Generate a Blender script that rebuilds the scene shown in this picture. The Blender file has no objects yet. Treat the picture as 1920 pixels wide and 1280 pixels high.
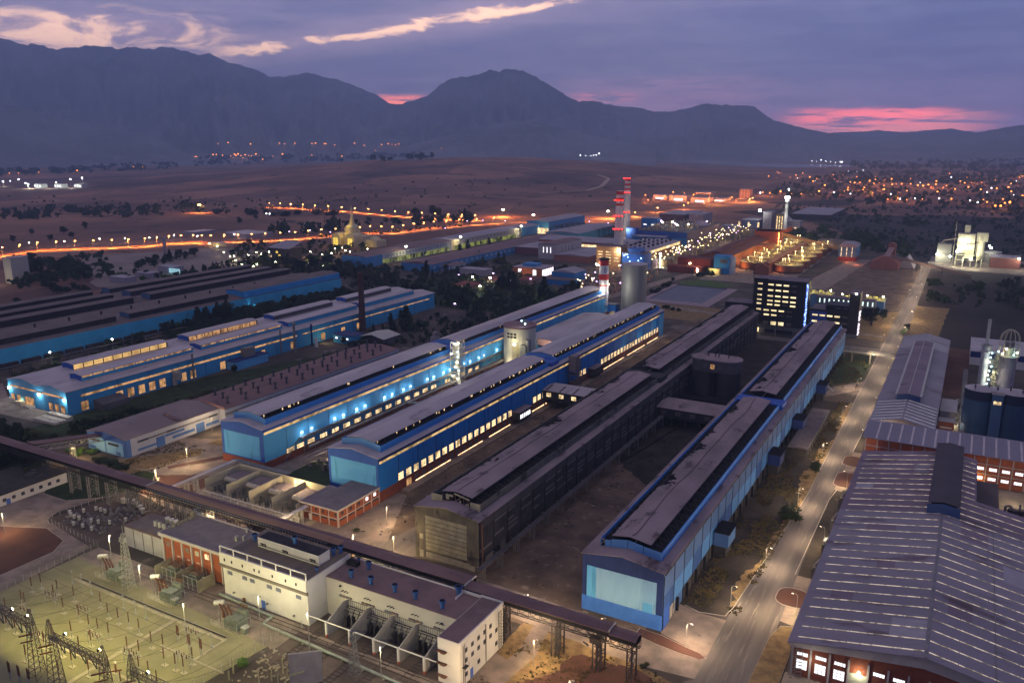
import bpy,math,random
from mathutils import noise as mnoise,Vector
from math import sin,cos,pi,radians,hypot,atan2
random.seed(7)
SC = bpy.context.scene
COL = SC.collection
CAM_H = 140.0
FPX,PITCH,YAW = 1531.2,0.2368,0.5119
cd = bpy.data.cameras.new("camera")
cd.sensor_width = 36.0
cd.lens = 36.0 * FPX / 1920.0
cd.clip_start = 1.0
cd.clip_end = 60000.0
cam = bpy.data.objects.new("camera",cd)
COL.objects.link(cam)
cam.location = (0,0,CAM_H)
cam.rotation_euler = (pi / 2 - PITCH,0,YAW)
SC.camera = cam
cy_,sy_,cp_,sp_ = cos(YAW),sin(YAW),cos(PITCH),sin(PITCH)
CF = (-sy_ * cp_,cy_ * cp_,-sp_)
CR = (cy_,sy_,0.0)
CU = (-sy_ * sp_,cy_ * sp_,cp_)
def ray(px,py):
 a,b = (px - 960) / FPX,(640 - py) / FPX
 return tuple(CF[i] + CR[i] * a + CU[i] * b for i in range(3))
def G(px,py,z=0.0):
 """survey helper: the spot on the plane of height z sighted at this point of the photograph"""
 d = ray(px,py)
 t = (z - CAM_H) / d[2]
 return d[0] * t,d[1] * t
def azel(px,py):
 d = ray(px,py)
 az = atan2(d[0],d[1]) + YAW
 return az,d[2] / hypot(d[0],d[1])
class NT:
 def __init__(s,tree):
  s.t = tree
  s.n = tree.nodes
  s.l = tree.links
 def new(s,kind,**kw):
  n = s.n.new(kind)
  for k,v in kw.items():
   setattr(n,k,v)
  return n
 def put(s,sock,v):
  if hasattr(v,"bl_idname") or hasattr(v,"is_linked"):
   s.l.new(v,sock)
  elif v is not None:
   if hasattr(sock.default_value,"__len__") and not hasattr(v,"__len__"):
    v = [v] * len(sock.default_value)
   if hasattr(sock.default_value,"__len__") and len(sock.default_value) == 4 and len(v) == 3:
    v = (*v,1)
   sock.default_value = v
 def m(s,op,a,b=None,c=None,clamp=False):
  n = s.new("ShaderNodeMath",operation=op,use_clamp=clamp)
  s.put(n.inputs[0],a)
  if b is not None: s.put(n.inputs[1],b)
  if c is not None: s.put(n.inputs[2],c)
  return n.outputs[0]
 def vm(s,op,a,b=None):
  n = s.new("ShaderNodeVectorMath",operation=op)
  s.put(n.inputs[0],a)
  if b is not None: s.put(n.inputs[1],b)
  return n.outputs[0]
 def mix(s,f,a,b,blend="MIX"):
  n = s.new("ShaderNodeMix",data_type="RGBA",blend_type=blend)
  s.put(n.inputs[0],f); s.put(n.inputs[6],a); s.put(n.inputs[7],b)
  return n.outputs[2]
 def noise(s,vec,scale,detail=4,rough=.55,dist=0.0):
  n = s.new("ShaderNodeTexNoise")
  s.put(n.inputs["Vector"],vec)
  n.inputs["Scale"].default_value = scale
  n.inputs["Detail"].default_value = detail
  n.inputs["Roughness"].default_value = rough
  n.inputs["Distortion"].default_value = dist
  return n.outputs[0]
 def sstep(s,v,lo,hi,to0=0.0,to1=1.0):
  n = s.new("ShaderNodeMapRange",interpolation_type="SMOOTHSTEP")
  s.put(n.inputs[0],v)
  for i,x in enumerate((lo,hi,to0,to1)): s.put(n.inputs[i + 1],x)
  return n.outputs[0]
W = bpy.data.worlds.new("World")
SC.world = W
W.use_nodes = True
w = NT(W.node_tree)
w.n.clear()
tc = w.new("ShaderNodeTexCoord").outputs["Generated"]
vr = w.new("ShaderNodeVectorRotate",rotation_type="Z_AXIS")
w.put(vr.inputs["Vector"],tc)
vr.inputs["Angle"].default_value = -YAW
sx = w.new("ShaderNodeSeparateXYZ")
w.put(sx.inputs[0],vr.outputs[0])
AZ = w.m("ARCTAN2",sx.outputs[0],sx.outputs[1])
hl = w.m("SQRT",w.m("ADD",w.m("MULTIPLY",sx.outputs[0],sx.outputs[0]),w.m("MULTIPLY",sx.outputs[1],sx.outputs[1])))
EL = w.m("DIVIDE",sx.outputs[2],w.m("MAXIMUM",hl,0.05))
cv = w.new("ShaderNodeCombineXYZ")
w.put(cv.inputs[0],AZ); w.put(cv.inputs[1],w.m("MULTIPLY",EL,3.2))
P2 = cv.outputs[0]
lo_col = (0.22,0.15,0.235)
g = w.mix(w.sstep(EL,0.0,0.10),lo_col,(0.185,0.163,0.25))
right_blue = w.mix(w.sstep(EL,0.02,0.12),(0.17,0.125,0.24),(0.112,0.124,0.235))
g = w.mix(w.sstep(AZ,0.0,0.55),g,right_blue)
g = w.mix(w.sstep(EL,0.15,0.9),g,(0.228,0.198,0.250))
nb = w.noise(P2,5.0,6,.6,.3)
g = w.mix(w.sstep(nb,0.35,0.7),g,w.mix(1.0,g,(0.80,0.84,0.93),"MULTIPLY"))
cs = w.new("ShaderNodeCombineXYZ")
w.put(cs.inputs[0],w.m("MULTIPLY",AZ,1.6)); w.put(cs.inputs[1],w.m("MULTIPLY",EL,16.0))
LAY = w.noise(cs.outputs[0],4.0,8,.62,.6)
g = w.mix(w.sstep(LAY,0.40,0.64),g,w.mix(1.0,g,(0.80,0.83,0.88),"MULTIPLY"))
FIN = w.noise(P2,26.0,6,.65,.5)
g = w.mix(w.m("MULTIPLY",w.sstep(FIN,0.42,0.66),.45),g,w.mix(1.0,g,(1.22,1.14,1.08),"MULTIPLY"))
nb2 = w.noise(P2,2.2,3,.5,.2)
g = w.mix(w.m("MULTIPLY",w.sstep(nb2,0.45,0.7),0.5),g,w.mix(1.0,g,(1.28,1.12,1.10),"MULTIPLY"))
warp = w.m("SUBTRACT",w.noise(P2,16.0,6,.65,.4),0.5)
a0,e0 = azel(400,104)
a1,e1 = azel(1060,0)
b_ = (e1 - e0) / (a1 - a0)
line = w.m("ADD",w.m("MULTIPLY",w.m("SUBTRACT",AZ,a0),b_),e0)
d_ = w.m("ABSOLUTE",w.m("ADD",w.m("SUBTRACT",EL,line),w.m("MULTIPLY",warp,0.030)))
rift = w.m("MULTIPLY",w.sstep(d_,0.0068,0.0008),w.m("MULTIPLY",w.sstep(AZ,a0 - .03,a0 + .05),w.sstep(AZ,a1 + .05,a1 - 0.03)))
rift = w.m("MULTIPLY",rift,w.sstep(w.noise(P2,15.0,7,.65,.4),0.36,0.52))
glow = w.m("MULTIPLY",w.sstep(d_,0.030,0.0),w.m("MULTIPLY",w.sstep(AZ,a0 - .1,a0 + .1),w.sstep(AZ,a1 + .1,a1 - 0.1)))
la,le = azel(150,62)
blob = w.m("MULTIPLY",w.sstep(w.m("ABSOLUTE",w.m("SUBTRACT",AZ,la)),0.20,0.06),
 w.sstep(w.m("ABSOLUTE",w.m("SUBTRACT",w.m("ADD",EL,w.m("MULTIPLY",warp,.03)),le)),0.034,0.008))
holes = w.m("MULTIPLY",blob,w.sstep(w.noise(P2,13.0,7,.6,.8),0.43,0.60))
cream = (1.35,0.80,0.50)
g = w.mix(w.m("MULTIPLY",glow,0.40),g,(0.50,0.33,0.38))
g = w.mix(w.m("MULTIPLY",blob,0.38),g,(0.48,0.32,0.36))
g = w.mix(w.m("MULTIPLY",rift,0.95),g,cream)
g = w.mix(w.m("MULTIPLY",holes,0.85),g,cream)
def band(px0,px1,py0,py1,col,amt,soft=.05):
 global g
 u0,v1 = azel(px0,py0)
 u1,v0 = azel(px1,py1)
 ew = w.m("ADD",EL,w.m("MULTIPLY",warp,.010))
 m1 = w.m("MULTIPLY",w.sstep(AZ,u0 - soft,u0 + soft),w.sstep(AZ,u1 + soft,u1 - soft))
 m2 = w.m("MULTIPLY",w.sstep(ew,v0 - .010,v0 + .004),w.sstep(ew,v1 + .006,v1 - .004))
 g = w.mix(w.m("MULTIPLY",w.m("MULTIPLY",w.m("MULTIPLY",m1,m2),w.sstep(w.noise(cs.outputs[0],9.0,6,.6,.3),.34,.56)),amt),g,col)
band(1500,1830,212,262,(1.0,0.27,0.25),.75,.05)
band(1500,1760,209,222,(1.5,0.24,0.24),.8,.03)
band(1080,1180,179,184,(1.4,0.3,0.28),.8,.02)
band(700,800,183,215,(1.9,.40,.20),.95,.02)
band(1060,1420,150,215,(0.45,0.23,0.32),.35,.05)
ni = w.new("ShaderNodeTexSky")
ni.sky_type = "NISHITA"
ni.sun_disc = False
SUN_EL,SUN_AZ = radians(9.0),-YAW - 0.25
ni.sun_elevation = radians(-3.0)
ni.sun_rotation = SUN_AZ
bg1 = w.new("ShaderNodeBackground")
w.put(bg1.inputs[0],g)
w.put(bg1.inputs[1],w.sstep(EL,0.16,0.5,2.85,1.85))
bg2 = w.new("ShaderNodeBackground")
w.put(bg2.inputs[0],ni.outputs[0])
bg2.inputs[1].default_value = 0.05
ad = w.new("ShaderNodeAddShader")
w.l.new(bg1.outputs[0],ad.inputs[0]); w.l.new(bg2.outputs[0],ad.inputs[1])
wo = w.new("ShaderNodeOutputWorld")
w.l.new(ad.outputs[0],wo.inputs[0])
W.cycles.sampling_method = "MANUAL"
W.cycles.sample_map_resolution = 1024
sl = bpy.data.lights.new("sun","SUN")
sl.energy = 0.10
sl.angle = radians(12)
sl.color = (1.0,0.72,0.62)
so = bpy.data.objects.new("sun",sl)
COL.objects.link(so)
so.rotation_euler = (pi / 2 - radians(24),0,pi + YAW + 0.25)
SC.view_settings.view_transform = "Standard"
SC.view_settings.look = "None"
SC.view_settings.exposure = 0.0
SC.view_settings.gamma = 1.0
SC.render.engine = "CYCLES"
SC.cycles.use_light_tree = True
SC.cycles.max_bounces = 4
SC.cycles.diffuse_bounces = 2
SC.cycles.glossy_bounces = 2
SC.cycles.transparent_max_bounces = 4
SC.cycles.volume_bounces = 2
SC.cycles.sample_clamp_indirect = 2.0
SC.cycles.sample_clamp_direct = 0.0
SC.cycles.use_denoising = True
SC.cycles.caustics_reflective = False
SC.cycles.caustics_refractive = False
MATS = {}
def mat(name,c1,c2=None,scale=.2,rough=.75,metal=0.0,c3=None,s3=1.5,lo3=.6,corr=None,bump=0.0,
  stretch=None,brick=None,rnd=0.0,detail=5,spec=.14):
 """opaque surface: two noise-mixed colours, an optional third for wear, corrugation or brick courses"""
 if name in MATS: return MATS[name]
 M = bpy.data.materials.new(name)
 M.use_nodes = True
 t = NT(M.node_tree)
 bs = t.n["Principled BSDF"]
 co = t.new("ShaderNodeTexCoord").outputs["Object"]
 if rnd:
  oi = t.new("ShaderNodeObjectInfo").outputs["Random"]
 v = co
 if stretch: v = t.vm("MULTIPLY",co,stretch)
 col = c1
 if c2 is not None:
  col = t.mix(t.sstep(t.noise(v,scale,detail),.32,.68),c1,c2)
 if c3 is not None:
  col = t.mix(t.sstep(t.noise(v,s3,6,.65),lo3,lo3 + .1),col,c3)
 if brick:
  b = t.new("ShaderNodeTexBrick")
  t.put(b.inputs["Vector"],t.vm("MULTIPLY",co,brick[1]) if len(brick) > 1 else co)
  b.inputs["Scale"].default_value = brick[0]
  t.put(b.inputs["Color1"],(1,1,1)); t.put(b.inputs["Color2"],(.82,.82,.82)); t.put(b.inputs["Mortar"],(.72,.72,.7))
  b.inputs["Mortar Size"].default_value = .02
  col = t.mix(1.0,col,b.outputs[0],"MULTIPLY")
 if rnd:
  hs = t.new("ShaderNodeHueSaturation")
  t.put(hs.inputs["Value"],t.m("ADD",t.m("MULTIPLY",oi,rnd),1 - rnd / 2))
  t.put(hs.inputs["Color"],col)
  col = hs.outputs[0]
 t.put(bs.inputs["Base Color"],col)
 bs.inputs["Roughness"].default_value = rough
 bs.inputs["Metallic"].default_value = metal
 bs.inputs["Specular IOR Level"].default_value = spec
 h = None
 if corr:
  sp = t.new("ShaderNodeSeparateXYZ"); t.put(sp.inputs[0],co)
  h = t.m("MULTIPLY",t.m("SINE",t.m("MULTIPLY",sp.outputs["XYZ".index(corr[0])],2 * pi / corr[1])),corr[2])
 if bump:
  hb = t.m("MULTIPLY",t.noise(v,2.5,6,.6),bump)
  h = hb if h is None else t.m("ADD",h,hb)
 if h is not None:
  bp = t.new("ShaderNodeBump"); bp.inputs["Strength"].default_value = 1.0; bp.inputs["Distance"].default_value = 1.0
  t.put(bp.inputs["Height"],h); t.put(bs.inputs["Normal"],bp.outputs[0])
 MATS[name] = M
 return M
def glowm(name,col,s,vary=0.0,vs=.35,sample=False):
 if name in MATS: return MATS[name]
 M = bpy.data.materials.new(name)
 M.use_nodes = True
 t = NT(M.node_tree)
 t.n.clear()
 e = t.new("ShaderNodeEmission")
 t.put(e.inputs[0],col)
 if vary:
  gp = t.new("ShaderNodeNewGeometry").outputs["Position"]
  k = t.sstep(t.noise(gp,vs,3,.6),.36,.62,s * (1 - vary),s)
  t.put(e.inputs[1],k)
 else:
  e.inputs[1].default_value = s
 o = t.new("ShaderNodeOutputMaterial")
 t.l.new(e.outputs[0],o.inputs[0])
 M.cycles.emission_sampling = "AUTO" if sample else "NONE"
 MATS[name] = M
 return M
class MB:
 def __init__(s):
  s.v,s.f,s.mi = [],[],[]
 def add(s,vs,fs,m=0):
  b = len(s.v)
  s.v += vs
  s.f += [tuple(i + b for i in f) for f in fs]
  s.mi += [m] * len(fs)
  return s
 def box(s,x0,x1,y0,y1,z0,z1,m=0):
  return s.add([(x0,y0,z0),(x1,y0,z0),(x1,y1,z0),(x0,y1,z0),(x0,y0,z1),(x1,y0,z1),(x1,y1,z1),(x0,y1,z1)],
 [(0,3,2,1),(4,5,6,7),(0,1,5,4),(1,2,6,5),(2,3,7,6),(3,0,4,7)],m)
 def cyl(s,x,y,z0,z1,r0,r1=None,n=16,m=0,cap=True):
  r1 = r0 if r1 is None else r1
  vs = [(x + r * cos(2 * pi * i / n),y + r * sin(2 * pi * i / n),z) for r,z in ((r0,z0),(r1,z1)) for i in range(n)]
  fs = [(i,(i + 1) % n,n + (i + 1) % n,n + i) for i in range(n)]
  if cap: fs += [tuple(range(n - 1,-1,-1)),tuple(range(n,2 * n))]
  return s.add(vs,fs,m)
 def dome(s,x,y,z,r,h,n=16,k=5,m=0):
  vs,fs = [],[]
  for j in range(k):
   a = pi / 2 * j / k
   vs += [(x + r * cos(a) * cos(2 * pi * i / n),y + r * cos(a) * sin(2 * pi * i / n),z + h * sin(a)) for i in range(n)]
  vs.append((x,y,z + h))
  for j in range(k - 1):
   fs += [(j * n + i,j * n + (i + 1) % n,(j + 1) * n + (i + 1) % n,(j + 1) * n + i) for i in range(n)]
  fs += [((k - 1) * n + i,(k - 1) * n + (i + 1) % n,k * n) for i in range(n)]
  return s.add(vs,fs,m)
 def bar(s,p,q,w=.2,m=0,h=None):
  h = h or w
  d = [q[i] - p[i] for i in range(3)]
  L = math.sqrt(sum(c * c for c in d)) or 1e-6
  d = [c / L for c in d]
  up = (0,0,1) if abs(d[2]) < .95 else (1,0,0)
  a = (d[1] * up[2] - d[2] * up[1],d[2] * up[0] - d[0] * up[2],d[0] * up[1] - d[1] * up[0])
  la = math.sqrt(sum(c * c for c in a)); a = [c / la * w / 2 for c in a]
  b = (a[1] * d[2] - a[2] * d[1],a[2] * d[0] - a[0] * d[2],a[0] * d[1] - a[1] * d[0])
  lb = math.sqrt(sum(c * c for c in b)); b = [c / lb * h / 2 for c in b]
  vs = []
  for o in (p,q):
   for sa,sb in ((-1,-1),(1,-1),(1,1),(-1,1)):
    vs.append(tuple(o[i] + sa * a[i] + sb * b[i] for i in range(3)))
  return s.add(vs,[(0,1,2,3),(7,6,5,4),(0,4,5,1),(1,5,6,2),(2,6,7,3),(3,7,4,0)],m)
 def tube(s,pts,r,n=8,m=0):
  for p,q in zip(pts,pts[1:]):
   d = [q[i] - p[i] for i in range(3)]
   L = math.sqrt(sum(c * c for c in d)) or 1e-6
   d = [c / L for c in d]
   up = (0,0,1) if abs(d[2]) < .9 else (1,0,0)
   a = (d[1] * up[2] - d[2] * up[1],d[2] * up[0] - d[0] * up[2],d[0] * up[1] - d[1] * up[0])
   la = math.sqrt(sum(c * c for c in a)); a = [c / la for c in a]
   b = (a[1] * d[2] - a[2] * d[1],a[2] * d[0] - a[0] * d[2],a[0] * d[1] - a[1] * d[0])
   vs = [tuple(o[i] + r * (cos(2 * pi * k / n) * a[i] + sin(2 * pi * k / n) * b[i]) for i in range(3)) for o in (p,q) for k in range(n)]
   s.add(vs,[(k,(k + 1) % n,n + (k + 1) % n,n + k) for k in range(n)] + [tuple(range(n)),tuple(range(2 * n - 1,n - 1,-1))],m)
  return s
 def prism(s,prof,a0,a1,axis="Y",m=0):
  """profile of (across, z) points run along the axis"""
  n = len(prof)
  f = (lambda u,z,t: (u,t,z)) if axis == "Y" else (lambda u,z,t: (t,u,z))
  vs = [f(u,z,a0) for u,z in prof] + [f(u,z,a1) for u,z in prof]
  return s.add(vs,[(i,(i + 1) % n,n + (i + 1) % n,n + i) for i in range(n)] + [tuple(range(n - 1,-1,-1)),tuple(range(n,2 * n))],m)
 def lattice(s,x,y,z0,z1,w0,w1,n=6,t=.18,m=0):
  """four-legged braced tower"""
  def c(k):
   f = k / n
   h = (w0 + (w1 - w0) * f) / 2
   z = z0 + (z1 - z0) * f
   return [(x - h,y - h,z),(x + h,y - h,z),(x + h,y + h,z),(x - h,y + h,z)]
  for k in range(n):
   a,b = c(k),c(k + 1)
   for i in range(4):
    s.bar(a[i],b[i],t,m)
    s.bar(b[i],b[(i + 1) % 4],t * .7,m)
    s.bar(a[i],b[(i + 1) % 4],t * .6,m)
  return s
 def truss(s,p,q,w=1.2,h=1.2,n=10,t=.14,m=0):
  """box girder between two points at the same height"""
  dx,dy = q[0] - p[0],q[1] - p[1]
  L = hypot(dx,dy); ux,uy = dx / L,dy / L
  nx,ny = -uy * w / 2,ux * w / 2
  def c(k):
   f = k / n
   X,Y,Z = p[0] + dx * f,p[1] + dy * f,p[2] + (q[2] - p[2]) * f
   return [(X - nx,Y - ny,Z),(X + nx,Y + ny,Z),(X + nx,Y + ny,Z + h),(X - nx,Y - ny,Z + h)]
  for k in range(n):
   a,b = c(k),c(k + 1)
   for i in range(4):
    s.bar(a[i],b[i],t,m)
    s.bar(a[i],b[(i + 1) % 4],t * .7,m)
    s.bar(b[i],b[(i + 1) % 4],t * .7,m)
  return s
 def build(s,name,mats,parent=None,off=None,smooth=False):
  me = bpy.data.meshes.new(name)
  ox,oy,oz = off if off else (0,0,0)
  me.from_pydata([(a - ox,b - oy,c - oz) for a,b,c in s.v],[],s.f)
  if not isinstance(mats,(list,tuple)): mats = [mats]
  for mm in mats: me.materials.append(mm)
  if len(mats) > 1: me.polygons.foreach_set("material_index",s.mi)
  if smooth: me.polygons.foreach_set("use_smooth",[True] * len(me.polygons))
  me.update()
  o = bpy.data.objects.new(name,me)
  COL.objects.link(o)
  if parent is not None: o.parent = parent
  return o
def tag(o,label=None,cat=None,group=None,kind=None):
 for k,v in (("label",label),("category",cat),("group",group),("kind",kind)):
  if v: o[k] = v
 return o
class T:
 """a thing: an Empty at its base, parts added in world coordinates"""
 def __init__(s,name,label,cat,loc,group=None,rz=0.0):
  s.o = bpy.data.objects.new(name,None)
  COL.objects.link(s.o)
  s.o.empty_display_size = .5
  s.loc = loc if len(loc) == 3 else (*loc,0.0)
  s.o.location = s.loc
  s.o.rotation_euler = (0,0,rz)
  tag(s.o,label,cat,group)
 def p(s,name,mb,mats,parent=None,label=None,local=False,smooth=False):
  o = mb.build(name,mats,parent or s.o,None if local else s.loc,smooth)
  if label: o["label"] = label
  return o
def copy_tree(o,parent=None):
 c = o.copy(); COL.objects.link(c)
 if parent is not None: c.parent = parent
 for ch in list(o.children): copy_tree(ch,c)
 return c
def light(parent,loc,power,col,r=.4,kind="POINT",spot=None,aim=None,local=True):
 l = bpy.data.lights.new("lamp_light",kind)
 l.energy = power; l.color = col
 l.shadow_soft_size = r
 if kind == "SPOT":
  l.spot_size = spot or radians(130); l.spot_blend = .8
 o = bpy.data.objects.new("lamp_light",l)
 COL.objects.link(o)
 o.parent = parent
 o.location = loc
 if aim:
  o.rotation_euler = Vector(aim).to_track_quat("-Z","Y").to_euler()
 return o
NS_ = [0,0]
def sheet(name,pts,z,m,kind="structure",label=None):
 """flat patch of ground; pts are plan points"""
 NS_[0] += 1; z += NS_[0] * .0003      # never two patches in one plane
 me = bpy.data.meshes.new(name)
 if name in ("rough_grass","dry_grass","dirt_yard","lawn","green_grass","scrub_ground","bare_field","dirt_road","plant_ground"):
  out = []      # natural edges are never straight
  big = name in ("scrub_ground","bare_field","plant_ground")
  for (ax,ay),(bx_,by_) in zip(pts,pts[1:] + pts[:1]):
   L = hypot(bx_ - ax,by_ - ay); n = max(1,int(L / (9 if big else 1.1)))
   for k in range(n):
    x,y = ax + (bx_ - ax) * k / n,ay + (by_ - ay) * k / n
    a_ = 14 if big else (2.6 if name == "dirt_yard" else .9)
    q = .12 if not big else .02
    out.append((x + a_ * mnoise.noise(Vector((x * q,y * q,1))) + a_ * .5 * mnoise.noise(Vector((x * q * 6,y * q * 6,1))),y + a_ * mnoise.noise(Vector((x * q,y * q,7))) + a_ * .5 * mnoise.noise(Vector((x * q * 6,y * q * 6,7)))))
  pts = out
 me.from_pydata([(x,y,z) for x,y in pts],[],[tuple(range(len(pts)))])
 me.materials.append(m)
 o = bpy.data.objects.new(name,me); COL.objects.link(o)
 if me.polygons[0].normal.z < 0: me.flip_normals()
 o["kind"] = kind
 return o
def rrect(x0,x1,y0,y1,r=3,n=5):
 pts = []
 for cx,cy,a in ((x1 - r,y1 - r,0),(x0 + r,y1 - r,90),(x0 + r,y0 + r,180),(x1 - r,y0 + r,270)):
  for k in range(n + 1):
   t = radians(a + 90 * k / n)
   pts.append((cx + r * cos(t),cy + r * sin(t)))
 return pts
def kerbed(name,pts,m,mk,h=.14):
 """raised bed or island with a kerb round it"""
 NS_[1] += 1; h += NS_[1] * .004
 cx = sum(p[0] for p in pts) / len(pts); cy = sum(p[1] for p in pts) / len(pts)
 n = len(pts)
 inn = []
 for x,y in pts:
  d = hypot(x - cx,y - cy); k = (d - .3) / d
  inn.append((cx + (x - cx) * k,cy + (y - cy) * k))
 vs = [(x,y,0) for x,y in pts] + [(x,y,h) for x,y in pts] + [(x,y,h) for x,y in inn]
 fs = [(i,(i + 1) % n,n + (i + 1) % n,n + i) for i in range(n)] + [(n + i,n + (i + 1) % n,2 * n + (i + 1) % n,2 * n + i) for i in range(n)]
 b = MB(); b.add(vs,fs,0); b.add([(x,y,h - .02) for x,y in inn],[tuple(range(n))],1)
 o = b.build(name,[mk,m]); o["kind"] = "structure"
 return o
# ================================================================== TERRAIN
DRY = mat("dry_plain",(.27,.15,.11),(.12,.072,.06),.0035,.95,c3=(.05,.042,.038),s3=.012,lo3=.56,detail=8)
mt = NT(DRY.node_tree)     # plots of field and scrub on the far plain
bsd = mt.n["Principled BSDF"]
src = bsd.inputs["Base Color"].links[0].from_socket
co_ = mt.new("ShaderNodeTexCoord").outputs["Object"]
vo = mt.new("ShaderNodeTexVoronoi"); vo.inputs["Scale"].default_value = .0042; vo.inputs["Randomness"].default_value = .8
mt.put(vo.inputs["Vector"],mt.vm("MULTIPLY",mt.vm("ADD",co_,mt.vm("MULTIPLY",mt.new("ShaderNodeTexNoise").outputs[1],(0,0,0))),(1,.55,1)))
spv = mt.new("ShaderNodeSeparateColor"); mt.put(spv.inputs[0],vo.outputs["Color"])
fields = mt.mix(mt.sstep(spv.outputs[0],.2,.8),(1.3,1.2,1.05),(.6,.58,.62))
src = mt.mix(.75,src,mt.mix(1.0,src,fields,"MULTIPLY"))
mt.put(bsd.inputs["Base Color"],src)
def sm(x,a,b):
 t = max(0,min(1,(x - a) / (b - a)))
 return t * t * (3 - 2 * t)
HILLS = []
for px,d,hgt,wa,wr in ((860,3900,62,800,950),(1080,3500,34,620,900),(620,3300,26,500,800),(420,9000,22,1600,500)):
 a = atan2(px - 960,FPX) - YAW
 HILLS.append((d * sin(a),d * cos(a),hgt,wa,wr,a))
def gh(x,y):
 r = hypot(x,y)
 k = sm(r,1750,2700)
 if k <= 0: return 0.0
 h = 0
 for hx,hy,hg,wa,wr,a in HILLS:
  dx,dy = x - hx,y - hy
  al = dx * sin(a) + dy * cos(a); ac = dx * cos(a) - dy * sin(a)
  h += hg * math.exp(-(ac / wa) ** 2 - (al / wr) ** 2)
 h += 5 * mnoise.noise(Vector((x * .0013,y * .0013,0))) + (3 + 7 * min(1,h / 40)) * mnoise.noise(Vector((x * .0045,y * .0045,3)))
 ax,ay,bx_,by_ = -3300,7150,-600,5560       # level shore round the lake
 u = max(0,min(1,((x - ax) * (bx_ - ax) + (y - ay) * (by_ - ay)) / ((bx_ - ax) ** 2 + (by_ - ay) ** 2)))
 k *= sm(hypot(x - ax - u * (bx_ - ax),y - ay - u * (by_ - ay)),420,1000)
 return k * h
from mathutils.bvhtree import BVHTree
RELIEF = []      # (verts, faces) of ground and ranges, for sighting far spots
BV = []
def GT(px,py):
 """like G, but meets the relief of the far plain and the slopes"""
 x,y = G(px,py) if py > 272 else (0,9e9)
 if hypot(x,y) < 1700: return x,y,0.0
 if not BV:
  V,F_ = [],[]
  for v,f in RELIEF:
   n = len(V); V += v; F_ += [tuple(i + n for i in q) for q in f]
  BV.append(BVHTree.FromPolygons(V,F_))
 h = BV[0].ray_cast(Vector((0,0,CAM_H)),Vector(ray(px,py)).normalized())[0]
 return (h.x,h.y,h.z) if h else (*G(px,290),0.0)
nr,na = 130,260
vs,fs = [],[]
rs = [0] + [60 * (24000 / 60) ** (i / (nr - 1)) for i in range(nr)]
for i,r in enumerate(rs):
 for j in range(na):
  a = 2 * pi * j / na
  a = YAW + a + .62 * sin(a - pi)
  x,y = -r * sin(a),r * cos(a)
  vs.append((x,y,gh(x,y) if r > 1700 else 0.0))
for i in range(len(rs) - 1):
 for j in range(na):
  fs.append((i * na + j,(i + 1) * na + j,(i + 1) * na + (j + 1) % na,i * na + (j + 1) % na))
b = MB(); b.add(vs,fs)
RELIEF.append((vs,fs)); gd = b.build("ground",DRY,smooth=True); gd["kind"] = "structure"
ROCK = mat("mountain_rock",(.19,.19,.20),(.12,.125,.125),.0016,.95,c3=(.22,.215,.21),s3=.006,lo3=.57,detail=12)
def mountain(name,prof,D,r0,seed,amp=.5,r2=1.22,fold=9):
 """ridge: height field whose crest follows the surveyed skyline; prof is (x, y) on the photograph"""
 pa = [(azel(px,py)) for px,py in prof]
 NA,NS = int(len(prof) * 9) + 40,46
 a0,a1 = pa[0][0],pa[-1][0]
 vs,fs = [],[]
 for i in range(NA + 1):
  a = a0 + (a1 - a0) * i / NA
  for k in range(len(pa) - 1):
   if pa[k][0] <= a <= pa[k + 1][0] + 1e-9: break
  u = (a - pa[k][0]) / (pa[k + 1][0] - pa[k][0])
  t = pa[k][1] * (1 - u) + pa[k + 1][1] * u
  Hh = CAM_H + t * D
  jag = mnoise.fractal(Vector((a * 160,seed,0)),.9,2.0,4) * D * .0018 * min(1,max(0,(Hh - 150) / 300))
  wob = mnoise.noise(Vector((a * 7,seed + 3,0)))
  for j in range(NS + 1):
   s = j / NS
   if s <= .62:
    q = s / .62
    r = r0 + (D - r0) * q
    base = (q ** 1.45)
    rg = 1 - abs(mnoise.noise(Vector((a * fold * 3 + q * 1.2,q * 1.6,seed)))) * 2
    rg2 = mnoise.fractal(Vector((a * fold * 9,q * 6,seed + 9)),.8,2.0,5)
    h = Hh * (base + (q * (1 - q)) * (amp * (rg - .55) + .42 * rg2))
    h = min(h,CAM_H + (Hh - CAM_H) * (r / D) * (.30 + .70 * q) + 6 if q < 1 else h)
    if q > .93: h += jag * (q - .93) / .07
   else:
    q = (s - .62) / .38
    r = D * (1 + (r2 - 1) * q)
    h = Hh * (1 - q) ** 1.3 + jag * (1 - q)
   aw = a - YAW
   vs.append((r * sin(aw),r * cos(aw),max(-6,h - (6 if (j == 0 or j == NS) else 0))))
 for i in range(NA):
  for j in range(NS):
   p = i * (NS + 1) + j
   fs.append((p,p + NS + 1,p + NS + 2,p + 1))
 b = MB(); b.add(vs,fs)
 RELIEF.append((vs,fs)); o = b.build(name,ROCK,smooth=True); o["kind"] = "structure"
 return o
mountain("mountain_range",[(-420,150),(-200,120),(-60,74),(0,69),(22,70),(50,80),(60,77),(84,84),(105,90),(130,84),(165,80),(190,82),(205,84),(220,89),(250,85),(285,89),
 (320,84),(350,92),(370,97),(395,95),(410,105),(435,115),(465,122),(485,131),(505,141),(535,141),(575,132),(600,139),
 (635,147),(670,161),(710,177),(725,189),(745,197),(800,225),(880,262)],11000,6600,1.3,.62)
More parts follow.
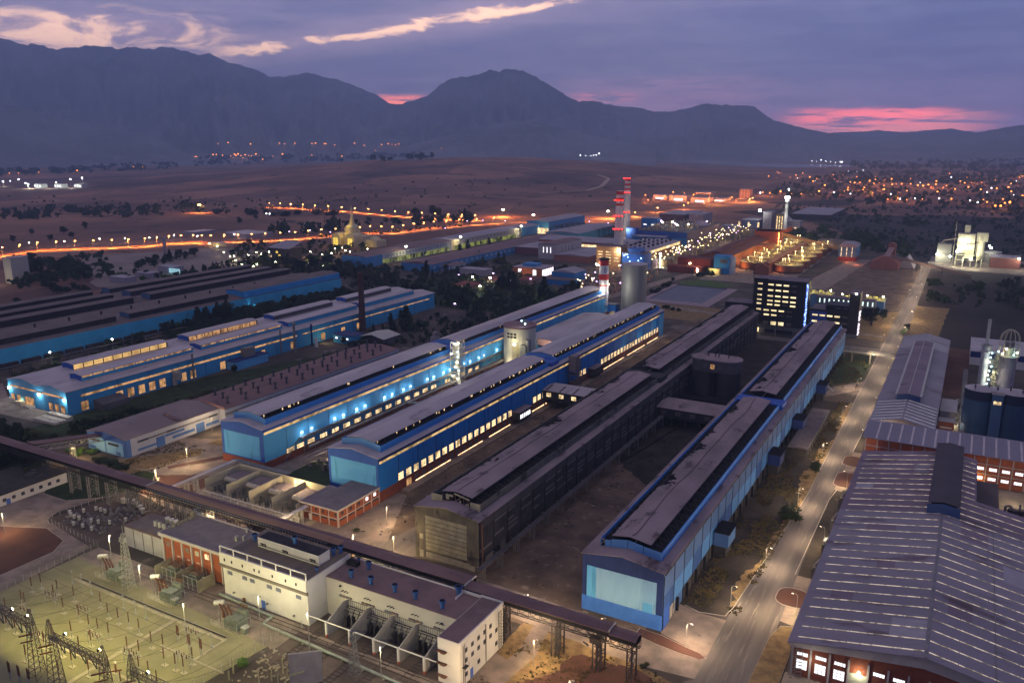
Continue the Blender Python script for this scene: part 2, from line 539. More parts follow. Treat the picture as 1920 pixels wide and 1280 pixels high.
mountain("mountain_range",[(640,240),(700,216),(733,196),(750,193),(780,184),(805,175),(825,157),(845,143),(885,140),(905,133),(920,127),(935,131),(950,126),(980,129),(995,137),(1020,150),
 (1040,162),(1060,177),(1085,187),(1110,186),(1145,195),(1200,200),(1225,207),(1260,207),(1290,201),(1320,192),(1350,195),(1395,195),
 (1412,197),(1430,210),(1450,224),(1490,235),(1540,246),(1590,255),(1660,258),(1695,251),(1740,252),(1805,251),(1840,246),(1885,237),
 (1920,233),(2000,215),(2150,200),(2400,225)],9800,6900,5.1,.5)
mountain("foothill",[(-500,205),(-300,190),(-100,178),(0,192),(60,205),(100,215),(200,236),(300,260),(370,283),(430,292)],7600,5900,8.2,.3)
mountain("foothill",[(740,281),(790,265),(850,250),(905,236),(960,226),(1010,228),(1060,240),(1150,262),(1230,279)],7400,5600,2.4,.3)
mountain("far_ridge",[(1380,262),(1450,256),(1540,250),(1600,246),(1650,243),(1700,247),(1780,240),(1830,247),(1900,250),(2000,250)],13300,12200,4.4,.4,1.04)
WATER = mat("lake_water",(.30,.27,.33),None,rough=.12,spec=.9)
def patch_px(name,pts,z,m,kind="structure"):
 return sheet(name,[G(px,py) for px,py in pts],z,m,kind)
def fpatch(name,px,z,m):
 """patch on the far plain that follows the relief"""
 out = []
 for a,b_ in px:
  x,y,zz = GT(a,b_)
  out.append((x,y,zz + z))
 me = bpy.data.meshes.new(name); me.from_pydata(out,[],[tuple(range(len(out)))]); me.materials.append(m)
 o = bpy.data.objects.new(name,me); COL.objects.link(o); o["kind"] = "structure"
 return o
sheet("lake",[G(px,py) for px,py in [(1135,299),(1200,300),(1330,303),(1450,307),(1590,310),(1603,313),(1480,315.5),(1390,312.5),(1300,306.5),(1180,303)]],2.5,WATER)
ASPH = mat("asphalt",(.18,.158,.14),(.105,.095,.09),.22,.8,c3=(.22,.19,.165),s3=.9,lo3=.56,bump=.01,stretch=(1,.07,1),detail=8)
CONC = mat("concrete_yard",(.29,.235,.195),(.17,.14,.12),.16,.85,c3=(.10,.088,.08),s3=.38,lo3=.6,detail=7)
KERB = mat("kerb_stone",(.40,.37,.33),(.30,.28,.25),.8,.85)
DIRT = mat("dirt",(.17,.122,.088),(.085,.065,.052),.09,.95,c3=(.26,.21,.16),s3=.25,lo3=.58,detail=9,bump=.06)
SOIL = mat("dark_soil",(.055,.046,.038),(.028,.025,.022),.09,.95,c3=(.12,.10,.08),s3=.3,lo3=.62,detail=8,bump=.06)
REDS = mat("red_soil",(.12,.058,.042),(.085,.045,.036),.12,.95,c3=(.16,.11,.06),s3=.5,lo3=.62,bump=.05)
DRYG = mat("dry_grass",(.27,.19,.085),(.15,.10,.055),.35,.95,c3=(.15,.13,.05),s3=.7,lo3=.56,bump=.12,detail=8)
LAWN = mat("lawn",(.035,.055,.02),(.02,.032,.014),.15,.95,c3=(.06,.06,.03),s3=.8,lo3=.6,bump=.1)
GREEN = mat("green_grass",(.07,.13,.035),(.05,.09,.025),.2,.95,bump=.1)
GRAV = mat("gravel",(.27,.255,.15),(.20,.19,.11),.10,.95,c3=(.20,.19,.15),s3=1.2,lo3=.60,bump=.03,detail=8)
BALL = mat("ballast",(.13,.10,.085),(.085,.07,.06),.2,.95,c3=(.20,.14,.09),s3=.5,lo3=.6,bump=.06,detail=8)
PLNT = mat("plant_ground",(.11,.088,.072),(.045,.04,.037),.035,.95,c3=(.16,.14,.12),s3=.07,lo3=.58,detail=9)
SCRUB = mat("scrub_ground",(.055,.043,.038),(.026,.024,.022),.01,.95,c3=(.10,.075,.06),s3=.05,lo3=.6,detail=9)
sheet("plant_ground",[(-330,60),(60,60),(60,1400),(-420,1400),(-640,1250),(-700,900),(-720,500),(-640,180)],.01,PLNT)
sheet("scrub_ground",[(-30,640),(420,600),(500,1700),(-60,1900),(-250,1560),(-60,1180)],.02,SCRUB)
sheet("scrub_ground",[(-640,1900),(-140,1500),(260,1500),(500,1900),(200,2200),(-300,2300)],.03,SCRUB)
sheet("dirt_yard",[(-131,190),(-66,190),(-66,240),(-92.5,236),(-92.5,640),(-131,640)],.03,SOIL)
sheet("dirt_yard",[(-131,192),(-70,192),(-72,214),(-92,232),(-100,300),(-131,330)],.04,DIRT)
sheet("dirt_yard",[(-195,190),(-157,190),(-157,640),(-195,640)],.03,DIRT)
sheet("concrete_yard",[(-214,200),(-180,196),(-172,214),(-190,250),(-214,250)],.05,CONC)
sheet("road",[(-176,192),(-157,192),(-157,232),(-166,300),(-172,300),(-170,232)],.06,ASPH)
sheet("concrete_yard",[(-330,194),(-214,194),(-214,252),(-222,262),(-260,262),(-262,248),(-300,262),(-330,250)],.04,CONC)
sheet("verge",[(-39,180),(-30.8,180),(-30.8,640),(-39,640)],.055,SOIL)
sheet("road",[(-51.5,180),(-38.6,180),(-37.2,226),(-38.4,300),(-38.2,330),(-35.6,450),(-35.2,640),(-46.4,640),(-46.6,330),(-51.5,232)],.07,ASPH)
sheet("side_apron",[(-38.4,232),(-30.8,230),(-30.8,262),(-38.6,262)],.065,CONC)
sheet("side_apron",[(-38,342),(-30.8,340),(-30.8,392),(-37,392)],.065,CONC)
b = MB()
for pts in ([(-38.6,262),(-38.2,330),(-37,342)],[(-37,392),(-35.6,450),(-35.2,640)],[(-51.4,232),(-46.75,330),(-46.5,640)],[(-65,226),(-60,224.3),(-52.4,226),(-51.4,232)]):
 for p,q in zip(pts,pts[1:]): b.bar((*p,.1),(*q,.1),.28,h=.22)
b.build("kerb",KERB)["kind"] = "structure"
sheet("road",[(-47.2,640),(-34.8,640),(-37.5,1090),(-46.5,1090)],.07,ASPH)
sheet("road",[(-130,196),(-100,193),(-70,190),(-51.5,192),(-51.5,203),(-66,205),(-100,207),(-130,208)],.05,CONC)
sheet("concrete_yard",[(-66.6,208),(-51,203),(-50.5,224),(-60,224),(-66.6,226)],.06,CONC)
sheet("road",[(-200,606),(-34,600),(-34,612),(-200,618)],.06,ASPH)
sheet("road",[(-66,470),(-47,500),(-47,520),(-66,492)],.06,CONC)
sheet("rough_grass",[(-66.7,226),(-58,224),(-52.5,226),(-51.5,236),(-47.6,330),(-47.4,468),(-66.7,468)],.05,SOIL)
b = MB()
L = []
for k in range(240):      # dry verge, ragged along the road
 y0 = 232 + k
 xr = -51.6 + 4.6 * min(1,(y0 - 232) / 88)
 wd = 2.0 + 3.2 * mnoise.noise(Vector((y0 * .05,2,0))) + 1.6 * mnoise.noise(Vector((y0 * .31,5,0))) + (2.4 if 330 < y0 < 390 else 0)
 L += [(xr,y0,.09),(xr - max(.3,wd),y0 + .8 * mnoise.noise(Vector((y0 * .6,9,0))),.09)]
b.add(L,[(2 * i,2 * i + 2,2 * i + 3,2 * i + 1) for i in range(239)])
b.build("dry_verge",DRYG)["kind"] = "structure"
sheet("rough_grass",[(-66,500),(-48,520),(-48,600),(-66,600)],.05,LAWN)
sheet("dry_grass",[(-97,640),(-47,640),(-46.5,760),(-97,745)],.05,DRYG)
sheet("dry_grass",[(-34,640),(-14,640),(-10,800),(-37,800)],.05,DRYG)
sheet("dirt_yard",[(-130,760),(-46,770),(-46,1040),(-110,1040)],.04,DIRT)
sheet("dirt_road",[(-150,840),(-120,850),(-105,1100),(-128,1100)],.05,CONC)
sheet("dry_grass",[(-250,640),(-150,640),(-150,700),(-250,700)],.05,DRYG)
sheet("road",[(-270,690),(-48,650),(-48,658),(-270,700)],.06,CONC)
sheet("road",[(-300,700),(-288,700),(-260,880),(-274,880)],.06,CONC)
sheet("dirt_yard",[(-250,850),(-160,850),(-160,1250),(-240,1250)],.04,CONC)
sheet("dirt_yard",[(-330,900),(-250,900),(-280,1250),(-340,1200)],.045,CONC)
sheet("dry_grass",[(-104,157),(-60,140),(-35,160),(-36,180),(-51,186),(-66,190),(-104,193)],.05,DRYG)
sheet("dirt_yard",[(-94,158),(-62,150),(-54,182),(-66,188),(-84,186)],.055,REDS)
sheet("footpath",[(-101,193),(-96,193),(-93.5,180),(-97,150),(-103,150),(-99,180)],.065,CONC)
sheet("concrete_yard",[(-104.5,158),(-96,158),(-97.5,174),(-104.5,176)],.07,CONC)
kerbed("traffic_island",[(-73,207.3),(-66,207),(-58,204.9),(-53.2,203.8),(-51.2,202.3),(-52.6,201),(-58,201),(-66,202),(-73,203.6)],REDS,KERB)
kerbed("planting_island",rrect(-41.5,-31.2,241,253,4.2),REDS,KERB)
kerbed("planting_island",rrect(-39.5,-31.2,346,364,3.5),REDS,KERB)
kerbed("planting_island",rrect(-39.5,-31.2,372,386,3.5),REDS,KERB)
kerbed("planting_island",[(-38.6,190),(-38.2,222),(-36.5,229),(-31.4,231),(-31.2,190)],DRYG,KERB)
sheet("road",[(-340,120),(-258,120),(-262,160),(-268,186),(-285,200),(-310,206),(-330,194),(-345,160)],.04,CONC)
kerbed("lawn",[(-330,186),(-322,178),(-307,178),(-294,190),(-288,204),(-300,215),(-322,214),(-333,200)],LAWN,KERB)
kerbed("lawn",[(-332,112),(-270,112),(-270,150),(-275,157),(-290,160),(-312,150)],REDS,KERB)
kerbed("lawn",[(-297,164),(-293,162.5),(-262,186),(-266,194),(-290,198),(-296,192),(-300,170)],SOIL,KERB)
sheet("gravel_pad",[(-262,158.5),(-262,186),(-292,193.5),(-297,164)],.16,BALL)
kerbed("lawn",[(-256,208),(-228,206),(-224,212),(-228,240),(-232,244),(-238,240),(-246,228)][:0] or rrect(-249,-223.5,228.5,262,5),LAWN,KERB)
kerbed("lawn",[(-327,201),(-310,206),(-307,214),(-300,240),(-306,246),(-326,219.5)],DRYG,KERB)
kerbed("lawn",[(-309.5,250),(-298,252),(-299,262),(-309.5,264)],DRYG,KERB)
kerbed("planting_island",[(-302,222),(-299,220.5),(-284.5,244),(-286,262),(-288.5,262),(-289,246)],REDS,KERB)
sheet("dirt_yard",[(-300,199),(-270,199),(-266,226),(-282,224),(-296,214)],.055,REDS)
sheet("gravel_pad",[(-259.5,118),(-259.5,160),(-232,160),(-196,152),(-162,152),(-166,122),(-150,96),(-260,92)],.05,GRAV)
sheet("concrete_yard",[(-259,152),(-259,160),(-226,160),(-226,163.5),(-195,163.5),(-195,160),(-160,159),(-160,146),(-196,149)],.06,CONC)
sheet("railway_bed",[(-160,140),(-104.8,128),(-104.8,168),(-160,168)],.05,BALL)
sheet("lawn",[(-410,590),(-300,590),(-300,640),(-330,700),(-400,760),(-500,760),(-520,640)],.04,LAWN)
sheet("green_grass",[(-345,640),(-315,650),(-330,700),(-365,690)],.06,GREEN)
sheet("green_grass",[(-250,790),(-215,800),(-205,830),(-240,850),(-262,830)],.06,GREEN)
sheet("concrete_yard",[(-500,225),(-406.5,230),(-406.5,244),(-457,242),(-500,262)],.05,CONC)
sheet("lawn",[(-406,214),(-358,222),(-332,400),(-372,420),(-403,330)],.05,LAWN)
sheet("concrete_yard",[(-260,262),(-221,262),(-221,585),(-260,585)],.045,CONC)
sheet("bare_field",[(-1000,640),(-760,500),(-700,640),(-760,780),(-900,800)],.03,mat("bare_field",(.27,.22,.2),(.20,.165,.15),.03,.95))
ROADF = mat("highway_asphalt",(.22,.18,.15),(.16,.13,.12),.05,.8)
def strip(name,pts,wd,z,m):
 b = MB(); L = []
 for i,(x,y) in enumerate(pts):
  q = pts[min(i + 1,len(pts) - 1)]; o = pts[max(i - 1,0)]
  dx,dy = q[0] - o[0],q[1] - o[1]; d = hypot(dx,dy) or 1
  zz = z + (gh(x,y) if hypot(x,y) > 1700 else 0)
  L += [(x - dy / d * wd / 2,y + dx / d * wd / 2,zz),(x + dy / d * wd / 2,y - dx / d * wd / 2,zz)]
 b.add(L,[(2 * i,2 * i + 1,2 * i + 3,2 * i + 2) for i in range(len(pts) - 1)])
 o = b.build(name,m); o["kind"] = "structure"
 return o
HW = [G(*p) for p in ((-500,530),(-200,503),(0,483),(200,466),(400,457),(560,449),(700,441),(820,431),(900,421),(1000,416),(1080,413),(1160,411))]
strip("highway",HW,17,.08,ROADF)
HW2 = [G(*p) for p in ((470,386),(560,391),(660,398),(740,405),(820,411),(900,414),(960,417))]
strip("highway",HW2,14,.09,ROADF)
strip("road",[G(*p) for p in ((400,455),(425,480),(470,510),(500,540))],11,.1,ROADF)
strip("road",[G(*p) for p in ((440,482),(560,478),(700,470),(770,455),(900,436))],9,.11,ROADF)
TRACK = mat("dirt_track",(.42,.32,.25),None,rough=.95)
def ftrack(pts,wd,name="dirt_track",m=TRACK):
 out = []
 for i in range(len(pts) - 1):
  for k in range(8):
   a = pts[i][0] + (pts[i + 1][0] - pts[i][0]) * k / 8; c = pts[i][1] + (pts[i + 1][1] - pts[i][1]) * k / 8
   out.append(GT(a,c)[:2])
 return strip(name,out,wd,1.2,m)
ftrack([(960,313),(1040,322),(1120,328),(1142,335),(1128,350),(1100,358),(1000,363)],14)
ftrack([(1050,375),(960,372),(860,366)],8)
# ================================================================== POTROOM HALLS
NAVY = mat("navy_sheet",(.04,.12,.46),(.035,.10,.40),.3,.6,corr=("X",.6,.05),c3=(.05,.10,.32),s3=.5,lo3=.62)
NAVYL = mat("dark_navy_sheet",(.02,.042,.17),(.016,.034,.13),.3,.6,corr=("X",.6,.05),c3=(.03,.045,.12),s3=.4,lo3=.62)
SKYB = mat("sky_blue_sheet",(.12,.44,.80),(.10,.38,.74),.12,.55,corr=("X",.6,.05),c3=(.07,.30,.58),s3=.3,lo3=.57,stretch=(1,1,.2),detail=8)
PALEB = mat("pale_blue_sheet",(.25,.48,.72),(.20,.42,.68),.12,.55,corr=("X",.6,.05),c3=(.15,.33,.56),s3=.3,lo3=.6,stretch=(1,1,.25),detail=8)
BLUE_S = mat("blue_sheet_side",(.022,.20,.62),(.017,.165,.54),.10,.6,corr=("Y",.6,.05),c3=(.012,.11,.36),s3=.35,lo3=.55,stretch=(1,1,.12),detail=8)
CYAN_S = mat("cyan_sheet_side",(.10,.42,.74),(.08,.37,.70),.10,.6,corr=("Y",.6,.05),c3=(.06,.28,.54),s3=.35,lo3=.56,stretch=(1,1,.12),detail=8)
MONB = mat("monitor_blue",(.05,.24,.68),(.04,.20,.60),.1,.55,corr=("Y",.6,.05))
MONP = mat("monitor_end_blue",(.14,.34,.66),(.12,.30,.62),.15,.55,corr=("X",.6,.05))
ROOFM = mat("lilac_metal_roof",(.46,.425,.445),(.35,.32,.345),.09,.55,metal=.15,corr=("Y",.9,.04),c3=(.27,.24,.26),s3=.16,lo3=.56,detail=9,stretch=(1.0,.25,1))
ROOFT = mat("felt_roof_torn",(.31,.245,.255),(.19,.155,.16),.07,.85,c3=(.10,.08,.085),s3=.13,lo3=.55,stretch=(1,.5,1),detail=10)
BRICK = mat("brick_red",(.27,.085,.05),(.21,.065,.042),.4,.85,brick=(2.2,),c3=(.16,.07,.05),s3=.5,lo3=.62)
BRICKW = mat("brick_orange",(.40,.12,.055),(.33,.10,.05),.4,.85,c3=(.24,.09,.06),s3=.5,lo3=.64,brick=(2.0,))
GREYP = mat("grey_panel",(.13,.12,.125),(.09,.085,.09),.12,.85,c3=(.18,.165,.15),s3=.35,lo3=.6,detail=8)
GREYD = mat("dark_grey_panel",(.05,.048,.052),(.032,.031,.034),.15,.85,c3=(.085,.08,.075),s3=.35,lo3=.6,detail=8)
CREAM = mat("cream_concrete",(.36,.34,.23),(.24,.225,.155),.3,.85,c3=(.12,.11,.08),s3=.6,lo3=.62,detail=8)
BLACK = mat("black_void",(.012,.012,.014),(.02,.02,.022),.6,.9)
DKST = mat("dark_steel",(.045,.045,.05),(.07,.06,.055),.5,.7,metal=.3)
STEEL = mat("grey_steel",(.26,.26,.25),(.18,.18,.18),.5,.6,metal=.4)
LSTEEL = mat("pale_steel",(.46,.46,.42),(.36,.36,.33),.5,.6,metal=.2)
WHITE = mat("white_paint",(.66,.65,.62),(.56,.55,.52),.12,.8,c3=(.38,.36,.32),s3=.35,lo3=.66,detail=8)
GREYBL = mat("slate_blue_sheet",(.07,.15,.34),(.055,.125,.29),.12,.65,corr=("Y",.6,.04))
LTBL_S = mat("light_blue_panel_side",(.09,.25,.56),(.07,.21,.50),.15,.6,corr=("Y",.6,.04))
RUST = mat("rusty_brown",(.17,.085,.05),(.11,.06,.04),.5,.8)
DOORM = mat("grey_door",(.17,.13,.12),(.12,.095,.09),.6,.8)
LIT_W = glowm("lit_window_warm",(1.0,.70,.36),1.9,.75,.32)
LIT_S = glowm("lit_strip_warm",(1.0,.66,.28),.85,.75,.22)
LIT_O = glowm("lit_window_amber",(1.0,.52,.22),.75,.75,.25)
LIT_C = glowm("lit_cool",(.80,.95,1.0),6.0)
LIT_WH = glowm("lit_window_white",(.95,.93,1.0),2.2,.3)
SKYL = glowm("lit_rooflight",(1.0,.82,.68),.66,.8,.45)
LAMPW = glowm("lamp_white",(1.0,.97,.82),60)
LAMPY = glowm("lamp_warm_white",(1.0,.88,.55),60)
LAMPO = glowm("lamp_orange",(1.0,.40,.09),40)
LAMPR = glowm("lamp_red",(1.0,.03,.02),7)
LAMPV = glowm("lamp_violet",(.75,.45,1.0),16)
LAMPC = glowm("lamp_cyan",(.45,.85,1.0),14)
HW_ = 25.8
EAVE,RIDGE = 18.8,20.8
def gable_pts(x0,x1,e,r,inset=0,z0=0,dz=0):
 xm = (x0 + x1) / 2
 return [(x0,z0),(x1,z0),(x1,e + dz),(xm,r + dz),(x0,e + dz)]
def hall_roof(x0,x1,y0,y1,e,r,th=.25,over=.5):
 xm = (x0 + x1) / 2
 k = (r - e) / (xm - x0)
 b = MB()
 b.prism([(x0 - over,e + .02 - k * over),(xm,r + .02),(x1 + over,e + .02 - k * over),(x1 + over,e + th - k * over),(xm,r + th),(x0 - over,e + th - k * over)],y0 - over,y1 + over)
 return b
def monitor(t,xa,xb,y0,y1,z0,zw,zr,zp,wallm,endm,roofm,slotm,rin=3.3,lit=None,seed=0,gapp=None):
 """ridge ventilator: upstand walls, recessed dark slot, raised low-pitched roof"""
 xm = (xa + xb) / 2
 b = MB()
 for xx in (xa,xb - .3): t.p("monitor_wall",MB().box(xx,xx + .3,y0,y1,z0,zw),wallm)
 for ya in (y0,y1 - .3):
  t.p("monitor_end",MB().prism([(xa + .3,z0),(xb - .3,z0),(xb - .3,zw),(xb - rin,zr - .3),(xm,zp - .3),(xa + rin,zr - .3),(xa + .3,zw)],ya,ya + .3),endm)
 b = MB()
 b.prism([(xa + rin - .5,zr),(xm,zp),(xb - rin + .5,zr),(xb - rin + .5,zr + .22),(xm,zp + .22),(xa + rin - .5,zr + .22)],y0 - .3,y1 + .3)
 t.p("monitor_roof",b,roofm)
 b = MB()
 b.prism([(xa + .3,zw - .9),(xb - .3,zw - .9),(xb - rin,zw - .5),(xb - rin,zr - .02),(xa + rin,zr - .02),(xa + rin,zw - .5)],y0 + .35,y1 - .35)
 sl_ = t.p("vent_slot",b,slotm)
 b = MB()
 n = int((y1 - y0) / 3.2)
 rr = random.Random(seed)
 for i in range(n + 1):
  y = y0 + .4 + (y1 - y0 - .9) * i / n
  b.bar((xb - rin + .08,y,zw - .6),(xb - rin + .08,y,zr),.16)
  b.bar((xa + rin - .08,y,zw - .6),(xa + rin - .08,y,zr),.16)
 t.p("slot_posts",b,DKST,sl_)
 if lit:
  b = MB()
  for i in range(n):
   if rr.random() < lit:
    y = y0 + 1 + (y1 - y0 - 2) * (i + rr.random() * .5) / n
    for q in range(rr.choice((1,1,2))):
     yy = y + q * .9
     b.box(xb - rin,xb - rin + .06,yy,yy + .55,zw - .3 + rr.uniform(0,.5),zr - rr.uniform(.1,.5))
  if b.v: t.p("lit_opening",b,LIT_W,sl_)
def grid_window(wd,ht,cols,rows,gm,fm,axis="Y",name="window",fr=.14):
 """prototype window mesh centred on origin, facing +X (axis Y) or -Y (axis X)"""
 b = MB()
 def bx(u0,u1,z0,z1,d0,d1,m):
  if axis == "Y": b.box(d0,d1,u0,u1,z0,z1,m)
  else: b.box(u0,u1,-d1,-d0,z0,z1,m)
 bx(-wd / 2,wd / 2,-ht / 2,ht / 2,-.02,.05,1)
 cw,ch = (wd - fr) / cols,(ht - fr) / rows
 for i in range(cols):
  for j in range(rows):
   u,z = -wd / 2 + fr + i * cw,-ht / 2 + fr + j * ch
   bx(u,u + cw - fr,z,z + ch - fr,.05,.07,0)
 me = b.build(name,[gm,fm])
 m = me.data
 bpy.data.objects.remove(me)
 return m
def place(me,name,t,x,y,z,parent=None):
 o = bpy.data.objects.new(name,me)
 COL.objects.link(o)
 o.parent = parent or t.o
 o.location = (x - t.loc[0],y - t.loc[1],z - t.loc[2])
 return o
W_B = grid_window(3.7,3.4,3,3,LIT_W,DKST)
W_A = grid_window(5.0,2.3,6,2,LIT_W,DKST)
W_AMB = grid_window(4.4,5.2,2,5,LIT_O,DKST)
AX0,AX1,AY0,AY1 = -286.0,-260.2,240.6,628.0
tA = T("potroom_hall","long light-blue hall with white lamps along its side and red plinth at its gable","industrial hall",((AX0 + AX1) / 2,AY0))
tA.p("wall",MB().prism(gable_pts(AX0,AX1,EAVE,RIDGE),AY0,AY1),CYAN_S)
tA.p("roof",hall_roof(AX0,AX1,AY0,AY1,EAVE,RIDGE),ROOFM)
xm = (AX0 + AX1) / 2
tA.p("gable_cladding",MB().prism([(AX0 + .01,3.6),(AX1 - .01,3.6),(AX1 - .01,EAVE - .1),(xm,RIDGE - .1),(AX0 + .01,EAVE - .1)],AY0 - .12,AY0),NAVY)
tA.p("gable_panel",MB().box(AX0 + 1.6,AX1 - 2.0,AY0 - .2,AY0 - .12,4.2,15.2),SKYB)
tA.p("plinth",MB().box(AX0 - .15,AX1 + .15,AY0 - .25,AY0 + 28,0,3.6).box(AX1,AX1 + .2,AY0 + 28,AY1,0,3.4),BRICK)
tA.p("clerestory_strip",MB().box(AX1,AX1 + .12,AY0 + .8,AY1 - 4,16.2,17.5),LIT_S)
tA.p("eaves_band",MB().box(AX1,AX1 + .3,AY0,AY1,17.5,EAVE - .2),NAVY)
monitor(tA,AX0 + 3.6,AX1 - 2.6,AY0 + 4.5,393,19.2,22.0,23.2,24.2,MONB,MONP,ROOFM,BLACK,lit=.30,seed=1)
monitor(tA,AX0 + 3.6,AX1 - 2.6,405,AY1 - 3,19.2,22.0,23.2,24.2,MONB,MONP,ROOFM,GREYD,lit=.15,seed=2)
tA.p("monitor_link",MB().box(AX0 + 2.4,AX1 - 1.4,393.4,404.6,19.4,21.6),NAVY)
for i,y in enumerate([256.5,263] + [270 + 8.4 * k for k in range(13)] + [385 + 8.4 * k for k in range(0,5)]):
 place(W_A,"window",tA,AX1 + .1,y,4.6)
b = MB(); b.box(AX1 + .1,AX1 + 2.6,262,470,8.2,8.5); b.box(AX1 + 2.5,AX1 + 2.6,262,470,8.5,9.3)
for k in range(30): b.bar((AX1 + 2.4,263 + k * 7,0),(AX1 + 2.4,263 + k * 7,8.2),.25)
gl = tA.p("gallery",b,STEEL)
b = MB()
for k in range(12):
 b.bar((AX1 + .6,252 + k * .8,1 + k * .62),(AX1 + .6,253 + k * .8,1 + k * .62),.9,h=.12)
b.bar((AX1 + 1.1,252,2),(AX1 + 1.1,262,9.5),.1)
tA.p("stair",b,STEEL)
for i in range(19):
 y = 264 + (i // 2) * 19.5 + (i % 2) * 6.5 + (3 if i % 4 > 1 else 0)
 if y > 458: break
 tt = tA.p("lamp_niche",MB().box(AX1 + .1,AX1 + .25,y - 1.3,y + 1.3,8.6,11.0),PALEB)
 tA.p("lamp_head",MB().box(AX1 + .25,AX1 + .6,y - .35,y + .35,10.4,10.9),LIT_C if i % 2 else LAMPC,tt)
 light(tA.o,(AX1 + 1.9 - tA.loc[0],y - tA.loc[1],10.4),420,(.80,.95,1.0),.3)
for k in range(14):
 pass
b = MB()
for k in range(27): b.box(AX1,AX1 + .1,AY0 + 14 * k + .0,AY0 + 14 * k + .18,3.4,16.2)
tA.p("panel_joint",b,GREYBL)
BX0,BX1,BY0,BY1 = -221.0,-195.2,238.8,580.0
tB = T("potroom_hall","long deep-blue potroom hall with a row of lit square windows above a brick base","industrial hall",((BX0 + BX1) / 2,BY0))
tB.p("wall",MB().prism(gable_pts(BX0,BX1,EAVE,RIDGE),BY0,BY1),BLUE_S)
tB.p("roof",hall_roof(BX0,BX1,BY0,BY1,EAVE,RIDGE),ROOFM)
xm = (BX0 + BX1) / 2
tB.p("gable_cladding",MB().prism([(BX0 + .01,0),(BX1 - .01,0),(BX1 - .01,EAVE - .1),(xm,RIDGE - .1),(BX0 + .01,EAVE - .1)],BY0 - .12,BY0),NAVY)
tB.p("gable_panel",MB().box(BX0 + 1.3,BX1 - 1.1,BY0 - .2,BY0 - .12,3.8,15.6),SKYB)
tB.p("plinth",MB().box(BX1,BX1 + .2,BY0 + .2,BY1 - 9,0,4.6),BRICK)
tB.p("clerestory_strip",MB().box(BX1,BX1 + .12,BY0 + .8,BY1 - 9,16.2,17.4),LIT_S)
tB.p("eaves_band",MB().box(BX1,BX1 + .3,BY0,BY1,17.4,EAVE - .2),NAVYL)
b = MB()
for k in range(25): b.box(BX1 + .01,BX1 + .13,BY0 + 13.6 * k + 13,BY0 + 13.6 * k + 13.2,4.6,16.2)
tB.p("panel_joint",b,NAVYL)
tB.p("end_panel",MB().box(BX1,BX1 + .15,BY1 - 9,BY1,0,17.3),SKYB)
monitor(tB,BX0 + 3.2,BX1 - 2.4,BY0 + 5,394,19.2,22.0,23.2,24.2,MONB,MONP,ROOFM,BLACK,lit=.55,seed=3)
monitor(tB,BX0 + 3.2,BX1 - 2.4,404,BY1 - 3,19.2,22.0,23.2,24.2,MONB,MONP,ROOFM,BLACK,lit=.5,seed=4)
tB.p("monitor_link",MB().box(BX0 + 2.2,BX1 - 1.0,394.4,403.6,19.4,21.4),NAVY)
y = 253.0
while y < BY1 - 10:
 if not (347 < y < 367 or 387 < y < 428 or 440 < y < 463):
  place(W_B,"window",tB,BX1 + .2,y,6.6)
 y += 5.4
y,k = 258.4,0
while y < BY1 - 10:
 if not (347 < y < 367 or 387 < y < 428 or 440 < y < 463):
  dr = tB.p("door",MB().box(BX1 + .2,BX1 + .3,y - 1.6,y + 1.6,0,3.6),DOORM if k != 0 else LIT_O)
 y += 5.4; k += 1
for y in (352,447):     # dark transformer cabins hung on the side
 c = tB.p("side_cabin",MB().box(BX1 + .3,BX1 + 4.6,y - 5,y + 8,2.2,7.0),GREYD)
 tB.p("cabin_roof",MB().box(BX1 + .3,BX1 + 4.9,y - 5.3,y + 8.3,7.0,7.25),ROOFT,c)
 b = MB()
 for k in range(6): b.box(BX1 + 4.6,BX1 + 4.7,y - 4 + k * 1.9,y - 3 + k * 1.9,3.4,5.6)
 tB.p("cabin_window",b,LIT_WH if y < 400 else GREYP,c)
tB.p("loading_ledge",MB().box(BX1 + .3,BX1 + 4.5,BY0 + 14,BY1,0,.5),CONC)
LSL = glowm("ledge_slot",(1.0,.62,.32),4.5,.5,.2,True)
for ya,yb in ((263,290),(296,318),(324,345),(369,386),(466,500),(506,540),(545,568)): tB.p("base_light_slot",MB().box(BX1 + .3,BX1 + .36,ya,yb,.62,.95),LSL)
for k in range(0):
 yy = 262 + k * 31
 light(tB.o,(BX1 + 5.2 - tB.loc[0],yy - tB.loc[1],1.6),900,(1.0,.62,.34),.25)
for xx,yy,pw in ((-195 + 3,500,900),(-195 + 4,530,1500),(-195 + 4,560,1700)):
 light(tB.o,(xx - tB.loc[0] + 3,yy - tB.loc[1],9),pw,(1.0,.72,.45),.4)
CX0,CX1,CY0,CY1 = -157.0,-131.2,211.0,606.0
tC = T("derelict_hall","long derelict grey hall with a torn roof and a slatted cream panel on its gable","industrial hall",((CX0 + CX1) / 2,CY0))
tC.p("wall",MB().prism(gable_pts(CX0,CX1,EAVE,RIDGE),CY0,CY1),GREYD)
tC.p("roof",hall_roof(CX0,CX1,CY0,CY1,EAVE,RIDGE),ROOFT)
xm = (CX0 + CX1) / 2
tC.p("gable_cladding",MB().prism([(CX0 + .01,0),(CX1 - .01,0),(CX1 - .01,EAVE - .1),(xm,RIDGE - .1),(CX0 + .01,EAVE - .1)],CY0 - .15,CY0),mat("grey_gable",(.15,.135,.10),(.09,.083,.066),.3,.9,c3=(.045,.042,.036),s3=.22,lo3=.54,detail=11,stretch=(1,1,.45)))
b = MB()
for k in range(8): b.box(CX0 + 4.4,CX1 - 4.6,CY0 - .28,CY0 - .15,3.6 + k * 1.62,3.6 + k * 1.62 + 1.38)
tC.p("slatted_panel",b,CREAM)
b = MB()
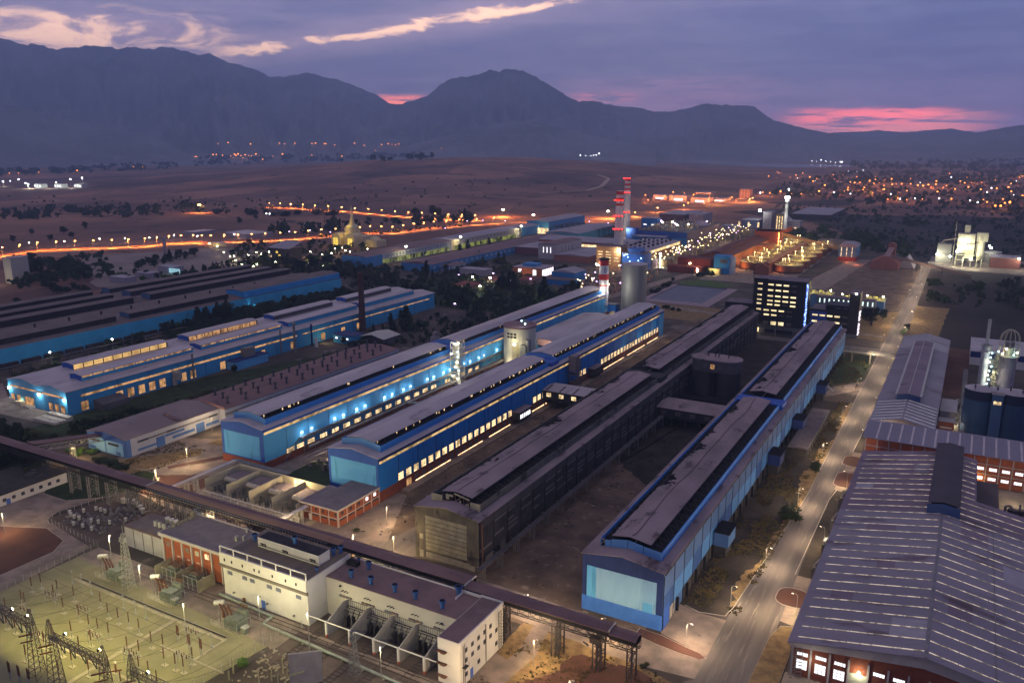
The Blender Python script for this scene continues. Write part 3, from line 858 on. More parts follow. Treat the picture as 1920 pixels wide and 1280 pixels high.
for k in range(22): b.box(CX0 + 4.4 + k * .82,CX0 + 4.4 + k * .82 + .7,CY0 - .22,CY0 - .15,.5,2.7)
b.box(CX0 + 1.6,CX0 + 3.2,CY0 - .22,CY0 - .15,.3,3); b.box(CX1 - 3.4,CX1 - 1.6,CY0 - .22,CY0 - .15,.3,2.2); b.box(CX0 + 1.8,CX0 + 3.2,CY0 - .2,CY0 - .15,7.2,9.0)
tC.p("boarding",b,mat("grey_boards",(.36,.34,.28),(.26,.245,.2),.5,.85))
b = MB()
for k in range(41):
 y = CY0 + 9.6 * k
 b.box(CX1,CX1 + .18,y,y + .3,0,EAVE - .3)
tC.p("wall_rib",b,BLACK)
b = MB(); rr = random.Random(5)
for k in range(40):
 y = CY0 + 9.6 * k + .6
 for j,z in enumerate((7.4,9.2,11.0,14.4)):
  if rr.random() < .72: b.box(CX1,CX1 + .12,y,y + rr.uniform(4,8.8),z,z + .9)
tC.p("wall_slat",b,GREYP)
tC.p("upper_cladding",MB().box(CX1,CX1 + .16,CY0,CY1,15.6,18.3),mat("grey_sheet_upper",(.085,.08,.085),(.06,.057,.06),.15,.85,c3=(.12,.11,.105),s3=.3,lo3=.62))
tC.p("broken_doorway",MB().box(CX1,CX1 + .3,CY0 + 9.8,CY0 + 13.8,0,4.4),BLACK)
tC.p("door_sheet",MB().box(CX1,CX1 + .35,CY0 + 4,CY0 + 9.0,.3,4.6).box(CX1,CX1 + .35,CY0 + 14.5,CY0 + 17,.3,5.6),GREYP)
CRM = mat("monitor_cream",(.36,.34,.25),(.28,.265,.2),.3,.85,c3=(.18,.17,.13),s3=.6,lo3=.62,corr=("X",.9,.05))
GRM = mat("monitor_grey",(.13,.13,.12),(.09,.09,.085),.3,.85,corr=("Y",.9,.05),c3=(.035,.035,.035),s3=.12,lo3=.55)
def ragged_roof(t,xa,xb,y0,y1,zr,zp,seed,side):
 """monitor roof sheet with a broken west edge and lost patches, real holes"""
 rr = random.Random(seed)
 b = MB(); xm = (xa + xb) / 2
 n = int((y1 - y0) / 1.1)
 miss = 0; lost = 0; y = y0
 for i in range(n):
  ya,yb = y0 + (y1 - y0) * i / n,y0 + (y1 - y0) * (i + 1) / n
  nz = mnoise.noise(Vector((ya * .055,seed,0))) + .25 * mnoise.noise(Vector((ya * .4,seed,4)))
  edge = xa + (max(0,nz * 11 - .7) * rr.uniform(.55,1.2) if nz > .1 else rr.choice((0,0,0,.25)))
  edge = min(edge,xm - 1.0)
  f = (edge - xa) / (xm - xa)
  zz = zr + (zp - zr) * f
  hz_ = mnoise.noise(Vector((ya * .09,seed + 20,0)))
  spans = [(edge,xm - .12)]
  if hz_ > .30:      # a lost strip of felt shows the void below
   h0 = edge + (xm - edge) * rr.uniform(.2,.4); h1 = h0 + (xm - edge) * min(.5,(hz_ - .25) * 2.2) * rr.uniform(.6,1)
   spans = [(edge,h0),(h1,xm - .12)]
  for xa_,xb_ in spans:
   za_,zb_ = zr + (zp - zr) * (xa_ - xa) / (xm - xa),zr + (zp - zr) * (xb_ - xa) / (xm - xa)
   b.add([(xa_,ya,za_),(xb_,ya,zb_),(xb_,yb,zb_),(xa_,yb,za_)],[(0,1,2,3)])
   b.add([(xa_,ya,za_ - .15),(xb_,ya,zb_ - .15),(xb_,yb,zb_ - .15),(xa_,yb,za_ - .15)],[(3,2,1,0)])
  b.add([(edge,ya,zz - .15),(edge,ya,zz),(edge,yb,zz),(edge,yb,zz - .15)],[(0,1,2,3)])
 b.prism([(xm - .1,zp),(xb,zr),(xb,zr - .18),(xm - .1,zp - .18)][::-1],y0,y1)
 t.p("monitor_roof",b,ROOFT)
 b = MB()      # crumpled ridge felt wandering over the crown
 y = y0 + 1
 px_ = xm
 while y < y1 - 3:
  nx = xm + 2.0 * mnoise.noise(Vector((y * .03,seed + 5,0)))
  za = zp + .05 - abs(px_ - xm) * (zp - zr) / (xm - xa); zb = zp + .05 - abs(nx - xm) * (zp - zr) / (xm - xa)
  b.bar((px_,y,za),(nx,y + 2.2,zb),.28,h=.12)
  px_ = nx; y += 2.2
 t.p("ridge_flashing",b,mat("dark_felt",(.10,.075,.085),None,rough=.9))
 b = MB()
 for k in range(int((y1 - y0) / 4.8)):
  yy = y0 + 2 + k * 4.8
  b.bar((xa,yy,zr - .3),(xm,yy,zp - .3),.22); b.bar((xm,yy,zp - .35),(xb,yy,zr - .35),.22)
  b.bar((xa - 2.9,yy,zr - 1.4),(xa,yy,zr - .3),.15)
  b.bar((xb + 3.6,yy,zr - 1.4),(xb,yy,zr - .35),.15)
  b.bar((xb + 3.6,yy,zr - 1.4),(xb,yy + 4.8,zr - .35),.08)
 for xx in (xa,xb): b.bar((xx,y0,zr - .32),(xx,y1,zr - .32),.2)
 t.p("roof_frame",b,DKST)
def open_monitor(t,xa,xb,y0,y1,wallm,seed,broken):
 b = MB(); z0,zw = 19.0,22.2
 for xx in (xa,xb - .25): t.p("monitor_wall",MB().box(xx,xx + .25,y0,y1,z0,zw),wallm)
 b = MB(); b.box(xa + .3,xb - .3,y0 + .4,y1 - .4,z0 + .4,z0 + 2.0)
 t.p("roof_void",b,BLACK)
 ragged_roof(t,xa + 3.2,xb - 3.9,y0 + 1,y1,23.3,24.3,seed,0)
open_monitor(tC,CX0 + 3.4,CX1 - 2.6,CY0 + 5.5,393,GRM,11,True)
open_monitor(tC,CX0 + 3.4,CX1 - 2.6,404,CY1 - 3,GRM,12,True)
tC.p("monitor_link",MB().box(CX0 + 2.4,CX1 - 1.2,393.4,403.6,19.4,21.8),GREYD)
b = MB(); xa,xb,yy = CX0 + 3.4,CX1 - 2.6,CY0 + 5.2
b.box(xa,xa + 4.4,yy,yy + .25,19,22.3); b.box(xb - 4.0,xb,yy,yy + .25,19,22.2); b.box(xa + 4.6,xa + 6.4,yy,yy + .25,19.6,20.6)
b.box(xa + 6.0,xa + 7.3,yy,yy + .25,21.4,23.2); b.box(xa + 7.3,xa + 8.9,yy,yy + .25,22.6,23.3); b.box(xa + 11.4,xa + 12.1,yy,yy + .25,20.0,21.8)
b.box(xa + 14.0,xa + 15.3,yy,yy + .25,19.7,21.3)
b.bar((xa + 9.5,yy,24.1),(xb - 4.2,yy,22.9),.2,h=.5)
tC.p("monitor_end",b,CRM)
b = MB()
for k in range(7): b.bar((xa + 4.6 + k * 1.7,yy + .3,19.5),(xa + 4.6 + k * 1.7,yy + .3,23.5),.14)
tC.p("end_frame",b,RUST)
tC.p("drain_pipe",MB().tube([(CX1 + 1.0,CY0 + .6,0),(CX1 + 1.0,CY0 + .6,18.0)],.28).tube([(CX1 + 1.0,CY0 + .6,9),(CX1 + 1.9,CY0 + .2,9)],.18),RUST)
DX0,DX1,DY0,DY1 = -92.5,-66.7,209.0,578.5
tD = T("potroom_hall","long unlit hall with a pale-blue panel on its navy gable and grey-blue side panels","industrial hall",((DX0 + DX1) / 2,DY0))
tD.p("wall",MB().prism(gable_pts(DX0,DX1,EAVE,RIDGE),DY0,DY1),GREYBL)
tD.p("roof",hall_roof(DX0,DX1,DY0,DY1,EAVE,RIDGE),ROOFT)
xm = (DX0 + DX1) / 2
tD.p("gable_cladding",MB().prism([(DX0 + .01,4.9),(DX1 - .01,4.9),(DX1 - .01,EAVE - .1),(xm,RIDGE - .1),(DX0 + .01,EAVE - .1)],DY0 - .15,DY0),NAVYL)
tD.p("gable_panel",MB().box(DX0 + 1.6,DX1 - 2.0,DY0 - .3,DY0 - .15,5.0,15.3),PALEB)
for q_ in ((DX0 + 1.6,DX0 + 4.6,15.3),(DX1 - 6.0,DX1 - 3.0,8.0)): tD.p("gable_panel",MB().box(q_[0],q_[1],DY0 - .36,DY0 - .3,5.0,q_[2]),SKYB,label="brighter blue panel strip")
tD.p("gable_base",MB().box(DX0,DX1,DY0 - .25,DY0,0,4.95),mat("royal_blue_sheet",(.06,.20,.66),(.05,.165,.58),.3,.55,corr=("X",.5,.05)))
b1,b2,b3,b4 = MB(),MB(),MB(),MB()
rr = random.Random(3)
for k in range(38):
 y = DY0 + 9.6 * k + .2
 ye = min(y + 9.2,DY1 - .1)
 b1.box(DX1,DX1 + .16,y,ye,11.0,17.6)
 dk_ = k in (0,3,6,7,12,17,22,28,33)
 tD.p("lower_panel",MB().box(DX1,DX1 + .2,y,ye,4.8,10.9),mat("faded_navy_panel",(.035,.10,.30),(.03,.08,.25),.3,.65,corr=("Y",.5,.04)) if dk_ else LTBL_S,label="darker blue side panel" if dk_ else None)
 b4.box(DX1,DX1 + .24,y - .1,y + .1,0,17.6)
 if k: b4.box(DX1 + .1,DX1 + .9,y + 3,y + 3.5,0,4.6)
tD.p("upper_panel",b1,GREYBL)
tD.p("wall_rib",b4,BLACK)
tD.p("open_base",MB().box(DX1 - .02,DX1 + .08,DY0 + 20,DY1 - .2,0,4.7),GREYD)
tD.p("side_gate",MB().box(DX1,DX1 + .25,DY0 + 1,DY0 + 6,0,6.6),NAVY)
tD.p("lit_doorway",MB().box(DX1,DX1 + .12,DY0 + 7,DY0 + 11.5,0,4.2),mat("bare_wall",(.42,.40,.34),(.3,.28,.24),.6,.9))
open_monitor(tD,DX0 + 3.4,DX1 - 2.6,DY0 + 5.5,378,MONB,21,True)
open_monitor(tD,DX0 + 3.4,DX1 - 2.6,388,DY1 - 3,MONB,22,True)
tD.p("monitor_link",MB().box(DX0 + 2.4,DX1 - 1.2,378.4,387.6,19.4,21.6),NAVY)
xa,xb,yy = DX0 + 5.0,DX1 - 2.6,DY0 + 5.2
b = MB()
for (u0,u1,h0,h1) in ((0,1.8,22.0,22.2),(2.0,7.2,22.6,23.6),(7.4,12.2,23.6,22.9),(12.4,xb - xa,22.8,22.1)):
 b.prism([(xa + u0,19.1),(xa + u1,19.1),(xa + u1,h1),(xa + u0,h0)],yy,yy + .25)
tD.p("monitor_end",b,MONP)
b = MB()
for k in range(4):
 b.bar((DX0 + 3.4,yy + k,19),(DX0 + 3.4,yy + k,22.4),.16); b.bar((DX0 + 3.4,yy + k,22.2 - k * .7),(DX0 + 5,yy,22.2 - k * .7),.12)
b.bar((DX0 + 3.4,yy,20.3),(DX0 + 5,yy,21.6),.12)
tD.p("bare_frame",b,LSTEEL)
tD.p("gutter",MB().bar((DX1 + .5,DY0,EAVE - .4),(DX1 + .5,DY1,EAVE - .4),.3),DKST)
for y in (265,349,402,470):
 c = tD.p("side_cabin",MB().box(DX1 + .5,DX1 + 5.6,y - 4,y + 5.5,4.4,9.4),NAVYL if y != 265 else GREYBL)
 tD.p("cabin_roof",MB().box(DX1 + .5,DX1 + 6.0,y - 4.4,y + 5.9,9.4,9.7),BLACK,c)
 tD.p("cabin_base",MB().box(DX1 + .5,DX1 + 4.6,y - 3,y + 4.5,0,4.4),GREYD,c)
tD.p("conveyor_stub",MB().bar((DX1 + 1,478,8.5),(DX1 + 9,470,5.5),1.0),LSTEEL)
def footbridge(name,label,x0,x1,y0,y1,z0,z1,roofm,wallm,winm):
 t = T(name,label,"footbridge",((x0 + x1) / 2,(y0 + y1) / 2,0))
 t.p("deck_housing",MB().box(x0,x1,y0,y1,z0,z1),wallm)
 ym = (y0 + y1) / 2
 t.p("roof",MB().prism([(y0 - .5,z1),(ym,z1 + 1.1),(y1 + .5,z1),(y1 + .5,z1 + .25),(ym,z1 + 1.35),(y0 - .5,z1 + .25)],x0,x1,axis="X"),roofm)
 n = max(3,int((x1 - x0) / 6.5))
 me = grid_window(3.0,2.4,3,2,winm,DKST,"X")
 for k in range(n):
  place(me,"window",t,x0 + (k + .5) * (x1 - x0) / n,y0,(z0 + z1) / 2 + .3)
 b = MB()
 for k in range(n + 1):
  x = x0 + 1 + (x1 - x0 - 2) * k / n
  b.bar((x,y0 + .5,0),(x,y0 + .5,z0),.5); b.bar((x,y1 - .5,0),(x,y1 - .5,z0),.5)
 t.p("legs",b,DKST)
 return t
t = footbridge("footbridge","covered bridge with lit windows between the deep-blue hall and the torn-roof hall",BX1 + .4,CX0 - .4,381,396,4.6,9.6,ROOFM,GREYD,LIT_W)
b = MB()
for k in range(5): b.prism([(380.6,9.95),(388.5,11.08),(388.5,11.12),(380.6,10.0)],-193 + k * 8,-192 + k * 8,axis="X")
t.p("rooflight",b,GREYP)
footbridge("footbridge","covered bridge with few dim windows between the torn-roof hall and the unlit blue hall",CX1 + .4,DX0 - .4,384,402,4.6,9.4,ROOFT,GREYD,GREYP)
t = T("footbridge","dark link box beside the twin grey silos in the court","footbridge",(-112,425,0))
t.p("deck_housing",MB().box(-130.6,-93,421,429,1.0,4.5),GREYD)
t.p("roof",MB().box(-130.8,-93,420.6,429.4,4.5,4.8),BLACK)
t = T("pipe_trestle","low pipe trestle on lattice legs running along the derelict grey hall","pipe rack",(-127.4,212,0))
b = MB(); b.box(-128.4,-126.4,204,395,5.0,5.25)
t.p("deck",b,mat("trestle_deck",(.16,.12,.09),(.09,.07,.06),.4,.9))
b = MB()
for k in range(5): b.tube([(-128.2 + k * .42,205,5.5),(-128.2 + k * .42,394,5.5)],.16,6)
t.p("pipe",b,GREYP)
b = MB()
for k in range(17):
 y = 206 + k * 11.7
 for x in (-128.2,-126.6): b.bar((x,y,0),(x,y,5),.16); b.bar((x,y + 1.3,0),(x,y + 1.3,5),.16)
 for z in (1.2,2.5,3.8): b.bar((-128.2,y,z),(-126.6,y,z),.1); b.bar((-128.2,y,z),(-128.2,y + 1.3,z + 1),.08); b.bar((-126.6,y,z),(-126.6,y + 1.3,z + 1),.08)
 b.bar((-129.4,y,5.5),(-125.4,y,5.5),.18)
t.p("leg",b,STEEL)
t = T("loading_canopy","low flat concrete canopy on posts beside the unlit blue hall","canopy",(-58,395,0))
t.p("roof",MB().box(-62.5,-54.5,371,436,4.6,5.0),mat("old_concrete",(.16,.135,.14),(.11,.095,.1),.2,.9,c3=(.07,.06,.06),s3=.4,lo3=.6))
t.p("edge_beam",MB().box(-54.5,-54.2,371,436,4.3,5.15).box(-62.8,-62.5,371,436,4.3,5.15),GREYP)
for k in range(12): t.p("post",MB().box(-54.9,-54.5,372 + k * 5.7,372.4 + k * 5.7,0,4.3),GREYP)
t = T("pipe_bridge","grey pipe bridge crossing the road behind the end of the unlit blue hall","pipe rack",(-50,566,0))
t.p("truss",MB().truss((-66,566,6.4),(-30,566,6.4),3,1.8,14,.16),STEEL)
t_ = T("pipe_bridge","low grey pipe bridge in front of the black office tower's foot","pipe rack",(-120,613,0))
t_.p("truss",MB().truss((-180,615,6.4),(-62,612,6.4),2.5,1.6,30,.16),STEEL)
t_.p("leg",MB().box(-178,-177.5,614,616,0,6.4),STEEL); t_.p("leg",MB().box(-120,-119.5,612.5,614.5,0,6.4),STEEL)
b = MB()
for x in (-60,-49,-33): b.bar((x,565,0),(x,565,6.4),.4); b.bar((x,567,0),(x,567,6.4),.4)
t.p("leg",b,STEEL)
b = MB()
for k in range(4): b.tube([(-66,565 + k * .6,7),(-30,565 + k * .6,7)],.2,6)
t.p("pipe",b,LSTEEL)
# ================================================================== FRONT OF THE PLANT
COVER = mat("conveyor_cover",(.30,.19,.125),(.24,.15,.105),.08,.8,c3=(.15,.11,.11),s3=.25,lo3=.62,corr=("X",1.0,.05))
COVER2 = mat("conveyor_cover_mauve",(.20,.13,.125),(.155,.10,.10),.08,.8,c3=(.13,.085,.09),s3=.3,lo3=.62,corr=("X",1.0,.05))
tc_ = T("conveyor_gallery","very long covered conveyor bridge on braced legs crossing the foreground","conveyor",(-200,190,0))
def gallery(x0,x1,y0,y1,z,zr,covm,side,t=tc_,name="cover"):
 ym = (y0 + y1) / 2
 b = MB()
 b.prism([(y0 - .3,z),(ym,zr),(y1 + .3,z),(y1 + .3,z + .15),(ym,zr + .15),(y0 - .3,z + .15)],x0,x1,axis="X")
 t.p(name,b,covm)
 b = MB(); b.box(x0,x1,y0,y0 + .2,z - 1.2,z - .05); b.box(x0,x1,y1 - .2,y1,z - 1.2,z - .05); b.box(x0,x1,y0 + .2,y1 - .2,z - 1.5,z - 1.2)
 t.p("side_sheet",b,side)
 for yy in (y0 + .7,y1 - .7): t.p("truss",MB().truss((x0,yy,z - 3.5),(x1,yy,z - 3.5),1.0,2.0,max(3,int((x1 - x0) / 3.4)),.16),DKST)
DKBL = mat("dark_blue_side",(.05,.06,.12),(.035,.04,.08),.3,.8)
gallery(-400,-262,183.6,188.2,13.6,14.2,COVER2,BLACK)
gallery(-262,-167,183.4,186.4,13.8,14.2,COVER,DKBL)
gallery(-262,-167,186.6,188.4,13.7,14.1,COVER2,DKBL)
gallery(-167,-118,183.4,188.2,13.6,14.2,COVER2,BLACK)
gallery(-118,-72,181.6,186.0,13.4,14.0,COVER2,BLACK)
gallery(-72.2,-64.6,181.4,185.6,13.0,13.6,COVER2,BLACK)
b = MB(); b.box(-118.3,-117.9,181.4,188.2,14.0,14.3); b.box(-72.4,-72.1,181.4,186,13.7,14.2); b.box(-262.2,-261.8,183.4,188.4,14.1,14.5)
tc_.p("joint_flashing",b,LSTEEL)
b = MB()      # open-topped stretch
b.box(-172,-148,182.4,183.2,13.0,13.2)
tc_.p("walkway",b,BLACK)
for x in (-66.5,-76,-88.5,-105.6,-118,-128,-139.5,-150,-163,-178,-192,-206,-219,-232,-243,-252,-262,-275,-288,-300,-312):
 y0,y1 = (182.2,185.6) if x > -118 else (184.0,187.8)
 b = MB(); zt = 9.9
 hv = x in (-76,-88.5,-118,-243,-252)
 for yy in (y0,y1):
  for dx in ((-1,1) if not hv else (-1.6,0,1.6)):
   b.bar((x + dx * .7,yy,0),(x + dx * .7,yy,zt),.34)
  for k in range(4):
   z0 = .4 + k * (zt - .6) / 4; z1 = z0 + (zt - .6) / 4
   b.bar((x - .7,yy,z0),(x + .7,yy,z1),.14); b.bar((x - .7,yy,z1),(x + .7,yy,z1),.14)
 for k in range(3):
  z0 = .4 + k * (zt - .6) / 3; z1 = z0 + (zt - .6) / 3
  b.bar((x,y0,z0),(x,y1,z1),.18); b.bar((x,y1,z0),(x,y0,z1),.18); b.bar((x,y0,z1),(x,y1,z1),.18)
 tc_.p("leg",b,DKST if x > -225 else STEEL)
for x,y in ((-76.5,182),(-119,183),(-206,184),(-192,184)):
 b = MB(); rr = random.Random(int(-x))
 for k in range(26):
  p = (x + rr.uniform(-2.6,2.6),y + rr.uniform(-.8,2.8),rr.uniform(6,12)); q = (p[0] + rr.uniform(-1.5,1.5),p[1] + rr.uniform(-1,1),p[2] + rr.uniform(-1.5,1.5))
  b.bar(p,q,rr.uniform(.12,.4))
 b.box(x - 1.6,x + 1.4,y,y + 1.6,8.2,10.2)
 tc_.p("drive_machinery",b,DKST)
b = MB(); b.bar((-236,184.5,10.5),(-229,180,2.5),2.2,h=1.4)
tc_.p("chute",b,mat("blue_grey_chute",(.16,.20,.27),None,rough=.7))
b = MB()
for k in range(150):
 x = -262 + k * 1.3
 if x < -172: b.bar((x,183.0,12.2),(x,183.0,13.3),.05)
b.bar((-262,183,13.3),(-172,183,13.3),.07); b.bar((-262,183,12.2),(-172,183,12.2),.1)
tc_.p("handrail",b,LSTEEL)
t = T("conveyor_branch","short inclined conveyor branch leading from the long gallery to the pale workshop","conveyor",(-344,200,0))
b = MB()
for xx0,xx1,a_,c_ in ((-347.5,-342.5,188.4,220),):
 b.add([(xx0,a_,14.0),(xx1,a_,14.0),(xx1,c_,8.0),(xx0,c_,8.0),(xx0,a_,14.6),(xx1,a_,14.6),(xx1,c_,8.6),(xx0,c_,8.6)],
 [(0,3,2,1),(4,5,6,7),(0,1,5,4),(1,2,6,5),(2,3,7,6),(3,0,4,7)])
t.p("cover",b,COVER2)
b = MB(); b.truss((-342.5,188.5,11.0),(-342.5,220,5.6),1.0,2.2,9,.16); b.lattice(-342.5,205,0,9,2,1.6,4,.16)
t.p("truss",b,LSTEEL)
t = T("switchgear_building","white blind-fronted switchgear building with a railing frame and a white rooftop penthouse","building",(-177,160,0))
t.p("wall",MB().box(-195,-159.4,160,179.6,0,14.6),WHITE)
t.p("roof",MB().box(-194.6,-159.7,160.2,179.4,14.6,14.8),mat("brown_roof_felt",(.20,.165,.12),(.15,.125,.10),.12,.9,c3=(.12,.10,.09),s3=.15,lo3=.6,stretch=(3,.6,1),detail=8))
t.p("upper_wall",MB().box(-195.6,-159.2,159.4,160,11.4,15.2),mat("white_upper_band",(.66,.64,.60),(.58,.56,.52),.1,.8))
t.p("ledge",MB().box(-195.8,-159.0,159.0,159.9,11.0,11.35).box(-195.8,-159,159.5,160,10.2,11.0),mat("stained_ledge",(.22,.19,.15),(.14,.13,.12),.4,.9))
b = MB()
for k in range(7): b.box(-195.4 + k * 6.0,-195.1 + k * 6.0,159.5,159.8,15.2,17.2)
b.box(-195.4,-159.1,159.45,159.85,17.2,17.5)
t.p("railing_frame",b,WHITE)
for x in (-193,-186.5,-183.2,-176,-172.2,-164): t.p("window",MB().box(x,x + 2.0,159.85,160,8.0,9.2),mat("grey_glass",(.16,.17,.24),None,rough=.3,spec=.6))
for x in (-193.6,-190.4,-185.7,-180.6,-178.5,-173,-167.6,-163.4): t.p("vent_hole",MB().box(x,x + .5,159.3,159.42,12.6,13.5),BLACK)
t.p("door",MB().box(-178.9,-177.3,159.85,160,.2,3.0),mat("blue_door",(.07,.14,.45),None,rough=.6))
b = MB()
for x,z in ((-190.6,2.2),(-176.2,2.6),(-165.2,1.8)): b.bar((x,159.95,z),(x,159.3,z + .1),.5)
t.p("wall_lamp",b,STEEL)
t.p("base_pipe",MB().box(-186.6,-186,159.3,159.9,0,1.6),RUST)
pt = t.p("penthouse",MB().box(-188,-162.4,168.6,173.6,14.8,18),WHITE)
t.p("penthouse_roof",MB().box(-187.8,-162.6,168.8,173.4,18,18.12),mat("black_felt",(.03,.03,.035),(.05,.045,.045),.3,.9),pt)
for x in (-186.4,-177,-165.6):
 b = MB()
 for k in range(4): b.bar((x + k * .6,168.5,16.2 - (k % 2) * .3),(x + k * .6,168.1,16.6),.3)
 b.bar((x - .2,168.3,15.8),(x + 2.2,168.3,15.8),.12)
 t.p("fan_cluster",b,DKST,pt)
t.p("roof_pipe",MB().tube([(-188,168.3,15.6),(-162.4,168.3,15.6)],.1),STEEL)
VB = mat("cowl_blue",(.045,.115,.32),(.035,.09,.26),.8,.55)
def cowl(x,y,z,r=.9,h=2.3):
 t = T("roof_ventilator",None,"ventilator",(x,y,z),"blue ventilator cowls on the white buildings")
 b = MB(); b.cyl(0,0,0,h * .55,r * .62,n=14); b.cyl(0,0,h * .55,h * .75,r * .62,r,n=14); b.cyl(0,0,h * .75,h,r,r * .98,n=14)
 o = b.build("cowl",VB,t.o)
 b = MB(); b.cyl(0,0,h + .005,h + .05,r * .8,n=14)
 b.build("throat",BLACK,t.o)
 return t.o
cl = [(-192.0,171.0,14.8,"blue cowl at the left end of the white switchgear roof"),(-174.4,171.2,18.1,"blue cowl on the black top of the white penthouse"),
 (-163.3,176.2,14.8,"larger of the two blue cowls beside the penthouse's right end"),(-162.2,178.4,14.8,"blue cowl touching its larger neighbour at the penthouse's right end"),
 (-160.9,166.0,14.8,"small blue cowl near the front right corner of the switchgear roof"),(-156.0,179.6,12.7,"squat blue cowl at the back corner of the mauve roof by the switchgear block"),
 (-152.0,171.2,12.7,"first blue cowl along the mauve roof edge counted from the switchgear block"),(-150.6,177.8,12.7,"blue cowl at the back of the mauve roof near the step"),
 (-144.3,171.0,12.7,"second blue cowl along the mauve roof edge counted from the switchgear block"),(-135.4,171.0,12.7,"middle blue cowl along the mauve roof edge"),
 (-128.0,171.0,12.7,"fourth blue cowl along the mauve roof edge counted from the switchgear block"),(-118.4,170.6,12.7,"last blue cowl on the mauve roof edge before the white stair block"),
 (-118.6,179.4,12.7,"big round blue cowl at the back of the mauve roof by the stair block")]
for x,y,z,lb in cl:
 sm_ = "small" in lb or "squat" in lb
 o = cowl(x,y,z,.55 if sm_ else (1.2 if "big round" in lb else .95),1.3 if sm_ else 2.4)
 o["label"] = lb
MAUV = mat("mauve_roof",(.25,.165,.15),(.17,.12,.115),.12,.85,c3=(.15,.11,.115),s3=.2,lo3=.6,detail=8)
t = T("transformer_building","long white building with mauve roof and five open transformer bays along its foot","building",(-137,168,0))
t.p("wall",MB().box(-159.3,-111.2,168,181,0,12.4),mat("cream_white_wall",(.58,.56,.48),(.50,.48,.42),.08,.85,c3=(.36,.34,.30),s3=.4,lo3=.66,detail=8))
t.p("roof",MB().box(-159.3,-111.2,168.1,180.8,12.4,12.6),MAUV)
t.p("parapet",MB().box(-159,-118,180.8,181.1,11,13.0),WHITE)
t.p("dark_box",MB().box(-158.5,-154.5,176.5,178.5,12.6,13.9),BLACK)
for i in range(5):
 x = -154.0 + i * 8.6
 b = MB()
 for k in range(4): b.box(x + k * 1.25,x + k * 1.25 + .9,167.5,168,7.6,8.15)
 t.p("duct_outlet",b,mat("oval_outlets",(.16,.20,.22),(.25,.15,.12),.9,.7))
 b = MB()
 for k in range(5): b.bar((x + 1.1 + k * .55,167.9,9.6 + (k % 2) * .25),(x + 1.1 + k * .55,167.4,9.6 + (k % 2) * .25),.22)
 t.p("fan_cluster",b,DKST)
for x in (-153.4,-116.8): t.p("wall_lamp",MB().bar((x,168,9.8 if x > -120 else 11),(x,167.3,10 if x > -120 else 11.2),.45),DKST)
for i in range(5):
 x = -151.2 + i * 8.7
 b = MB(); b.add([(x,158.6,0),(x,168,0),(x,168,7.0),(x,166.2,7.6),(x,158.6,4.9),(x + .3,158.6,0),(x + .3,168,0),(x + .3,168,7.0),(x + .3,166.2,7.6),(x + .3,158.6,4.9)],
     [(0,1,2,3,4),(9,8,7,6,5),(0,4,9,5),(4,3,8,9),(3,2,7,8),(0,5,6,1)])
 t.p("bay_wall",b,mat("bay_concrete",(.36,.35,.33),(.26,.25,.24),.2,.9,c3=(.16,.15,.15),s3=.5,lo3=.62))
 t.p("bay_post",MB().box(x - .15,x + .45,158.0,158.6,.9,5.2),WHITE)
 t.p("post_foot",MB().box(x - .15,x + .45,158.0,158.6,0,.9),mat("red_white_foot",(.35,.08,.05),None,rough=.7))
 b = MB()
 rr = random.Random(i)
 for k in range(3):
  b.box(x + 1.6 + k * 2.0,x + 2.4 + k * 2.0,164.6,166.2,.3,3.6)
  b.bar((x + 2 + k * 2,165,3.6),(x + 2 + k * 2,166.6,5.6),.18)
 for k in range(10):
  xx = x + .8 + k * .75
  b.bar((xx,167.6,5.4),(xx,167.6,7.4),.07)
 b.bar((x + .5,167.6,7.4),(x + 8.2,167.6,7.4),.09); b.bar((x + .5,167.6,5.4),(x + 8.2,167.6,5.4),.16)
 b.bar((x + .8,165.4,5.2),(x + 8,165.6,5.2),.14); b.bar((x + .8,166.4,5.7),(x + 8,166.4,5.7),.14)
 t.p("bay_gear",b,DKST)
t.p("front_beam",MB().tube([(-159.2,158.3,5.0),(-111,158.3,5.0)],.18),WHITE)
t = T("stair_block","white three-storey end block with mauve roof, small square windows and an outside ladder","building",(-107.6,158,0))
t.p("wall",MB().box(-111.2,-104.2,157.6,180,0,13.4),WHITE)
t.p("roof",MB().box(-111.0,-104.4,157.8,179.8,13.4,13.5),MAUV)
b = MB(); b.box(-111.4,-104.0,179.8,180.2,13.0,14.0); b.box(-104.4,-104.0,157.4,180,13.0,13.9); b.box(-117.5,-111.4,180.2,180.6,12.7,13.5); b.box(-117.7,-117.4,176,180.6,12.7,13.3)
t.p("parapet",b,WHITE)
for z in (9.6,6.0,2.3):
 t.p("canopy",MB().box(-111.2,-108.2,156.7,157.6,z,z + .25).box(-110.4,-109.1,157.45,157.6,z - .9,z - .3),RUST)
WG = mat("dark_pane",(.06,.06,.075),None,rough=.25,spec=.6)
for k,z in enumerate((2.2,6.4,9.4)):
 for j in range(6):
  if (k == 0 and j in (1,3,4)) or (k == 2 and j == 5): continue
  y = 160 + j * 3.15
  t.p("window",MB().box(-104.2,-104.08,y,y + 1.15,z,z + 1.25),WG)
t.p("door",MB().box(-104.2,-104.05,162.6,163.8,.1,3.0),mat("blue_door",(.07,.14,.45)))
b = MB()
for z in range(26):
 b.bar((-103.7,176.8,1 + z * .45),(-103.7,178.2,1 + z * .45),.08)
for y in (176.8,178.2): b.bar((-103.6,y,1),(-103.6,y,12.6),.1)
for z in range(10): b.bar((-103.2,176.6,2 + z),(-103.2,178.6,2.6 + z),.08)
for z in range(18): b.bar((-103.8,158.6,1 + z * .65),(-103.8,159.4,1 + z * .65),.07)
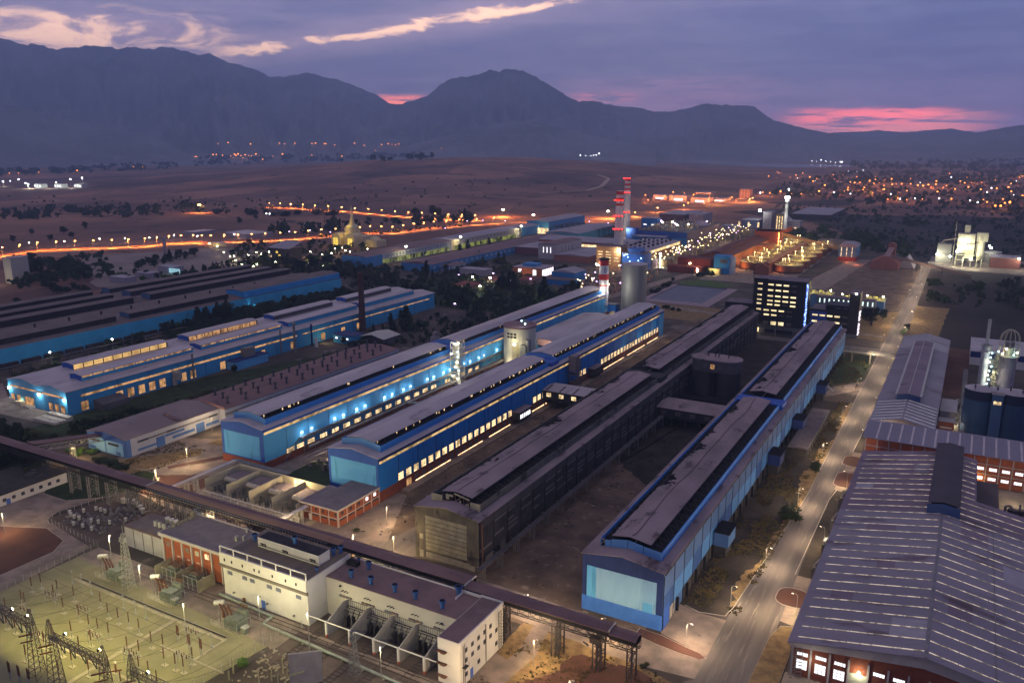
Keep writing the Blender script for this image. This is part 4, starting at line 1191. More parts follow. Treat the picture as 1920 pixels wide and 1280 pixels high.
b.bar((-103.8,158.6,.6),(-103.8,158.6,12.6),.1); b.bar((-103.8,159.4,.6),(-103.8,159.4,12.6),.1)
b.box(-104.1,-103.0,158.4,160.2,5.8,6.0); b.bar((-103.05,158.4,6),(-103.05,158.4,7),.08); b.bar((-103.05,160.2,6),(-103.05,160.2,7),.08)
t.p("ladder",b,DKST)
t.p("drain_pipe",MB().tube([(-103.95,170.4,0),(-103.95,170.4,12.2)],.12),STEEL)
t = T("switch_house","orange-brick switch house with white pilasters and a flat grey roof beside the transformers","building",(-213,164,0))
t.p("wall",MB().box(-229,-195.8,164.4,179,0,11.0),BRICKW)
t.p("roof",MB().box(-229.8,-195.8,163.4,179.6,11.0,11.5),mat("grey_gravel_roof",(.27,.23,.20),(.22,.19,.17),.4,.95,c3=(.18,.155,.14),s3=2,lo3=.6))
t.p("fascia",MB().box(-230,-195.8,163.1,163.4,10.8,11.9).box(-230,-229.8,163.4,179.8,11.0,11.9).box(-230,-195.8,179.6,179.9,11.0,11.9),mat("pale_concrete",(.48,.45,.42),(.40,.37,.35),.3,.85))
b = MB()
for k in range(8): b.box(-229.3 + k * 4.75,-228.7 + k * 4.75,163.9,164.4,0,10.8)
t.p("pilaster",b,mat("pale_concrete",(1,1,1)))
for k,lit in ((0,0),(2,0),(3,1),(4,2)):
 x = -227.6 + k * 4.75
 t.p("window",MB().box(x,x + 1.9,164.25,164.4,7.0,8.7),LIT_W if lit == 2 else (mat("pale_pane",(.50,.46,.36),None,rough=.3) if lit else mat("barred_pane",(.34,.26,.20),(.10,.08,.08),3.0,.5)))
for k in (1,2,3): t.p("vent_hole",MB().box(-227.3 + k * 4.75,-225.9 + k * 4.75,164.3,164.4,4.2,4.5),WHITE)
b = MB()
for k in range(5): b.box(-229.3,-228.5,168.5 + k * 1.7,169.4 + k * 1.7,11.5,12.5)
b.box(-229.4,-228.4,176.6,178.2,11.5,13.6)
t.p("roof_unit",b,CREAM)
b = MB(); b.box(-202.6,-201.8,172,173,11.5,13.2); b.box(-200.6,-199.9,173.4,174.4,11.5,13.2); b.box(-204,-203.2,178,178.8,11.5,13.0)
t.p("roof_unit",b,LSTEEL)
t = T("capacitor_house","low grey-walled house with two rows of cylindrical drums on its roof","building",(-240,166,0))
t.p("wall",MB().box(-252.4,-230.2,166,178,0,7.4),mat("grey_render",(.42,.41,.40),(.33,.32,.31),.2,.9,c3=(.24,.22,.19),s3=.4,lo3=.64))
t.p("roof",MB().box(-252.6,-230.2,165.8,178.2,7.4,7.6),mat("brown_grey_roof",(.21,.175,.15),(.16,.135,.12),.2,.9))
b = MB()
for k in range(38): b.bar((-252.4 + k * .6,165.9,7.6),(-252.4 + k * .6,165.9,8.2),.06)
b.bar((-252.6,165.9,8.2),(-230.2,165.9,8.2),.12); b.bar((-252.5,166,8.0),(-252.5,178,8.0),.2); b.bar((-252.5,178,8.0),(-230.2,178,8.0),.2)
t.p("handrail",b,RUST)
for k in range(3): t.p("wall_joint",MB().box(-247.5 + k * 5,-247.3 + k * 5,165.9,166,.2,7.3),GREYD)
for r in range(2):
 for k in range(5):
  if r == 0: x,y = -242.4 + k * 2.3 + (.9 if k > 2 else 0),171.6
  else: x,y = -240.6 + k * 2.3 + (.6 if k > 2 else 0),175.2
  dr = T("roof_drum",f"{'pale cone-topped' if r else 'grey cylindrical'} drum, {('first','second','third','fourth','fifth')[k]} from the left in the {'back' if r else 'front'} row on the low grey house","drum",(x,y,7.6),"drums on the low grey house")
  dr.p("drum_body",MB().cyl(0,0,0,1.9 if not r else 1.5,.72,n=12),LSTEEL,local=True)
  dr.p("drum_top",MB().cyl(0,0,1.9 if not r else 1.5,2.15,.75 if r else .5,.85 if r else .45,n=12),WHITE if r else STEEL,local=True)
TGRN = mat("transformer_green",(.20,.23,.19),(.14,.16,.135),.8,.6,c3=(.25,.24,.18),s3=2,lo3=.62)
INSB = mat("brown_porcelain",(.15,.065,.035),(.11,.045,.03),1,.35)
CONB = mat("pad_concrete",(.40,.36,.26),(.30,.27,.2),.5,.9)
def transformer(x,y,lab):
 t = T("power_transformer",lab,"transformer",(x,y,0),"power transformers with raised oil tanks")
 P = lambda n,b,m: t.p(n,b,m,local=True)
 P("plinth",MB().box(-7.2,4.2,-2.8,2.8,0,.35),CONB)
 P("body",MB().box(-1.6,3.2,-1.5,1.5,.5,3.9),TGRN)
 b = MB()
 for k in range(8): b.box(-1.4 + k * .58,-1.15 + k * .58,-2.5,-1.5,.9,3.6); b.box(-1.4 + k * .58,-1.15 + k * .58,1.5,2.5,.9,3.6)
 P("radiator",b,TGRN)
 P("cooling_box",MB().box(-1.2,2.8,2.3,3.3,2.9,4.9),TGRN)
 b = MB(); b.tube([(-6.8,-.9,6.6),(-6.8 + 2.6,.5,6.9)],.75,12)
 P("oil_tank",b,LSTEEL)
 P("tank_frame",MB().bar((-5.5,-.3,.3),(-5.5,-.3,6.1),.22).bar((-4.4,.5,.3),(-4.4,.5,6.2),.22).bar((-6.4,-.7,.3),(-6.4,-.7,6.0),.18),STEEL)
 for k in range(3):
  b = MB(); xx = -3.9 + k * 1.5
  b.cyl(xx,-.3 + .2 * k,2.3,4.4,.42,.34,n=10); b.bar((xx,-.3 + .2 * k,4.2),(xx - 1.0,-.7 + .2 * k,6.9),.36)
  P("bushing",b,INSB)
 b = MB()
 for k in range(3): b.cyl(-4.1 + k * 1.2,.5,.4,3.0,.5,n=10)
 P("arrester",b,STEEL)
 b = MB()
 for k in range(7): b.bar((-.6 + k * .45,3.2,4.9),(-.3 + k * .45,3.4,6.2),.13)
 b.bar((-1.6,3.0,5.6),(2.8,3.3,6.3),.12)
 P("busbar",b,RUST)
 b = MB()
 for xx,yy in ((-7,-2.6),(4,-2.6),(4,2.6),(-3,-2.6),(.6,-2.6)): b.bar((xx,yy,0),(xx,yy,3.4 if xx == 4 else 2.0),.12)
 b.bar((-7,-2.6,1.9),(4,-2.6,1.9),.07); b.bar((-7,-2.6,1.1),(4,-2.6,1.1),.07); b.bar((4,-2.6,3.4),(4,2.6,3.4),.08)
 P("guard_rail",b,LSTEEL)
 return t
transformer(-234.5,149.2,"transformer with raised oil tank farthest from the white building")
transformer(-208.0,149.2,"transformer with raised oil tank to the right of the lattice mast")
transformer(-178.5,148.6,"transformer with raised oil tank in front of the white blind wall")
for x,y,lb in ((-230.0,148.4,"small green cabinet to the right of the farthest transformer"),(-203.8,148.0,"small green cabinet to the right of the middle transformer"),(-173.0,147.6,"small green cabinet near the pale pipe and the white wall")):
 t = T("control_cabinet",lb,"cabinet",(x,y,0),"green cabinets beside the transformers")
 t.p("body",MB().box(-.8,.8,-.7,.7,.3,2.2),TGRN,local=True)
 t.p("roof",MB().prism([(-1,2.2),(1,2.2),(.7,2.6),(-.7,2.6)],-.9,.9),LSTEEL,local=True)
 t.p("plinth",MB().box(-1.1,1.1,-1,1,0,.3),CONB,local=True)
for x,y,lb in ((-220.5,155.2,"dark oil skid left of the walled transformer bays"),(-211.2,154.0,"dark oil skid between the walled transformer bays")):
 t = T("oil_skid",lb,"machine",(x,y,0))
 t.p("body",MB().box(-1.3,1.3,-.9,.9,.2,1.3).cyl(-.5,0,1.3,1.9,.5,n=10),DKST,local=True)
 t.p("frame",MB().box(-1.6,1.6,-1.1,-1.0,0,1.0).box(.4,1.1,-.5,.5,1.3,1.7),STEEL,local=True)
for i,(x,lb) in enumerate(((-220.8,"walled transformer bay with red busbars, left of the two by the brick wall"),(-210.6,"walled transformer bay with red busbars, right of the two by the brick wall"))):
 t = T("transformer_bay",lb,"transformer",(x,155.5,0),"walled bays by the brick house")
 t.p("fire_wall",MB().box(7.4,7.7,.5,7.4,0,4.4),CREAM,local=True)
 if i == 0: t.p("fire_wall",MB().box(-3.2,-2.9,.8,7.4,0,4.2),CREAM,local=True)
 t.p("tank",MB().box(.2,3.4,3.6,6.2,.4,3.6),TGRN,local=True)
 b = MB()
 for k in range(6): b.box(.4 + k * .5,.6 + k * .5,2.8,3.6,.7,3.2)
 t.p("radiator",b,TGRN,local=True)
 b = MB()
 for k in range(7): b.bar((1.0 + k * .75,3.2,4.7),(1.3 + k * .75,6.8,5.1),.2)
 b.bar((.6,3.2,4.7),(6.6,3.0,4.6),.12); b.bar((.6,6.8,5.1),(6.6,6.8,5.0),.12)
 t.p("busbar",b,RUST,local=True)
 b = MB()
 for xx in (.4,2.4,4.6,6.8):
  for yy in (1.0,6.6): b.bar((xx,yy,0),(xx,yy,4.6),.14)
 b.bar((.4,1,4.5),(6.8,1,4.5),.12); b.bar((.4,1,2),(6.8,1,2),.08)
 for k in range(4): b.cyl(4.6 + k * .7,5.0,.3,3.2,.2,n=8)
 t.p("frame",b,LSTEEL,local=True)
 t.p("kerb_edge",MB().box(-2.8,7.2,-1.2,-.9,0,.35),CONB,local=True)
PALEI = mat("pale_metal_post",(.36,.37,.33),(.28,.29,.25),.8,.6)
def post(nm,h0,h1,grp,r=.17):
 o = bpy.data.objects.new(nm,None); COL.objects.link(o); o["category"] = "insulator"; o["group"] = grp
 b = MB(); b.box(-.9,.9,-.7,.7,.0,.18); b.build("foot",CONB,o)
 b = MB(); b.cyl(0,0,.18,h0,.12,n=8)
 b.build("stand",PALEI,o)
 b = MB(); n = 4
 for k in range(n):
  z = h0 + (h1 - h0) * k / n; dz = (h1 - h0) / n
  b.cyl(0,0,z,z + dz * .84,r,r * .92,n=10); b.cyl(0,0,z + dz * .84,z + dz,r * .55,n=8)
 b.build("insulator",INSB,o)
 return o
def put(proto,locs,lab):
 for i,(x,y) in enumerate(locs):
  o = proto if i == 0 else copy_tree(proto)
  o.location = (x,y,0.05); o["label"] = lab
 return o
ins = post("post_insulator",2.3,5.6,"brown post insulators in the switchyard")
rowsp = [(78,1103),(61,1110),(109,1115),(102,1125),(140,1128),(204,1160),(223,1170),(243,1178),(168,1182),(185,1190),(205,1198),
 (285,1215),(307,1220),(309,1247),(330,1257),(42,1135),(135,1195),(172,1212),(150,1165),(262,1262),(280,1272),(14,1180),(30,1188),(50,1240),(66,1250),(48,1140),(12,1150),(168,1268),(228,1290),(296,1290),(120,1150),(190,1140),(262,1190),(150,1225),(100,1200),(118,1232),(84,1215),(240,1225),(262,1232),(345,1262),(362,1246),(112,1270),(136,1250),(205,1262)]
put(ins,[G(*p) for p in rowsp],"slim brown porcelain post insulator standing on the yellow-lit switchyard gravel")
bst = bpy.data.objects.new("disconnector",None); COL.objects.link(bst); bst["category"] = "insulator"; bst["group"] = "twin brown switch columns"
b = MB(); b.cyl(-.25,0,.1,2.4,.12,n=8); b.cyl(.35,0,.1,2.4,.12,n=8); b.box(-.6,.7,-.3,.3,2.3,2.5); b.build("stand",PALEI,bst)
b = MB(); b.cyl(-.25,0,2.5,5.8,.17,n=8); b.cyl(.35,0,2.5,5.6,.17,n=8); b.build("insulator",INSB,bst)
b = MB(); b.bar((-.25,0,5.8),(.5,0,6.3),.1); b.build("contact_arm",LSTEEL,bst)
put(bst,[G(*p) for p in ((335,1205),(356,1222),(378,1230),(20,1275),(38,1282),(56,1288))],"twin-column brown disconnector switch in the switchyard")
ct = bpy.data.objects.new("instrument_post",None); COL.objects.link(ct); ct["category"] = "insulator"; ct["group"] = "pale instrument posts along the cable walkway"
b = MB(); b.cyl(0,0,.1,4.2,.14,.1,n=8); b.box(-.35,.35,-.3,.3,.1,.9); b.build("stand",PALEI,ct)
b = MB(); b.cyl(0,0,4.2,4.9,.22,.3,n=8); b.bar((-.5,0,4.9),(.5,0,4.9),.08); b.build("head",LSTEEL,ct)
put(ct,[G(*p) for p in ((155,1102),(172,1115),(137,1095),(233,1143),(255,1153),(275,1162),(398,1215))],"pale instrument post beside the cable walkway in front of the transformers")
t = T("cable_walkway","pale cable trench covers running across the switchyard in front of the transformers","walkway",(-210,143,0))
b = MB(); b.box(-246,-176,141.6,142.6,.06,.36); b.box(-246,-176,143.4,143.7,.06,.5); b.box(-197.5,-196.1,100,141.6,.06,.3); b.box(-246,-170,116.5,117.5,.06,.28); b.box(-176,-175.2,131,143,.06,.3); b.box(-190,-164,131.2,131.8,.06,.24)
t.p("trench_cover",b,CONB)
b = MB()
for k in range(3): b.tube([(-244,142.9 + k * .2,.55),(-176,142.9 + k * .2,.55)],.07,6)
t.p("cable",b,DKST)
t = T("surface_pipe","long pale green pipe laid along the ground past the white buildings","pipe",(-160,154,0))
b = MB(); b.tube([(-196,158.6,.8),(-172,157.4,.8),(-171.5,153.2,.8),(-104,150.0,.8)],.42,10)
t.p("pipe",b,mat("pipe_green",(.27,.31,.27),(.21,.24,.21),.5,.6))
b = MB()
for k in range(9): b.box(-170 + k * 7.6,-169.6 + k * 7.6,152.5 - k * .36,153.5 - k * .36,0,.5)
t.p("saddle",b,CONB)
t = T("rail_tracks","rusty rail tracks leading into the transformer bays and along the yard","railway",(-130,155,0))
b = MB(); b2 = MB()
for k in range(5):
 x = -155.5 + k * 8.7
 for dx in (0,2.1): b.box(x + dx,x + dx + .14,138,167,.1,.24)
 for j in range(20): b2.box(x - .5,x + 2.7,138.4 + j * 1.45,138.7 + j * 1.45,.055,.11)
for dy in (0,1.9,3.6): b.box(-232,-104.6,154.4 + dy * .9,154.55 + dy * .9,.12,.26)
t.p("rails",b,mat("rail_steel",(.07,.055,.045),(.11,.07,.05),1,.5,metal=.4)); t.p("sleepers",b2,DKST)
sheet("concrete_strip",[(-172,156.5),(-104.6,154.4),(-104.6,156.6),(-172,158.4)],.09,CONC)
t = T("ruined_slab","tall weathered grey concrete slab standing alone among posts","ruin",(-141,139,0))
b = MB(); b.add([(-144.2,136.4,0),(-138.4,142.6,0),(-138.4,142.6,9.3),(-144.2,136.4,9.9),(-143.8,136.0,0),(-138.0,142.2,0),(-138.0,142.2,9.3),(-143.8,136.0,9.9)],
    [(0,1,2,3),(7,6,5,4),(0,4,5,1),(3,2,6,7),(0,3,7,4),(1,5,6,2)])
t.p("slab",b,mat("weathered_concrete",(.33,.31,.32),(.24,.225,.24),.3,.9,c3=(.13,.12,.13),s3=.35,lo3=.58,detail=8,stretch=(1,1,.5)))
t.p("ledge",MB().bar((-143.4,135.9,3.9),(-141.0,138.6,4.2),.4),CREAM)
PST = [(430,1275),(438,1262),(486,1282),(510,1276),(522,1283),(531,1262),(540,1270),(553,1282)]
for i,p in enumerate(PST):
 x,y = G(*p)
 t = T("concrete_stub",None,"post",(x,y,0),"bare posts beside the standing slab")
 t.o["label"] = "thin pale post standing in the rubble left of the tall grey slab"
 t.p("shaft",MB().box(-.14,.14,-.14,.14,0,3.0 + (i * 7 % 4) * .6),CREAM,local=True)
b = MB(); rr = random.Random(8)
for k in range(90):
 x,y = -152 + rr.uniform(-9,8),138 + rr.uniform(-9,8)
 s_ = rr.uniform(.2,.8)
 b.bar((x,y,.15),(x + rr.uniform(-1,1) * s_ * 2,y + rr.uniform(-1,1) * s_ * 2,.25 + rr.uniform(0,.3)),s_ * .7,h=.3)
rb = b.build("rubble",CONB); rb["kind"] = "stuff"; tag(rb,"scattered rubble and broken slabs beside the standing concrete slab","rubble")
FENM = mat("fence_wire",(.20,.19,.15),None,rough=.7)
def fence(pts,h,lab,sp=2.6,posts_m=None,dense=True):
 t = T("wire_fence",lab,"fence",(*pts[0],0))
 b,b2 = MB(),MB()
 for p,q in zip(pts,pts[1:]):
  L = hypot(q[0] - p[0],q[1] - p[1]); n = max(1,int(L / sp))
  for k in range(n + 1):
   x,y = p[0] + (q[0] - p[0]) * k / n,p[1] + (q[1] - p[1]) * k / n
   b.bar((x,y,0),(x,y,h),.12)
  for z in (.25,h - .1,h * .5): b2.bar((*p,z),(*q,z),.05)
  if dense:
   m = int(L / .45)
   for k in range(m):
    x,y = p[0] + (q[0] - p[0]) * k / m,p[1] + (q[1] - p[1]) * k / m
    b2.bar((x,y,.2),(x,y,h - .1),.025)
 t.p("posts",b,posts_m or LSTEEL); t.p("mesh_panel",b2,FENM)
 return t
fence([(-259.8,112),(-259.8,160)],2.4,"wire fence on the left edge of the switchyard beside the red soil")
fence([(-259.8,160),(-297,163.5),(-293,194),(-262,187)],2.2,"wire fence round the dark ballast yard of drum stacks",dense=False)
fence([(-166.5,118),(-163.4,151.5),(-160.5,158)],2.6,"wire fence between the switchyard gravel and the rubble ground")
GAL = mat("galvanised",(.42,.42,.38),(.33,.33,.30),.8,.55,metal=.3)
VGR = mat("violet_grey_steel",(.12,.10,.11),(.085,.072,.08),.8,.6,metal=.2)
t = T("lattice_mast","tall pale lattice mast with antenna drums near the orange-brick house","mast",(-225.1,147.3,0))
t.p("tower",MB().lattice(-225.1,147.3,0,19.5,3.0,.9,13,.17),GAL)
t.p("platform",MB().box(-226.2,-224.0,146.2,148.4,17.0,17.2).box(-227.0,-226.2,147,147.7,16.6,17.8).box(-224.2,-223.6,146.6,147.2,17.4,18.6),GAL)
t.p("top_rod",MB().bar((-225.1,147.3,19.5),(-225.1,147.3,22.2),.14),GAL)
t = T("lattice_mast","pale lattice mast standing in front of the transformer bays","mast",(-131.7,147.6,0))
t.p("tower",MB().lattice(-131.7,147.6,0,14,2.6,.8,10,.13),STEEL)
t.p("insulator_head",MB().box(-132.6,-130.8,147.2,148,11.6,12.0).bar((-131.7,147.6,14),(-131.7,147.6,19),.1).box(-132.2,-131.2,147.2,148,13.5,14.2),STEEL)
t = T("portal_gantry","violet-grey lattice portal gantry line carrying insulators over the switchyard","gantry",(-200,107,0))
tw = [(-206.4,106.0),(-197.2,105.6),(-174.6,105.2),(-165.6,106.4)]
for x,y in tw:
 t.p("tower",MB().lattice(x,y,0,16.2,3.2,1.5,9,.14).lattice(x,y,16.2,20.5,1.5,.4,3,.1),VGR)
for p,q,n in (((-240,107,15.4),(-206.4,106,15.4),18),((-197.2,105.6,15.4),(-174.6,105.2,15.4),14),((-165.6,106.4,15.4),(-140,106.4,15.4),16)): t.p("beam",MB().truss(p,q,1.3,1.3,n,.13),VGR)
rr = random.Random(4)
b = MB()
for x0,x1 in ((-236,-208),(-195,-176),(-163,-144)):
 k = x0
 while k < x1:
  y = 105.9
  b.bar((k,y,15.3),(k + 1.5,y + .8,11.2),.24); b.bar((k + 3.0,y,15.3),(k + 1.5,y + .8,11.2),.24)
  k += 4.4
t.p("insulator_string",b,mat("green_glass_insulator",(.10,.12,.09),None,rough=.3))
b = MB()
for x,y in tw: b.bar((x - 2.8,y - 2.0,12.5),(x + .4,y,13.4),.36); b.bar((x - .4,y - 3,12.0),(x + 2.4,y - 1.2,12.7),.3)
t.p("strain_insulator",b,INSB)
for i,x in enumerate((-216,-209.2,-192.4,-178.4,-160,-228)):
 fl = t.p("floodlight",MB().box(x - .35,x + .35,106.3,106.8,17.0,17.5).bar((x,106.3,16.6),(x,106.5,17.1),.15),DKST)
 t.p("lens",MB().box(x - .3,x + .3,106.8,106.95,17.05,17.45),LAMPY,fl)
 light(t.o,(x - t.loc[0],108.4 - t.loc[1],17.4),15000,(1.0,.84,.27),.4,"SPOT",radians(140),(0,1,-.75))
t2 = T("overhead_wires","thin sagging conductors strung from the lattice gantry over the switchyard","wires",(-200,107,14))
b = MB()
for k in range(22):
 x = -236 + k * 4.2
 if -206 < x < -197 or -174 < x < -166: continue
 p0,p1 = (x,106.5,11.4 if k % 2 else 14.6),(x + 1.5,133 + (k % 3) * 2.6,5.7)
 for q in range(6):
  f0,f1 = q / 6,(q + 1) / 6
  s0,s1 = -2.2 * 4 * f0 * (1 - f0),-2.2 * 4 * f1 * (1 - f1)
  b.bar((p0[0] + (p1[0] - p0[0]) * f0,p0[1] + (p1[1] - p0[1]) * f0,p0[2] + (p1[2] - p0[2]) * f0 + s0),(p0[0] + (p1[0] - p0[0]) * f1,p0[1] + (p1[1] - p0[1]) * f1,p0[2] + (p1[2] - p0[2]) * f1 + s1),.055)
for yy,zz in ((126.2,5.7),(132.8,5.7),(138.5,5.0)):
 for q in range(16): b.bar((-250 + q * 5,yy,zz - (q % 2) * .25),(-245 + q * 5,yy,zz - ((q + 1) % 2) * .25),.05)
t2.p("conductor",b,DKST)
for i,(x,y) in enumerate(((-238,129),(-222,129),(-206,122),(-190,122),(-236,120),(-220,115),(-183,137),(-176,128))):
 tb = T("busbar_stand","low portal frame carrying three busbars in the switchyard","switchgear",(x,y,0),"low busbar stands in the switchyard")
 b = MB()
 for dx in (-2.6,2.6): b.bar((dx,0,0),(dx,0,3.2),.16); b.bar((dx,.8,0),(dx,.8,3.2),.12)
 b.bar((-3,0,3.2),(3,0,3.2),.18); b.bar((-3,.8,3.2),(3,.8,3.2),.14)
 tb.p("frame",b,PALEI,local=True)
 b = MB()
 for k in range(3): b.cyl(-2 + k * 2,0,3.3,4.5,.14,n=8); b.cyl(-2 + k * 2,.8,3.3,4.3,.12,n=8)
 tb.p("insulator",b,INSB,local=True)
 tb.p("busbar",MB().bar((-4.6,0,4.5),(4.6,.4,4.5),.08).bar((-2,-3,4.4),(-2,4,4.4),.06),LSTEEL,local=True)
t = T("circuit_breaker","single brown breaker column with white cap and side arm between the gantry towers","insulator",(*G(222,1290),0))
t.p("stand",MB().lattice(t.loc[0],t.loc[1],0,5,1.2,.8,4,.1),PALEI)
t.p("column",MB().cyl(t.loc[0],t.loc[1],5,7.6,.26,n=10),INSB)
t.p("cap",MB().cyl(t.loc[0],t.loc[1],7.6,8.1,.3,n=10),WHITE)
t.p("arm",MB().bar((t.loc[0] - 1.6,t.loc[1] - 1.0,5.1),(t.loc[0] + 1.2,t.loc[1] + .8,5.6),.3),INSB)
DR = [(-283.5,187.4),(-281.2,188.0),(-278.6,188.8),(-275.4,188.0),(-271.8,186.6),(-268.5,185.2),(-287.0,178.0),(-284.4,178.2),(-281.8,178.2),(-292.8,171.0),(-290.4,169.8),(-287.6,169.4),(-285.0,169.6),(-279.0,170.6),(-275.6,171.2),(-282.2,165.6),(-277.6,166.2),(-271.5,173.0),(-268.2,177.4),(-289.4,174.4),(-272.6,166.4)]
for i,(x,y) in enumerate(DR):
 t = T("capacitor_drum",None,"drum",(x,y,.16),"pale capacitor drums in the dark ballast yard")
 t.o["label"] = "pale cylindrical capacitor drum standing on the dark fenced ballast"
 s_ = 1.0 if i < 6 else .7
 t.p("drum_body",MB().cyl(0,0,.5,.5 + 1.9 * s_,.75 * s_,n=12),LSTEEL,local=True)
 t.p("drum_cap",MB().cyl(0,0,.5 + 1.9 * s_,.7 + 1.9 * s_,.82 * s_,n=12),WHITE,local=True)
 t.p("foot_frame",MB().box(-.7 * s_,.7 * s_,-.7 * s_,.7 * s_,0,.5),DKST,local=True)
b = MB(); rr = random.Random(12)
for k in range(150):
 x,y = rr.uniform(-293,-266),rr.uniform(165,187)
 if y > 165 + (x + 297) * .75 + 8 or y < 162 + (x + 293) * -.05: continue
 b.box(x,x + rr.uniform(.3,1.4),y,y + rr.uniform(.3,1.0),.16,.5 + rr.random() * .7)
rb = b.build("yard_litter",STEEL); rb["kind"] = "stuff"; tag(rb,"low grey clutter of bases and fittings in the dark ballast yard","clutter")
t = T("ballast_path","narrow pale slab path in the ballast yard","path",(-272,190,0))
t.p("slab",MB().add([(-276,184,.2),(-274.5,184,.2),(-266.5,189.5,.2),(-268,189.8,.2)],[(0,1,2,3)]),CONC)
t = T("rectifier_yard","cream-walled yard of four open rectifier bays with horizontal tanks","switchyard",(-238,218,0))
t.p("yard_floor",MB().box(-268,-205.5,200.6,230.2,.05,.14),mat("yard_slab",(.40,.35,.25),(.32,.28,.2),.2,.9))
t.p("back_wall",MB().box(-264.2,-212.6,229.8,230.2,.1,6.4),mat("cream_wall",(.50,.47,.34),(.42,.40,.29),.2,.85,c3=(.30,.28,.2),s3=.5,lo3=.64))
for k in range(5):
 x = -264.2 + k * 12.6
 t.p("bay_wall",MB().box(x,x + .35,211.5,229.8,.1,6.2),mat("cream_wall",(1,1,1)))
 b = MB()
 for j in range(3): b.box(x + .36,x + .5,223.2 + j * 1.6,224.2 + j * 1.6,3.6,5.6)
 if k < 4: t.p("louvre",b,LSTEEL)
for k in range(4):
 x = -264.2 + k * 12.6
 t.p("bay_roof",MB().box(x + 2.6,x + 12.3,221,228,4.2,4.5),mat("bay_roof_mauve",(.25,.20,.19),(.2,.16,.16),.3,.9))
 t.p("roof_support",MB().box(x + 2.8,x + 3.1,221.2,221.5,.1,4.2).box(x + 11.6,x + 11.9,221.2,221.5,.1,4.2),CREAM)
 t.p("tank",MB().tube([(x + 3.4,219.6,3.9),(x + 9.4,219.6,3.9)],1.05,12),mat("cream_tank",(.50,.47,.37),(.42,.40,.32),.5,.6))
 b = MB(); rr = random.Random(k + 30)
 for j in range(26):
  xx,yy = x + 1.8 + rr.random() * 9.2,212 + rr.random() * 6.5
  b.bar((xx,yy,.2),(xx,yy,rr.uniform(1.8,3.6)),rr.choice((.12,.3,.5)))
 for j in range(5): b.bar((x + 1.5,212.4 + j * 1.4,3.4),(x + 11.4,212.4 + j * 1.4,3.4),.12)
 t.p("rectifier_gear",b,mat("gear_green_grey",(.17,.18,.15),(.10,.105,.09),1,.6))
 b = MB()
 for j in range(8): b.cyl(x + 11.2,212 + j * .95,.2,3.0,.26,n=8)
 t.p("insulator_row",b,LSTEEL)
b = MB()
for k in range(14):
 x = -259.5 + k * 4.0
 b.bar((x,206.2,0),(x,206.2,4.2),.18); b.bar((x,203.4,0),(x,203.4,3.2),.16)
b.bar((-259.5,206.2,4.2),(-207.5,206.2,4.2),.2); b.bar((-259.5,206.2,3.0),(-207.5,206.2,3.0),.12); b.bar((-259.5,206.9,3.8),(-207.5,206.9,3.8),.5,h=.25)
for k in range(14): b.bar((-259.5 + k * 4,203.4,3.1),(-259.5 + k * 4,209,3.5),.12)
t.p("busbar_frame",b,mat("pale_frame",(.55,.54,.46),None,rough=.6))
b = MB()
for k in range(4): b.cyl(-257 + k * 13,206.2,.1,1.5,.3,n=8); b.box(-253.5 + k * 13,-251.5 + k * 13,203.4,203.6,2.0,3.0)
t.p("sign_board",b,WHITE)
t.p("front_kerb",MB().box(-268,-205.5,200.3,200.6,0,.5),CREAM)
for x0,y0,y1,lab in ((-269.4,196,232,"pale pipe portal rising over the left edge of the rectifier yard"),(-209.8,196.5,212.5,"pale pipe portal at the right edge of the rectifier yard")):
 t = T("pipe_portal",lab,"pipe rack",(x0,y0,0))
 b = MB()
 for k in range(4): b.tube([(x0 + k * .5,y0,6.4),(x0 + k * .5,y1,6.4)],.17,6)
 t.p("pipe",b,WHITE)
 b = MB()
 for yy in (y0 + 10,y0 + 14.5) if x0 < -250 else (y0 + 9,y0 + 12):
  for xx in (x0 - .3,x0 + 1.9): b.lattice(xx,yy,0,6,.7,.6,5,.12)
 b.bar((x0,y0 + 10,5.8),(x0 + 7,y0 + 10,5.8),.3) if x0 < -250 else None
 b.bar((x0 + 7,y0 + 10,0),(x0 + 7,y0 + 10,5.8),.3) if x0 < -250 else None
 b.truss((x0 + .8,y0,5.0),(x0 + .8,y1,5.0),1.6,1.0,10,.1)
 t.p("portal_leg",b,LSTEEL)
t = T("brick_annex","small two-storey red brick office with pale frame lines and an L-shaped grey roof","building",(-204,214,0))
t.p("wall",MB().box(-212.6,-195,214,229.4,0,6.6).box(-208.6,-195,229.4,238.4,0,6.6),BRICKW)
t.p("roof",MB().box(-213.4,-194.6,213.4,229.8,6.6,7.0).box(-209.2,-194.6,229.8,238.5,6.6,7.0),mat("mauve_grey_roof",(.25,.21,.20),(.20,.17,.165),.2,.9))
b = MB()
b.box(-213.6,-194.5,213.2,213.4,6.5,7.15); b.box(-194.6,-194.4,213.4,238.5,6.5,7.15); b.box(-213.6,-213.4,213.4,229.8,6.5,7.15); b.box(-213.4,-209.2,229.8,230,6.5,7.15)
for k in range(5): b.box(-212.75 + k * 4.35,-212.4 + k * 4.35,213.8,214,0,6.5)
for k in range(6): b.box(-195,-194.8,214 + k * 4.85,214.3 + k * 4.85,0,6.5)
b.box(-212.6,-195,213.85,214,3.1,3.45); b.box(-195,-194.85,214,238.4,3.1,3.45)
t.p("frame",b,mat("pale_concrete",(1,1,1)))
for k,xx in enumerate((-206.3,-202.8,-200.2,-196.6)): t.p("window",MB().box(xx,xx + 1.0,213.88,214,4.4,5.6),WG)
